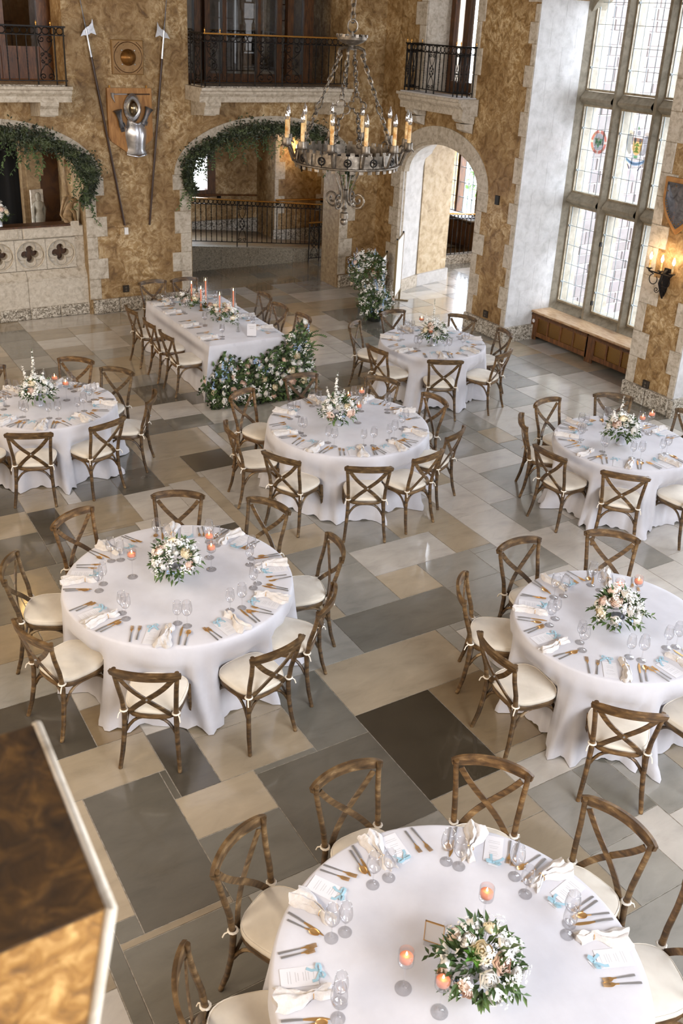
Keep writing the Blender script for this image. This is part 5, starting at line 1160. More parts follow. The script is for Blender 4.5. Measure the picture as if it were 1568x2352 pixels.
# ------------------------------------------------------------------ leafy garlands over the two arches
def garland(label, c, hw, zs, za, t0, t1, dens, seed):
    r = random.Random(seed)
    t = thing('garland', label, 'garland', (c, YB - 0.05, za), 0, 'smilax garlands over the arches')
    P = lambda u, o: Vector((-(hw + o) * cos(pi * u), 0, zs - za + (za - zs + o) * sin(pi * u)))
    off = 0.1
    stem = [P(t0 + (t1 - t0) * i / 60, off) + Vector((0, -0.03 + 0.02 * sin(i * 0.9), 0.02 * sin(i * 1.3))) for i in range(61)]
    obj('stem', G().tube(stem, 0.012, 5).mesh('stem', STEM, 60), t)
    g = G()
    for k in range(dens):
        u = r.uniform(t0, t1); edge = min((u - t0), (t1 - u)) / (t1 - t0)
        thick = 0.17 * min(1.0, 0.35 + edge * 5) * (0.75 + 0.35 * sin(u * 23 + seed))
        p = P(u, off + r.gauss(0, 0.55) * thick) + Vector((0, r.uniform(-0.16, 0.05) , r.gauss(-0.02, 0.04)))
        d = Vector((r.uniform(-1, 1), r.uniform(-0.9, 0.2), r.uniform(-1.1, 0.7)))
        g.leaf(p, d, (r.uniform(-.6, .6), -1, r.uniform(-.3, .6)), r.uniform(0.042, 0.075), r.uniform(0.018, 0.029))
    stuff(obj('leaves', g.mesh('leaves', LEAF_D), t))
    g = G(); gs = G()
    for k in range(int(34 * (t1 - t0) * 1.6)):
        u = r.uniform(t0 + 0.01, t1 - 0.01); p = P(u, 0.02) + Vector((0, -0.08, -0.02)); n = r.randint(3, 11); q = p.copy(); ps = [p.copy()]
        sx = r.uniform(-0.03, 0.03)
        for j in range(n):
            q = q + Vector((sx + r.uniform(-0.02, 0.02), r.uniform(-0.01, 0.01), -0.045)); ps.append(q.copy())
            for _ in range(2): g.leaf(q, (r.uniform(-1, 1), r.uniform(-.5, .3), r.uniform(-1, .1)), (0, -1, 0.3), r.uniform(0.04, 0.075), r.uniform(0.016, 0.028))
        gs.tube(ps, 0.003, 3)
    stuff(obj('trailing_sprays', g.mesh('trailing_sprays', LEAF), t)); stuff(obj('trailing_stems', gs.mesh('trailing_stems', STEM), t))
    for u, sg in ((t1, 1), (t0, -1)):
        if not 0.02 < u < 0.99: continue
    return t
garland('dense dark green garland arching over the doorway behind the chandelier', *A2, -0.12, 1.04, 7200, 11)
garland('green leafy garland draped over the balustrade arch, trailing down its jamb', *A1, 0.35, 1.14, 5600, 12)
# ------------------------------------------------------------------ chairs (origin on the floor under the crest rail, +y towards the table)
def chair_parts():
    P = []
    CR = lambda u: Vector((0.235 * u, -0.055 * (1 - u * u) + 0.012, 0.862 + 0.012 * (1 - u * u)))
    g = G(); us = [-1.04 + 2.08 * i / 16 for i in range(17)]
    g.strip([CR(u) for u in us], [Vector((0.35 * u, 1, 0.12)) for u in us], [0.036 + 0.028 * (1 - abs(u / 1.04) ** 8) for u in us], 0.024)
    crest = g.mesh('crest_rail', WOOD, 50)
    P.append(('crest_rail', crest))
    for s in (-1, 1):
        pts = [(s * 0.215, 0.04, 0.0), (s * 0.20, 0.075, 0.13), (s * 0.188, 0.098, 0.28), (s * 0.183, 0.105, 0.43), (s * 0.19, 0.085, 0.58), (s * 0.203, 0.045, 0.72), (s * 0.214, 0.024, 0.82), (s * 0.216, 0.022, 0.885)]
        P.append(('rear_leg', G().tube(pts, [0.0155, 0.0175, 0.0185, 0.019, 0.018, 0.0175, 0.017, 0.0165], 8).mesh('rear_leg', WOOD, 60), [('foot_glide', G().lathe([(0.012, -0.002), (0.015, 0.004)], 8, pts[0]).mesh('foot_glide', IRON))]))
        pts = [(s * 0.222, 0.545, 0.0), (s * 0.208, 0.525, 0.12), (s * 0.198, 0.505, 0.26), (s * 0.19, 0.49, 0.42)]
        P.append(('front_leg', G().tube(pts, [0.0155, 0.018, 0.020, 0.021], 8).mesh('front_leg', WOOD, 60)))
        tie = [(s * 0.184 + 0.024 * cos(a), 0.102 + 0.024 * sin(a), 0.475) for a in [2 * pi * i / 10 for i in range(10)]]
        g = G().tube(tie, 0.008, 5, closed=True); g.tube([(s * 0.2, 0.09, 0.475), (s * 0.215, 0.07, 0.46), (s * 0.22, 0.06, 0.43)], 0.005, 4)
        P.append(('cushion_tie', g.mesh('cushion_tie', ROPE, 60)))
    for s in (-1, 1):
        a, b = Vector((s * 0.185, 0.012, 0.825)), Vector((-s * 0.15, 0.108, 0.452)); pts = []
        for i in range(13):
            f = i / 12; p = a.lerp(b, f); p.y += -0.026 * sin(pi * f) + (0.008 if s > 0 else -0.004) * sin(pi * f); p.x += s * 0.02 * sin(2 * pi * f) * 0.6; pts.append(p)
        P.append(('cross_slat', G().strip(pts, Vector((0, 1, 0.25)), 0.037, 0.010).mesh('cross_slat', WOOD, 50)))
    P.append(('rivet', G().ball((0.0, 0.022, 0.635), 0.009, 6, 4).mesh('rivet', PEWTER)))
    # seat outline: narrower at the back, rounded front
    def outline(k=1.0, n=32):
        out = []
        for i in range(n):
            a = 2 * pi * i / n; ca, sa = cos(a), sin(a); e = 0.62
            x = math.copysign(abs(ca) ** e, ca); y = math.copysign(abs(sa) ** e, sa)
            wd = 0.19 + 0.03 * (y + 1) / 2; out.append((k * wd * x, 0.305 + k * 0.205 * y))
        return out
    g = G(); n = 32; o1, o2 = outline(1.0), outline(0.86); vs = []
    for z, o in ((0.408, o1), (0.445, o1), (0.449, outline(0.98)), (0.449, o2), (0.408, o2)): vs += [(x, y, z) for x, y in o]
    g.add(vs, [(j * n + i, j * n + (i + 1) % n, ((j + 1) % 5) * n + (i + 1) % n, ((j + 1) % 5) * n + i) for j in range(5) for i in range(n)])
    P.append(('seat_frame', g.mesh('seat_frame', WOOD, 50)))
    g = G(); vs = []; prof = [(0.80, 0.447), (0.99, 0.45), (1.03, 0.462), (1.035, 0.476), (1.0, 0.489), (0.93, 0.496), (0.7, 0.502), (0.35, 0.507)]
    for k, z in prof: vs += [(x, y, z) for x, y in outline(k)]
    vs.append((0, 0.305, 0.508)); m = len(prof)
    g.add(vs, [(j * n + i, j * n + (i + 1) % n, (j + 1) * n + (i + 1) % n, (j + 1) * n + i) for j in range(m - 1) for i in range(n)] + [((m - 1) * n + i, (m - 1) * n + (i + 1) % n, m * n) for i in range(n)])
    pipe = G().tube([(x, y, 0.489) for x, y in outline(1.005)], 0.004, 4, closed=True)
    P.append(('cushion', g.mesh('cushion', CANVAS, 60), [('piping', pipe.mesh('piping', CANVAS, 60))]))
    def brace(a, b, bow):
        a, b = Vector(a), Vector(b); c = (a + b) / 2; pts = []
        for i in range(13):
            f = i / 12; p = a.lerp(b, f); rise = 1 - abs(2 * f - 1) ** 3.2; p.z = a.z + (0.405 - a.z) * rise; p += Vector(bow) * rise; pts.append(p)
        return G().tube(pts, 0.012, 6).mesh('arched_brace', WOOD, 60)
    P.append(('arched_brace', brace((-0.187, 0.108, 0.27), (0.187, 0.108, 0.27), (0, 0.02, 0))))
    P.append(('arched_brace', brace((-0.196, 0.495, 0.27), (0.196, 0.495, 0.27), (0, -0.02, 0))))
    for s in (-1, 1): P.append(('arched_brace', brace((s * 0.187, 0.108, 0.27), (s * 0.196, 0.495, 0.27), (-s * 0.01, 0, 0))))
    return P
CHAIR = chair_parts()
HOURS = {1: 'one', 2: 'two', 3: 'three', 4: 'four', 5: 'five', 6: 'six', 7: 'seven', 8: 'eight', 9: 'nine', 10: 'ten', 11: 'eleven', 12: 'twelve'}
TAB = {1: (2.54, 10.44, 0.762, 'round table below the balustrade'), 2: (8.10, 10.57, 0.762, 'round table by the doorway'), 3: (5.39, 8.47, 0.914, 'central round table'),
       4: (2.45, 6.27, 0.914, 'round table over the pillar'), 5: (7.95, 6.72, 0.762, 'round table by the pier'), 6: (5.20, 4.19, 0.762, 'middle window-side round table'), 7: (2.32, 2.38, 0.914, 'front round table')}
# crest-rail midpoint and facing (degrees) of every chair the photograph shows, per table
SEATS = {4: [(1.73, 5.11, 56), (1.18, 5.91, 19), (1.26, 6.88, -26), (1.94, 7.47, -64), (2.92, 7.45, -117), (3.59, 6.92, -152), (3.76, 6.00, 166), (3.29, 5.33, 135), (2.66, 4.94, 101)],
 1: [(2.06, 9.40, 68), (2.89, 9.35, 110), (3.59, 9.90, 149), (3.52, 10.90, -140), (3.18, 11.48, -129), (2.12, 11.56, -70), (1.34, 10.95, -24), (1.42, 9.85, 30)],
 3: [(4.84, 7.17, 63), (4.16, 7.78, 27), (4.01, 8.67, -10), (4.57, 9.56, -63), (5.50, 9.80, -92), (6.37, 9.27, -143), (6.60, 8.46, -176), (6.20, 7.52, 117), (5.57, 7.16, 102)],
 2: [(7.54, 9.52, 63), (6.97, 10.34, 5), (7.28, 11.42, -52), (8.18, 11.75, -89), (9.05, 11.11, -153), (9.15, 10.22, 166), (8.52, 9.47, 113)],
 5: [(7.11, 5.90, 43), (6.78, 6.67, 4), (7.12, 7.48, -35), (7.79, 7.82, -83), (8.69, 7.61, -130), (9.10, 6.74, 179), (7.98, 5.54, 91)],
 6: [(4.40, 3.27, 46), (4.03, 4.21, -5), (4.34, 4.99, -40), (5.20, 5.32, -91), (6.06, 5.05, -134), (5.22, 3.00, 91)],
 7: [(2.45, 3.67, -91), (1.66, 3.50, -61), (3.26, 3.30, -136), (3.63, 2.62, -169), (1.09, 2.86, -20), (3.56, 1.92, 160)]}
def hour(cx, cy, x, y):
    az = atan2(cx, cy); a = atan2(x - cx, y - cy)
    return a - az
def hours_of(cx, cy, pts):
    """a distinct clock hour, seen from the camera, for every seat"""
    hs = [((hour(cx, cy, *p) / (2 * pi) * 12) % 12) for p in pts]; out = [None] * len(pts); used = set()
    for i in sorted(range(len(pts)), key=lambda i: abs(hs[i] - round(hs[i]))):
        for d in (0, 1, -1, 2, -2):
            h = (round(hs[i]) + d - 1) % 12 + 1
            if h not in used: out[i] = h; used.add(h); break
    return out
TONE = [(1.0, 1.0, 1.0, 1), (0.86, 0.84, 0.82, 1), (1.12, 1.08, 1.0, 1), (0.92, 0.94, 0.94, 1), (1.16, 1.06, 0.92, 1)]
def chair(x, y, deg, label, group):
    t = thing('crossback_chair', label, 'chair', (x, y, 0), radians(deg) - pi / 2, group)
    build(CHAIR, t, TONE[rnd.randrange(5)])
    return t

# ------------------------------------------------------------------ round tables with floor-length cloths
def cloth_round(R, seed, chairs, H=0.762):
    r = random.Random(seed); n = 168; rows = 16; vs = []; fs = []
    ph = [r.uniform(0, 2 * pi) for _ in range(8)]; fr = [9, 13, 17, 22, 27, 31, 38, 45]; am = [r.uniform(0.5, 1) for _ in range(8)]
    def fold(a):
        s = sum(am[k] * sin(fr[k] * a + ph[k]) for k in range(8)) / 3.2
        return math.copysign(abs(s) ** 0.8, s)
    prof = [(R * 0.0, H), (R * 0.5, H), (R * 0.93, H), (R * 0.985, H - 0.001), (R, H - 0.006), (R + 0.006, H - 0.018)]
    base = len(prof)
    for i, (rr, z) in enumerate(prof):
        for k in range(n):
            a = 2 * pi * k / n; vs.append((rr * cos(a), rr * sin(a), z))
    for j in range(1, rows + 1):
        f = j / rows
        for k in range(n):
            a = 2 * pi * k / n; fo = fold(a + 0.05 * sin(f * 3 + a * 3))
            amp = 0.062 * f ** 1.2
            rad = R + 0.008 + 0.075 * f ** 1.1 + amp * fo + (0.03 * max(0, fo) if f > 0.93 else 0)
            z = (H - 0.018) * (1 - f) + 0.004 + 0.03 * max(0, -fo) * f ** 3
            # the chair fronts push the hanging cloth in
            for (ca_, dd) in chairs:
                da = (a - ca_ + pi) % (2 * pi) - pi
                if abs(da) > 0.6: continue
                lat = max(0.0, 1 - max(0.0, abs(rad * sin(da)) - 0.17) / 0.10); ver = max(0.0, min(1.0, (0.62 - z) / 0.12)); k_ = (lat * lat * (3 - 2 * lat)) * ver
                lim = (dd - 0.535) / cos(da) + 0.012 * fo + 0.03 * f
                if rad > lim: rad += (lim - rad) * k_
            vs.append((rad * cos(a), rad * sin(a), z))
    m = len(prof) + rows
    fs = [(j * n + k, j * n + (k + 1) % n, (j + 1) * n + (k + 1) % n, (j + 1) * n + k) for j in range(m - 1) for k in range(n)]
    g = G(); g.add(vs, fs); return g.mesh('tablecloth', LINEN, 180)
TLAB = {1: 'cut off at the hall edge, below the balustrade', 2: 'in front of the plain arched doorway', 3: 'at the hall centre under the chandelier', 4: 'just above the blurred foreground pillar', 5: 'by the window pier, partly out of view', 6: 'between the pier table and the front table', 7: 'nearest the camera, cropped by the bottom edge'}
for k, (x, y, R, nm) in TAB.items():
    t = thing('round_table', 'round folding table hidden under its cloth, ' + TLAB[k], 'table', (x, y, 0), 0, 'round banquet tables')
    obj('tabletop', G().lathe([(R - 0.02, 0.722), (R - 0.012, 0.73), (R - 0.012, 0.752), (R - 0.02, 0.757)], 48).mesh('tabletop', WOOD_R, 50), t)
    for s in (0, 1, 2, 3):
        a = pi / 4 + s * pi / 2; obj('leg', G().tube([(0.55 * R * cos(a), 0.55 * R * sin(a), 0.0), (0.55 * R * cos(a), 0.55 * R * sin(a), 0.722)], 0.015, 8).mesh('leg', IRON, 60), t)
    c = obj('tablecloth', cloth_round(R, 40 + k, [(atan2(sy - y, sx - x), sqrt((sx - x) ** 2 + (sy - y) ** 2)) for sx, sy, _ in SEATS[k]]), None, (x, y, 0.0)); tag(c, 'white cloth of the round table ' + TLAB[k], 'tablecloth', 'white round tablecloths')

# ------------------------------------------------------------------ place settings
Z0 = 0.7635
def fork_parts(L_=0.195):
    h = G().strip([(0, 0, 0.003), (0, L_ * 0.3, 0.004), (0, L_ * 0.58, 0.005)], Vector((0, 0, 1)), [0.011, 0.009, 0.006], 0.003).mesh('handle', PEWTER)
    g = G(); g.strip([(0, L_ * 0.58, 0.005), (0, L_ * 0.68, 0.006), (0, L_ * 0.75, 0.004), (0, L_ * 0.80, 0.003)], Vector((0, 0, 1)), [0.006, 0.008, 0.022, 0.024], 0.002)
    for i in range(4): g.strip([(-0.0098 + 0.0065 * i, L_ * 0.79, 0.003), (-0.0098 + 0.0065 * i, L_ * 0.9, 0.004), (-0.0098 + 0.0065 * i, L_, 0.007)], Vector((0, 0, 1)), 0.0036, 0.002)
    return [('handle', h), ('tines', g.mesh('tines', GOLD))]
FORK = fork_parts(); FORK_S = fork_parts(0.17)
KNIFE = [('handle', G().strip([(0, 0, 0.003), (0, 0.05, 0.005), (0, 0.10, 0.004)], Vector((0, 0, 1)), [0.012, 0.011, 0.009], 0.005).mesh('handle', PEWTER)), ('blade', G().strip([(0, 0.10, 0.004), (0.0, 0.14, 0.003), (0.002, 0.19, 0.003), (0.005, 0.225, 0.003)], Vector((0, 0, 1)), [0.009, 0.016, 0.017, 0.004], 0.0015).mesh('blade', GOLD))]
def spoon_bowl():
    g = G(); vs = []; n = 14
    for k, z in ((0.0, 0.0035), (0.5, 0.0045), (0.85, 0.0075), (1.0, 0.010)):
        for i in range(n):
            a = 2 * pi * i / n; vs.append((0.02 * k * sin(a) * (1 - 0.12 * cos(a)), 0.155 + 0.03 * k * cos(a), z))
    g.add(vs, [(j * n + i, j * n + (i + 1) % n, (j + 1) * n + (i + 1) % n, (j + 1) * n + i) for j in range(3) for i in range(n)])
    g.strip([(0, 0.1, 0.005), (0, 0.126, 0.008)], Vector((0, 0, 1)), [0.006, 0.008], 0.003); return g
SPOON = [('handle', G().strip([(0, 0, 0.003), (0, 0.05, 0.004), (0, 0.105, 0.005)], Vector((0, 0, 1)), [0.011, 0.009, 0.006], 0.003).mesh('handle', PEWTER)), ('bowl', spoon_bowl().mesh('bowl', GOLD, 60))]
def glass_parts(h, rb, stem):
    base = G().lathe([(0.036, 0.0), (0.036, 0.002), (0.012, 0.005), (0.005, 0.012)], 20).mesh('foot', GLASS, 60)
    st_ = G().lathe([(0.004, 0.012), (0.0036, stem * 0.6), (0.005, stem)], 8).mesh('stem', GLASS, 60)
    b = h - stem; bl = G()
    prof = [(0.006, stem), (rb * 0.62, stem + b * 0.10), (rb * 0.95, stem + b * 0.30), (rb, stem + b * 0.45), (rb * 0.92, stem + b * 0.72), (rb * 0.76, h)]
    bl.lathe(prof + [(r_ - 0.0012, z) for r_, z in prof[::-1]], 22)
    bl.f = [f for f in bl.f if len(f) == 4]
    rim = G().tube([(rb * 0.755 * cos(2 * pi * i / 24), rb * 0.755 * sin(2 * pi * i / 24), h) for i in range(24)], 0.0013, 4, closed=True).mesh('rim', GLASS, 60)
    return [('bowl', bl.mesh('bowl', GLASS, 60), [('rim', rim)]), ('stem', st_), ('foot', base)]
WINE, WATER = glass_parts(0.215, 0.041, 0.095), glass_parts(0.19, 0.036, 0.075)
def napkin_mesh(seed, style):
    r = random.Random(seed); ny, nx = 22, 15; g = G()
    if style == 0: W_ = [(0, 0.145), (0.12, 0.16), (0.3, 0.135), (0.5, 0.085), (0.66, 0.036), (0.72, 0.034), (0.82, 0.075), (0.92, 0.095), (1, 0.08)]; L_ = 0.30
    else: W_ = [(0, 0.085), (0.2, 0.088), (0.45, 0.075), (0.62, 0.05), (0.68, 0.045), (0.8, 0.06), (1, 0.065)]; L_ = 0.29
    def wd(f):
        for (a, p), (b, q) in zip(W_, W_[1:]):
            if f <= b: return p + (q - p) * (f - a) / (b - a)
        return W_[-1][1]
    ph = [r.uniform(0, 6.28) for _ in range(6)]
    vs = []
    for top in (0, 1):
        for j in range(ny):
            f = j / (ny - 1); w_ = wd(f)
            for i in range(nx):
                u = -1 + 2 * i / (nx - 1)
                ridge = 0.5 + 0.5 * sin(u * (7 + 3 * sin(ph[0])) + ph[1] + 1.2 * sin(f * 5 + ph[2])); ridge2 = 0.5 + 0.5 * sin(u * 13 + f * 9 + ph[3])
                h = 0.012 + (0.016 * ridge + 0.008 * ridge2) * (1 - abs(u) ** 4) * (1.0 if w_ > 0.05 else 1.5) + 0.012 * (1 - abs(u))
                z = 0.0005 if not top else h * (1 - abs(u) ** 6) + 0.002
                xx = u * w_ / 2 + 0.012 * sin(f * 6 + ph[4]) + 0.004 * sin(f * 21 + u * 4)
                yy = f * L_ + 0.014 * sin(u * 5 + ph[5]) * (1 if j in (0, ny - 1) else 0.6)
                vs.append((xx, yy, z))
    o = nx * ny
    fs = [(j * nx + i, j * nx + i + 1, (j + 1) * nx + i + 1, (j + 1) * nx + i) for j in range(ny - 1) for i in range(nx - 1)]
    fs = [tuple(o + q for q in f) for f in fs] + [f[::-1] for f in fs]
    fs += [(j * nx, (j + 1) * nx, o + (j + 1) * nx, o + j * nx) for j in range(ny - 1)] + [((j + 1) * nx - 1, (j + 2) * nx - 1, o + (j + 2) * nx - 1, o + (j + 1) * nx - 1) for j in range(ny - 1)]
    fs += [(i, o + i, o + i + 1, i + 1) for i in range(nx - 1)] + [(o - nx + i, o - nx + i + 1, 2 * o - nx + i + 1, 2 * o - nx + i) for i in range(nx - 1)]
    g.add(vs, fs)
    f0 = 0.69 if style == 0 else 0.65
    ring_ = G().tube([(0.024 * cos(a) * (1 if style == 0 else 1.2) + 0.012 * sin(f0 * 6 + ph[4]), f0 * L_, 0.018 + 0.022 * sin(a)) for a in [2 * pi * i / 12 for i in range(12)]], 0.0025, 4, closed=True)
    return [('cloth', g.mesh('cloth', NAPKIN, 60)), ('ring', ring_.mesh('ring', GOLD, 60))]
NAPK = [napkin_mesh(s, 0) for s in range(4)] + [napkin_mesh(s + 9, 1) for s in range(3)]
def card_mesh():
    g = G(); rr = random.Random(4)
    for k in range(11):
        z = 0.16 - k * 0.0125
        if k in (1, 5, 8): continue
        w_ = rr.uniform(0.02, 0.034); g.bb(-w_, w_, z, z + 0.002, 0.0017, 0.0019)
    return [('sheet', G().bb(-0.051, 0.051, 0, 0.182, 0, 0.0016).mesh('sheet', PAPER)), ('print', g.mesh('print', INK))]
CARD = card_mesh()
def bow_mesh(seed):
    r = random.Random(seed); g = G()
    for s in (-1, 1):
        lp = [(0, 0, 0.006), (s * 0.02, 0.012, 0.016), (s * 0.042, 0.014, 0.018), (s * 0.05, 0.0, 0.014), (s * 0.036, -0.012, 0.008), (s * 0.012, -0.005, 0.006), (0, 0, 0.006)]
        g.strip(lp, Vector((0, 0.3, 1)), 0.017, 0.001)
        tl = [(0, 0, 0.007), (s * 0.02, -0.02, 0.008), (s * r.uniform(0.025, 0.05), -0.045, 0.005), (s * r.uniform(0.03, 0.06), -0.07, 0.004)]
        g.strip(tl, Vector((0, 0, 1)), [0.012, 0.016, 0.018, 0.02], 0.001)
    g.ball((0, 0, 0.010), 0.009, 6, 5)
    return [('ribbon', g.mesh('ribbon', RIBBON, 60)), ('name_tag', G().bb(-0.034, 0.034, -0.026, 0.026, 0, 0.0014).mesh('name_tag', PAPER))]
BOWS = [bow_mesh(s) for s in range(3)]
def setting(ex, ey, ix, iy, where, tname, seed, z=Z0, style=None):
    """ex,ey: point on the table edge; (ix,iy): unit vector inwards"""
    r = random.Random(seed); qx, qy = iy, -ix; rz = atan2(iy, ix) - pi / 2
    def put(nm, lab, cat, grp, s, t, parts, da=0.0, lift=0.0):
        o = thing(nm, lab, cat, (ex + ix * s + qx * t, ey + iy * s + qy * t, z + lift), rz + da, grp); build(parts, o); return o
    j = lambda a: r.uniform(-a, a)
    W_ = '%s of the %s' % (where, tname)
    put('fork', 'gold-tined fork, outer of two, ' + W_, 'fork', 'forks of the place settings', 0.04 + j(0.02), -0.205 + j(0.01), FORK, j(0.12))
    put('fork', 'gold-tined fork, inner of two, ' + W_, 'fork', 'forks of the place settings', 0.055 + j(0.02), -0.168 + j(0.008), FORK_S, j(0.12))
    put('menu_card', 'white printed menu card, ' + W_, 'menu card', 'menu cards of the place settings', 0.035 + j(0.01), -0.065 + j(0.01), CARD, j(0.05))
    put('ribbon_bow', 'pale blue ribbon bow on tag, ' + W_, 'ribbon', 'ribbon bows of the place settings', 0.235 + j(0.02), -0.075 + j(0.015), BOWS[seed % 3], j(0.5), 0.0).scale = (0.78,) * 3
    nk = NAPK[r.randrange(4) if style == 0 else 4 + r.randrange(3)]
    put('napkin', 'white ringed napkin, ' + W_, 'napkin', 'napkins of the place settings', 0.0 + j(0.012), 0.045 + j(0.012), nk, j(0.13)).scale = (0.88, 0.88, 0.88)
    put('knife', 'gold-bladed knife, ' + W_, 'knife', 'knives of the place settings', 0.035 + j(0.015), 0.15 + j(0.008), KNIFE, j(0.1))
    put('spoon', 'gold spoon with steel handle, ' + W_, 'spoon', 'spoons of the place settings', 0.04 + j(0.015), 0.185 + j(0.008), SPOON, j(0.1))
    put('wine_glass', 'stemmed wine glass, larger of two, ' + W_, 'glass', 'stemmed glasses of the place settings', 0.29 + j(0.02), 0.17 + j(0.02), WINE)
    put('wine_glass', 'stemmed wine glass, smaller of two, ' + W_, 'glass', 'stemmed glasses of the place settings', 0.315 + j(0.02), 0.085 + j(0.02), WATER)
sd = 100
for k, seats in SEATS.items():
    cx, cy, R, nm = TAB[k]; hs = hours_of(cx, cy, [(x, y) for x, y, _ in seats])
    for (x, y, deg), h in zip(seats, hs):
        sd += 1
        tone = "bentwood cross-back chair with ivory cushion, %s o'clock seat of the %s" % (HOURS[h], nm)
        chair(x, y, deg, tone, 'chairs around the round tables')
        d = Vector((cx - x, cy - y)).normalized()
        setting(cx - d.x * R, cy - d.y * R, d.x, d.y, "%s o'clock place" % HOURS[h], nm, sd, style=1 if k in (5, 6) else 0)

# ------------------------------------------------------------------ long head table
hx0, hx1, hy0, hy1 = 5.08, 6.29, 11.64, 14.08
ht = thing('head_table', 'long rectangular head table hidden under a white cloth', 'table', ((hx0 + hx1) / 2, (hy0 + hy1) / 2, 0))
obj('tabletop', G().bb(-0.585, 0.585, -1.2, 1.2, 0.722, 0.757).mesh('tabletop', WOOD_R), ht)
for sx in (-1, 1):
    for sy in (-1, 1): obj('leg', G().tube([(sx * 0.4, sy * 1.0, 0), (sx * 0.4, sy * 1.0, 0.722)], 0.015, 8).mesh('leg', IRON, 60), ht)
def cloth_rect(hw, hl, seed, H=0.762):
    r = random.Random(seed); per = []; n = 200; rc = 0.04
    tot = 4 * (hw + hl)
    for i in range(n):
        s = tot * i / n
        if s < 2 * hw: p = (-hw + s, -hl, 0, -1)
        elif s < 2 * hw + 2 * hl: p = (hw, -hl + s - 2 * hw, 1, 0)
        elif s < 4 * hw + 2 * hl: p = (hw - (s - 2 * hw - 2 * hl), hl, 0, 1)
        else: p = (-hw, hl - (s - 4 * hw - 2 * hl), -1, 0)
        per.append((p, s))
    ph = [r.uniform(0, 6.28) for _ in range(5)]
    vs = []; rows = 12
    for j in range(rows + 2):
        f = max(0, (j - 1) / rows)
        for (px, py, nx_, ny_), s in per:
            fo = (sin(s * 11 + ph[0]) + sin(s * 17 + ph[1]) + 0.7 * sin(s * 26 + ph[2])) / 2.4
            cn = max(0, 1 - min(abs(abs(px) - hw) + abs(abs(py) - hl), 0.25) / 0.25)
            off = 0.008 + 0.05 * f + (0.022 + 0.05 * cn) * f * fo + 0.06 * cn * f
            z = H if j == 0 else (H - 0.01) * (1 - f) + 0.004
            if j == 0: off = 0
            k = 1 / max(1, sqrt(2) * 0 + 1)
            dx, dy = (px / hw, py / hl) if cn > 0.5 else (nx_, ny_)
            vs.append((px + dx * off, py + dy * off, z))
    fs = [(j * n + i, j * n + (i + 1) % n, (j + 1) * n + (i + 1) % n, (j + 1) * n + i) for j in range(rows + 1) for i in range(n)]
    g = G(); g.add(vs, fs); b = len(g.v); g.v.append((0, 0, H)); g.f += [(i, b, (i + 1) % n) for i in range(n)]
    return g.mesh('tablecloth', LINEN, 50)
c = obj('tablecloth', cloth_rect(0.605, 1.22, 3), None, ((hx0 + hx1) / 2, (hy0 + hy1) / 2, 0)); tag(c, 'white floor-length cloth over the long head table', 'tablecloth')
HS = [(4.57, 13.38, 1, 'farthest chair on the shadowed long side of the head table'), (4.58, 12.66, -2, 'second chair on the shadowed long side of the head table'), (4.59, 12.03, 2, 'chair on the shadowed long side nearest the floral spill'),
      (5.43, 14.75, -90, 'chair at the far end of the head table, beside the outlet'), (5.98, 14.72, -92, 'chair at the far end of the head table, behind the tapers'),
      (6.79, 13.33, 180, 'farthest chair on the arch side of the head table'), (6.73, 12.7, 184, 'second chair on the arch side of the head table'), (6.79, 12.05, 179, 'chair on the arch side nearest the floral spill')]
for k, (x, y, deg, lb) in enumerate(HS):
    chair(x, y, deg, 'bentwood ' + lb, 'chairs around the head table')
    if k in (3, 4): setting(x, hy1, 0, -1, 'far end place %s outlet' % ('nearer the' if k == 3 else 'away from'), 'head table', 300 + k, style=0)
    else:
        w_ = ('farthest', 'second', 'nearest')[k % 3 if k < 3 else k - 5]
        side = k < 3
        setting(hx0 if side else hx1, y, 1 if side else -1, 0, '%s place, %s side' % (w_, 'shadowed' if side else 'arch'), 'head table', 300 + k, style=0)
setting(hx0, 13.86, 1, 0, 'corner place, shadowed side', 'head table', 330, style=0)
# ------------------------------------------------------------------ flowers
def rose_mesh(seed, mat, r=0.045, layers=4):
    q = random.Random(seed); g = G()
    for L_ in range(layers):
        k = 1 - L_ / layers * 0.78; n = 20; lob = 5; ph = q.uniform(0, 6.28); vs = []
        for i, (rr_, zz) in enumerate(((0.15, -0.35), (0.72, -0.12), (1.0, 0.22), (0.93 - 0.1 * L_, 0.52))):
            for m in range(n):
                a = 2 * pi * m / n; wob = 1 + (0.13 * (i / 3)) * sin(lob * a / 1 * 1 + ph) + 0.05 * sin(2 * lob * a + ph)
                vs.append((r * k * rr_ * wob * cos(a), r * k * rr_ * wob * sin(a), r * (zz * (0.55 + 0.45 * k) + 0.14 * L_ + 0.06 * (i / 3) * sin(lob * a + ph + 1.6))))
        g.add(vs, [(j * n + m, j * n + (m + 1) % n, (j + 1) * n + (m + 1) % n, (j + 1) * n + m) for j in range(3) for m in range(n)])
    g.ball((0, 0, r * 0.42), r * 0.24, 8, 5)
    return g.mesh('rose', mat, 180)
ROSES = {'w': [rose_mesh(s, PETAL_W) for s in (1, 2, 3)], 'p': [rose_mesh(s, PETAL_P) for s in (4, 5)], 'c': [rose_mesh(6, PETAL_C)]}
RANUN = rose_mesh(9, PETAL_W, 0.03, 5)
def up_rot(d):
    return Vector(d).to_track_quat('Z', 'Y').to_euler()
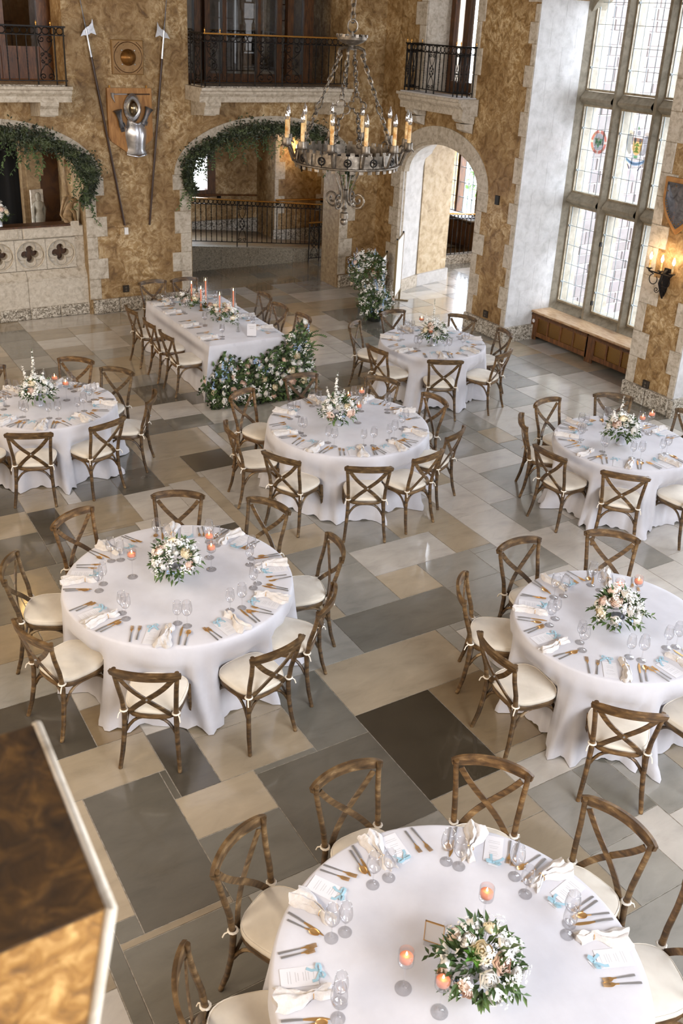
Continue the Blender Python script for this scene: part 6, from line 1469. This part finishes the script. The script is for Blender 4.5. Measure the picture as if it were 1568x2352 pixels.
def blossom_cloud(g, p, d, r, n, rad, size):
    """many tiny five-petal blossoms around p"""
    for _ in range(n):
        v = Vector((r.gauss(0, 1), r.gauss(0, 1), r.gauss(0, 1))).normalized() * rad * r.uniform(0.3, 1); c = p + v
        nrm = (v + Vector(d) * rad).normalized(); a = nrm.orthogonal().normalized(); b = nrm.cross(a); s = size * r.uniform(0.7, 1.3); k0 = r.uniform(0, 6)
        vs = [c + nrm * s * 0.2]
        for i in range(10):
            th = k0 + 2 * pi * i / 10; rr_ = s * (1 if i % 2 == 0 else 0.62); vs.append(c + (a * cos(th) + b * sin(th)) * rr_ + nrm * s * (0.35 if i % 2 == 0 else 0.1))
        g.add(vs, [(0, 1 + i, 1 + (i + 1) % 10) for i in range(10)])
def spike(g, base, d, ln, r, size=0.022):
    base = Vector(base); d = Vector(d).normalized(); n = int(ln / 0.018)
    for i in range(n):
        f = i / n; p = base + d * ln * (0.25 + 0.75 * f); rad = 0.024 * (1 - 0.75 * f)
        blossom_cloud(g, p, d, r, 2 if f < 0.75 else 1, rad, size * (1 - 0.55 * f))
def centrepiece(label, pos, seed, R=0.19, H=0.27, spike_h=0.0, front_p=2, vase='silver', nroses=15, cand=True):
    r = random.Random(seed); t = thing('flower_centrepiece', label, 'flowers', (pos[0], pos[1], Z0), 0, 'table centrepieces')
    obj('vase', G().lathe([(0.045, 0), (0.05, 0.004), (0.046, 0.02), (0.05, 0.09), (0.056, 0.125), (0.05, 0.125), (0.044, 0.09)], 16).mesh('vase', STEEL if vase == 'silver' else GLASS, 50), t)
    zc = 0.18; gl = G(); gs = G(); gf = G()
    cam_d = Vector((-pos[0], -pos[1], 0)).normalized()
    pts = []
    tries = 0
    while len(pts) < nroses and tries < 900:
        tries += 1
        a = r.uniform(0, 2 * pi); el = r.uniform(-0.15, 1.3)
        d = Vector((cos(a) * cos(el), sin(a) * cos(el), sin(el))); p = Vector((d.x * R * 0.80, d.y * R * 0.80, zc + d.z * (H - zc + 0.11) * 0.72))
        if all((p - q[0]).length > 0.075 for q in pts): pts.append((p, d))
    pts.sort(key=lambda q: -q[1].dot(cam_d + Vector((0, 0, 0.3))))
    for i, (p, d) in enumerate(pts):
        kind = 'p' if i in (1, 4, 9)[:front_p] else ('c' if i % 8 == 3 else 'w'); me = r.choice(ROSES[kind]) if r.random() > 0.22 else (RANUN if kind == 'w' else ROSES[kind][0])
        o = obj('rose', me, t, p, up_rot(d), None, [r.uniform(0.9, 1.22)] * 3)
        if kind == 'p': o['label'] = 'blush pink rose'
    for k in range(280):
        a = r.uniform(0, 2 * pi); el = r.uniform(-0.45, 1.2); d = Vector((cos(a) * cos(el), sin(a) * cos(el), sin(el)))
        p = Vector((d.x, d.y, d.z * 0.9)) * R * r.uniform(0.5, 0.95) + Vector((0, 0, zc - 0.01))
        gl.leaf(p, d + Vector((r.uniform(-.6, .6), r.uniform(-.6, .6), r.uniform(-.5, .4))), (0, 0, 1), r.uniform(0.045, 0.08), r.uniform(0.02, 0.034))
    for k in range(8):    # longer olive-like sprays reaching out and down
        a = 2 * pi * k / 8 + r.uniform(-0.3, 0.3); d = Vector((cos(a), sin(a), r.uniform(-0.5, 0.35))); p = Vector((cos(a) * R * 0.6, sin(a) * R * 0.6, zc - 0.02)); ps = [p.copy()]
        for j in range(r.randint(2, 4)):
            p = p + d * 0.032 + Vector((0, 0, -0.006 * j)); p.z = max(p.z, 0.03); ps.append(p.copy())
            for s in (-1, 1): gl.leaf(p, d * 0.7 + Vector((-d.y, d.x, 0)) * s * 0.8 + Vector((0, 0, r.uniform(-.3, .2))), (0, 0, 1), r.uniform(0.045, 0.065), r.uniform(0.016, 0.024))
        gs.tube(ps, 0.0022, 3)
    for k in range(26):
        a = r.uniform(0, 2 * pi); el = r.uniform(-0.1, 1.4); d = Vector((cos(a) * cos(el), sin(a) * cos(el), sin(el))); p = Vector((d.x * R, d.y * R, zc + d.z * (H - zc + 0.12) * r.uniform(0.7, 1.0)))
        gs.tube([Vector((0, 0, zc)) + d * 0.05, p], 0.0015, 3); blossom_cloud(gf, p, d, r, 14, 0.04, 0.0095)
    if spike_h:
        up = Vector((-cam_d.x * 0.08 + 0.02, -cam_d.y * 0.08, 1)); base = Vector((-0.02, 0.04, zc + 0.02))
        g = G(); spike(g, base, up, spike_h, r); spike(g, base + Vector((-0.05, 0.02, 0)), up + Vector((-0.25, 0, 0)), spike_h * 0.62, r); spike(g, base + Vector((0.06, 0, 0)), up + Vector((0.3, 0.1, 0)), spike_h * 0.5, r)
        gs.tube([base, base + up * spike_h], 0.003, 4); stuff(obj('delphinium_spikes', g.mesh('delphinium_spikes', PETAL_W), t))
    gb = G()
    for k in range(5):
        a = r.uniform(0, 2 * pi); d = Vector((cos(a), sin(a), 0.4)); blossom_cloud(gb, Vector((cos(a) * R * 0.85, sin(a) * R * 0.85, zc - 0.01)), d, r, 5, 0.022, 0.009)
    stuff(obj('blue_blossoms', gb.mesh('blue_blossoms', PETAL_B), t))
    stuff(obj('leaves', gl.mesh('leaves', LEAF), t)); stuff(obj('filler_blossoms', gf.mesh('filler_blossoms', PETAL_W), t)); stuff(obj('stems', gs.mesh('stems', STEM), t))
    return t
def candle_holder(label, x, y, z=Z0, h=0.25, wax=WAX):
    t = thing('floating_candle', label, 'candle', (x, y, z), 0, 'floating candles in stemmed glasses')
    hb_ = h - 0.085
    obj('foot', G().lathe([(0.042, 0), (0.042, 0.002), (0.012, 0.006), (0.006, 0.015)], 20).mesh('foot', GLASS, 60), t)
    obj('stem', G().lathe([(0.005, 0.012), (0.004, hb_ * 0.6), (0.006, hb_)], 8).mesh('stem', GLASS, 60), t)
    g = G(); pr = [(0.006, hb_), (0.028, hb_ + 0.004), (0.038, hb_ + 0.014), (0.039, hb_ + 0.03), (0.0385, h)]
    g.lathe(pr + [(a - 0.0014, b) for a, b in pr[::-1]], 22); g.f = [f for f in g.f if len(f) == 4]; obj('bowl', g.mesh('bowl', GLASS, 60), t)
    cd = obj('candle', G().lathe([(0.022, hb_ + 0.028), (0.033, hb_ + 0.034), (0.034, hb_ + 0.052), (0.028, hb_ + 0.058), (0.006, hb_ + 0.056)], 18).mesh('candle', wax, 60), t)
    obj('flame', G().lathe([(0.001, 0.0), (0.0048, 0.007), (0.0042, 0.013), (0.0005, 0.026)], 8, (0, 0, hb_ + 0.06)).mesh('flame', FLAME, 60), cd)
    obj('water', G().lathe([(0.037, hb_ + 0.03), (0.0, hb_ + 0.03)], 18).mesh('water', GLASS), t)
    return t
CP = {1: ((2.43, 10.44), 0.46, 1), 2: ((8.02, 10.44), 0.46, 2), 3: ((5.27, 8.50), 0.42, 3), 4: ((2.42, 6.28), 0.10, 2), 5: ((7.86, 6.68), 0.36, 1), 6: ((5.14, 4.10), 0.06, 3), 7: ((2.33, 2.26), 0.08, 3)}
CPL = {1: 'tall white delphinium and cream rose centrepiece on the table below the balustrade', 2: 'airy white spike and blush rose centrepiece on the doorway table', 3: 'white and blush rose centrepiece with spike on the central table', 4: 'low white peony centrepiece with trailing leaves on the table over the pillar',
       5: 'leafy white centrepiece with one big blush rose on the pier table', 6: 'round white and blush centrepiece with olive sprays on the middle window-side table', 7: 'white and peach rose centrepiece with a green succulent on the front table'}
for k, (p, sh, fp) in CP.items(): centrepiece(CPL[k], p, 60 + k, 0.2 if k in (3, 4, 7) else 0.185, 0.26, sh, fp, nroses=17 if k in (4, 7, 6) else 15)
sc_ = thing('succulent', 'bright green succulent rosette tucked into the front centrepiece', 'succulent', (2.25, 2.22, Z0 + 0.30), 0)
g = G()
for L_ in range(3):
    for i in range(6):
        a = 2 * pi * i / 6 + L_ * 0.5; d = Vector((cos(a), sin(a), 0.3 + 0.5 * L_)); g.leaf((0, 0, 0.006 * L_), d, (0, 0, 1), 0.062 - 0.014 * L_, 0.04 - 0.008 * L_, 0.3)
obj('rosette', g.mesh('rosette', LEAF_B, 60), sc_); obj('stalk', G().tube([(0, 0, -0.1), (0, 0, 0.004)], 0.005, 5).mesh('stalk', STEM), sc_)
CND = {4: [(2.13, 6.47, 'apart from the flowers'), (2.74, 6.29, 'taller front one of a close pair'), (2.80, 6.47, 'rear one of a close pair')], 7: [(2.02, 2.43, 'farther from the flowers on the near side'), (2.10, 2.25, 'touching the flowers on the near side'), (2.58, 2.53, 'behind the flowers')],
       3: [(5.50, 8.44, 'front of three'), (5.72, 8.73, 'tallest of three, at the back'), (5.56, 8.77, 'half hidden behind leaves')], 1: [(2.67, 10.58, 'taller one beside the spike'), (2.76, 10.46, 'outer one of the pair')], 2: [(8.10, 10.88, 'tall one standing back from the flowers'), (7.94, 10.43, 'shorter one before the flowers')],
       5: [(8.38, 6.74, 'taller outer one'), (8.27, 6.77, 'one half behind the flowers')], 6: [(5.55, 4.29, 'outer one behind the flowers'), (5.37, 4.32, 'one hidden behind the leaves')]}
for k, l in CND.items():
    for j, (x, y, s) in enumerate(l): candle_holder('coral floating candle, %s, %s' % (s, TAB[k][3]), x, y, Z0, 0.29 if 'tall' in s and k != 4 else 0.25)
# acrylic table-number stand on the front table, small stand on the head table
tn = thing('table_sign', 'blank white card in a thin gilt frame standing behind the front centrepiece', 'sign', (2.29, 2.56, Z0), radians(-50))
obj('card', G().bb(-0.047, 0.047, -0.002, 0.002, 0.006, 0.135).mesh('card', PAPER), tn)
for q in ((-0.05, -0.046, 0.003, 0.138), (0.046, 0.05, 0.003, 0.138), (-0.05, 0.05, 0.003, 0.007), (-0.05, 0.05, 0.134, 0.138)): obj('frame_bar', G().bb(q[0], q[1], -0.004, 0.004, q[2], q[3]).mesh('frame_bar', GOLD), tn)
obj('foot', G().bb(-0.045, 0.045, -0.03, 0.03, 0, 0.004).mesh('foot', GLASS), tn)
tn = thing('table_sign', 'small white card on a clear stand at the near end of the head table', 'sign', (5.80, 11.80, Z0), radians(-25))
obj('card', G().bb(-0.065, 0.065, -0.002, 0.002, 0.01, 0.19).mesh('card', PAPER), tn); obj('print_lines', G().bb(-0.03, 0.03, -0.0026, -0.002, 0.12, 0.126).bb(-0.04, 0.04, -0.0026, -0.002, 0.145, 0.15).mesh('print_lines', INK), tn); obj('foot', G().bb(-0.065, 0.065, -0.03, 0.03, 0, 0.01).mesh('foot', GLASS), tn)

# ------------------------------------------------------------------ head-table flowers and tapers
def taper(label, x, y, h):
    t = thing('taper_candle', label, 'candle', (x, y, Z0), 0, 'coral tapers in glass chimneys')
    obj('holder', G().lathe([(0.035, 0), (0.035, 0.006), (0.012, 0.012), (0.014, 0.04), (0.02, 0.05), (0.02, 0.07)], 14).mesh('holder', BRASS, 50), t)
    cd = obj('candle', G().lathe([(0.0125, 0.06), (0.011, h - 0.07), (0.002, h - 0.062)], 12).mesh('candle', WAX, 60), t)
    obj('flame', G().lathe([(0.001, 0.0), (0.006, 0.01), (0.005, 0.018), (0.0005, 0.04)], 8, (0, 0, h - 0.06)).mesh('flame', FLAME, 60), cd)
    g = G(); g.lathe([(0.034, 0.008), (0.034, h), (0.0325, h), (0.0325, 0.008)], 18); g.f = [f for f in g.f if len(f) == 4]; obj('chimney', g.mesh('chimney', GLASS, 60), t)
for k, (x, y, h) in enumerate(((5.62, 13.55, 0.42), (5.66, 13.28, 0.40), (5.80, 13.42, 0.48), (5.72, 12.72, 0.44), (5.98, 12.80, 0.46))):
    taper('coral taper in glass chimney, %s, head table' % ('first of the far three', 'middle and shortest of the far three', 'tallest of the far three', 'nearer of the near pair', 'outer of the near pair')[k], x, y, h)
def low_run(label, pts, seed, nr, grp='head table flower runs'):
    r = random.Random(seed); t = thing('flower_arrangement', label, 'flowers', (pts[0][0], pts[0][1], Z0), 0, grp); b = Vector((pts[0][0], pts[0][1], 0)); gl, gf = G(), G()
    for k in range(nr):
        f = r.random() * (len(pts) - 1); i = min(int(f), len(pts) - 2); f -= i
        p = Vector((pts[i][0] + (pts[i + 1][0] - pts[i][0]) * f, pts[i][1] + (pts[i + 1][1] - pts[i][1]) * f, 0)) - b
        d = Vector((r.gauss(0, 0.6), r.gauss(0, 0.6) - 0.3, 1)).normalized(); q = p + Vector((r.gauss(0, 0.07), r.gauss(0, 0.07), r.uniform(0.05, 0.21)))
        o = obj('rose', r.choice(ROSES[r.choice('wwcpw')]), t, q, up_rot(d), None, [r.uniform(0.7, 1.05)] * 3)
        for _ in range(14): gl.leaf(q + Vector((r.gauss(0, .05), r.gauss(0, .05), r.uniform(-0.1, 0.02))), (r.uniform(-1, 1), r.uniform(-1, 1), r.uniform(-.6, .7)), (0, 0, 1), r.uniform(0.04, 0.075), r.uniform(0.02, 0.03))
        blossom_cloud(gf, q + Vector((r.gauss(0, .08), r.gauss(0, .08), 0.05)), d, r, 12, 0.05, 0.01)
    stuff(obj('leaves', gl.mesh('leaves', LEAF), t)); stuff(obj('filler_blossoms', gf.mesh('filler_blossoms', PETAL_W), t))
low_run('low run of cream and peach roses around the far tapers on the head table', [(5.55, 13.75), (5.72, 13.3)], 81, 20)
low_run('low run of white and blush roses near the clear bud vase on the head table', [(5.72, 12.95), (5.80, 12.45)], 82, 22)
bv = thing('bud_vase', 'small clear glass bud vase with green stems on the head table', 'vase', (5.72, 12.08, Z0))
g = G(); g.lathe([(0.03, 0), (0.034, 0.02), (0.02, 0.08), (0.03, 0.12)], 14); obj('glass', g.mesh('glass', GLASS, 60), bv)
obj('stems', G().tube([(0.01, 0, 0.01), (-0.01, 0, 0.14)], 0.003, 4).tube([(-0.01, 0.01, 0.01), (0.01, 0, 0.14)], 0.003, 4).mesh('stems', STEM), bv)
fs_ = thing('floral_spill', 'lush spill of white, blush and blue flowers over the near end of the head table', 'flowers', (5.7, 11.45, 0))
r = random.Random(91); gl, gd, gf, gb, gs = G(), G(), G(), G(), G()
def prof_h(x):   # height of the flower bank along the table end
    u = (x + 0.72) / 1.6
    return 0.40 + 0.10 * sin(u * 3.1) + (0.50 * max(0, (u - 0.55) / 0.45) ** 1.0 if u > 0.55 else 0) - (0.15 * (0.15 - u) / 0.15 if u < 0.15 else 0) + (0.14 if 0.1 < u < 0.25 else 0)
def spill_pt(push=1.0):
    x = r.uniform(-0.74, 0.92); z = r.uniform(0.03, 1.0) * prof_h(x)
    y = 0.18 - 0.42 * (1 - (z / max(prof_h(x), 0.1)) ** 1.3) * push - 0.08 * sin((x + 0.7) * 2)
    if x > 0.62: y += (x - 0.62) * 0.5
    return Vector((x, y, z))
placed = []
for k in range(500):
    p = spill_pt()
    if p.z < 0.06 or any((p - q).length < 0.10 for q in placed): continue
    placed.append(p)
    if len(placed) > 56: break
for p in placed:
    d = Vector((r.gauss(0, 0.35), -1, 0.55 + r.gauss(0, 0.3))).normalized(); kind = r.choice('wwwwwcppw')
    o = obj('rose', r.choice(ROSES[kind]), fs_, p + d * 0.03, up_rot(d), None, [r.uniform(0.85, 1.3)] * 3)
    if kind == 'p': o['label'] = 'blush pink rose'
for k in range(3000):
    p = spill_pt(0.95); (gl if r.random() < 0.55 else gd).leaf(p + Vector((r.gauss(0, .03), r.uniform(-.05, .05), r.gauss(0, .02))), (r.uniform(-1, 1), r.uniform(-1, .3), r.uniform(-.8, .8)), (0, -0.8, 0.5), r.uniform(0.055, 0.095), r.uniform(0.03, 0.045))
for k in range(80):
    p = spill_pt(); blossom_cloud(gf, p + Vector((0, -0.04, 0.02)), (0, -1, 0.5), r, 11, 0.045, 0.012)
for k in range(26):
    x = r.choice([r.gauss(-0.5, 0.06), r.gauss(-0.42, 0.05), r.gauss(0.62, 0.08), r.gauss(0.1, 0.1), r.gauss(0.66, 0.1)]); zt = prof_h(x)
    p = Vector((x, 0.02 - 0.1 * r.random(), zt * r.uniform(0.45, 1.02))); spike(gb, p, (r.gauss(0, .2), -0.4, 1), r.uniform(0.1, 0.2), r, 0.015)
for k in range(40):   # loose sprigs rising above the bank and beyond its edges
    x = r.choice([r.uniform(0.2, 0.95), r.uniform(-0.74, 0.95)]); p = Vector((x, r.uniform(-0.2, 0.1), prof_h(x) * r.uniform(0.7, 1))); ps = [p.copy()]; d = Vector((r.gauss(0.15, .5), r.uniform(-.5, .1), r.uniform(0.1, 0.9))).normalized()
    for j in range(r.randint(4, 8)):
        p = p + d * 0.032 + Vector((0, 0, -0.004 * j)); ps.append(p.copy())
        for s in (-1, 1): gl.leaf(p, Vector((s * 0.8, -0.2, 0.4)) + d * 0.5, (0, -1, 0.3), r.uniform(0.03, 0.045), r.uniform(0.018, 0.026))
    gs.tube(ps, 0.0025, 3)
for nm, g, m in (('leaves', gl, LEAF), ('dark_leaves', gd, LEAF_D), ('filler_blossoms', gf, PETAL_W), ('blue_delphinium', gb, PETAL_B), ('stems', gs, STEM)): stuff(obj(nm, g.mesh(nm, m), fs_))

# ------------------------------------------------------------------ standing flowers and sign boards by the doorway
def column_flowers(label, x, y, h, w_, seed, nr, low=0.1):
    r = random.Random(seed); t = thing('standing_flowers', label, 'flowers', (x, y, 0), 0, 'standing flowers by the doorway'); gl, gf, gb = G(), G(), G()
    obj('pot', G().lathe([(0.13, 0), (0.15, 0.06), (0.15, 0.2), (0.13, 0.2)], 14).mesh('pot', plain('dark_pot', lin(30, 32, 28), 0.6), 50), t)
    pt = lambda: (lambda z, a, k: Vector((cos(a) * w_ * k, sin(a) * w_ * k, z)))(low + (h - low) * r.random() ** 0.8, r.uniform(0, 6.28), r.uniform(0.55, 1) )
    def shape(p): f = (p.z - low) / (h - low); s = 0.75 + 0.5 * sin(f * pi) - 0.45 * max(0, f - 0.75) * 2; return Vector((p.x * s, p.y * s, p.z))
    for k in range(nr):
        p = shape(pt()); d = Vector((p.x, p.y, 0.25)).normalized(); obj('rose', r.choice(ROSES[r.choice('wwwwp')]), t, p, up_rot(d), None, [r.uniform(0.8, 1.15)] * 3)
    for k in range(1300):
        p = shape(pt()) * 1.04; gl.leaf(p * 0.95, (r.uniform(-1, 1), r.uniform(-1, 1), r.uniform(-.5, .8)), (p.x, p.y, 0.5), r.uniform(0.05, 0.09), r.uniform(0.024, 0.036))
    for k in range(60): p = shape(pt()); blossom_cloud(gf, p * 1.05, (p.x, p.y, 0.3), r, 12, 0.055, 0.014)
    for k in range(14): p = shape(pt()); spike(gb, p, (p.x, p.y, 1.2), 0.2, r, 0.015)
    for nm, g, m in (('leaves', gl, LEAF), ('filler_blossoms', gf, PETAL_W), ('blue_delphinium', gb, PETAL_B)): stuff(obj(nm, g.mesh(nm, m), t))
column_flowers('taller white standing arrangement with blue sprigs beside the sign boards', 9.75, 14.9, 0.98, 0.31, 95, 34, 0.25)
column_flowers('shorter leafy white standing arrangement in front, nearer the doorway table', 9.32, 13.95, 0.60, 0.27, 96, 20, 0.06)
def sign_board(label, near, az, ln, zb, zt):
    t = thing('sign_board', label, 'sign', (near[0], near[1], 0), pi / 2 - az, 'sign boards on stands by the doorway')
    obj('board', G().bb(0.0, ln, -0.012, 0.012, zb, zt).mesh('board', WHITE), t)
    for x in (0.0, ln):
        obj('upright', G().bb(x - 0.014, x + 0.014, -0.02, 0.02, 0, zt + 0.02).mesh('upright', BRASS_D), t); obj('foot', G().bb(x - 0.02, x + 0.02, -0.18, 0.18, 0, 0.02).mesh('foot', BRASS_D), t)
        obj('finial', G().ball((x, 0, zt + 0.035), 0.018, 8, 6).mesh('finial', IRON), t)
    obj('rail', G().bb(0, ln, -0.014, 0.014, zb - 0.03, zb).mesh('rail', BRASS_D), t); obj('rail', G().bb(0, ln, -0.014, 0.014, zt, zt + 0.02).mesh('rail', BRASS_D), t)
BRASS_D = plain('antique_brass', lin(140, 122, 90), 0.4, 0.6)
sign_board('taller white sign board on a thin brass stand, seen nearly edge-on by the doorway', (10.00, 14.36), radians(43), 0.75, 0.25, 1.30)
sign_board('shorter white sign board on a thin brass stand, nearer the flowers', (10.18, 15.10), radians(43), 0.6, 0.2, 0.78)
# urn of flowers on the balustrade
ur = centrepiece('white and peach flowers in a small stone urn on the balustrade coping', (3.47, 16.5), 99, 0.16, 0.3, 0.22, 3, 'silver', 13); ur.location.z = 1.575

# ------------------------------------------------------------------ blurred parapet pier close to the camera
P1, P2 = (0.236, 1.17), (0.228, 0.815); zt = 4.0
pier = struct('pillar', None)
g = G(); b = 0.012
top = [(-0.9, P1[1], zt), (P1[0] - b, P1[1], zt), (P2[0] - b, P2[1], zt), (-0.9, P2[1], zt)]
bot = [(-0.9, P1[1], 0), (0.10, P1[1], 0), (0.10, P2[1] - 0.06, 0), (-0.9, P2[1] - 0.06, 0)]
mid = [(-0.9, P1[1], 3.55), (0.12, P1[1], 3.55), (0.12, P2[1] - 0.05, 3.55), (-0.9, P2[1] - 0.05, 3.55)]
g.add(top + mid + bot, [(0, 1, 2, 3)] + [(k * 4 + i, k * 4 + (i + 1) % 4, (k + 1) * 4 + (i + 1) % 4, (k + 1) * 4 + i) for k in range(2) for i in range(4)] + [(8, 11, 10, 9)])
obj('shaft', g.mesh('shaft', PIERST), pier)
obj('shaded_top', G().prism([(p[0], p[1]) for p in top], 2, zt + 0.0005, zt + 0.004).mesh('shaded_top', PIERTOP), pier)  # thin darker sheet: the top's shade put into its colour
e = [Vector((P1[0] - b * 0.5, P1[1] + 0.004, zt - 0.002)), Vector((P2[0] - b * 0.5, P2[1], zt - 0.002)), Vector((0.12 - 0.002, P2[1] - 0.05, 3.55)), Vector((0.10, P2[1] - 0.06, 0))]
obj('edge_moulding', G().tube(e, 0.008, 8).mesh('edge_moulding', STONE, 60), pier)
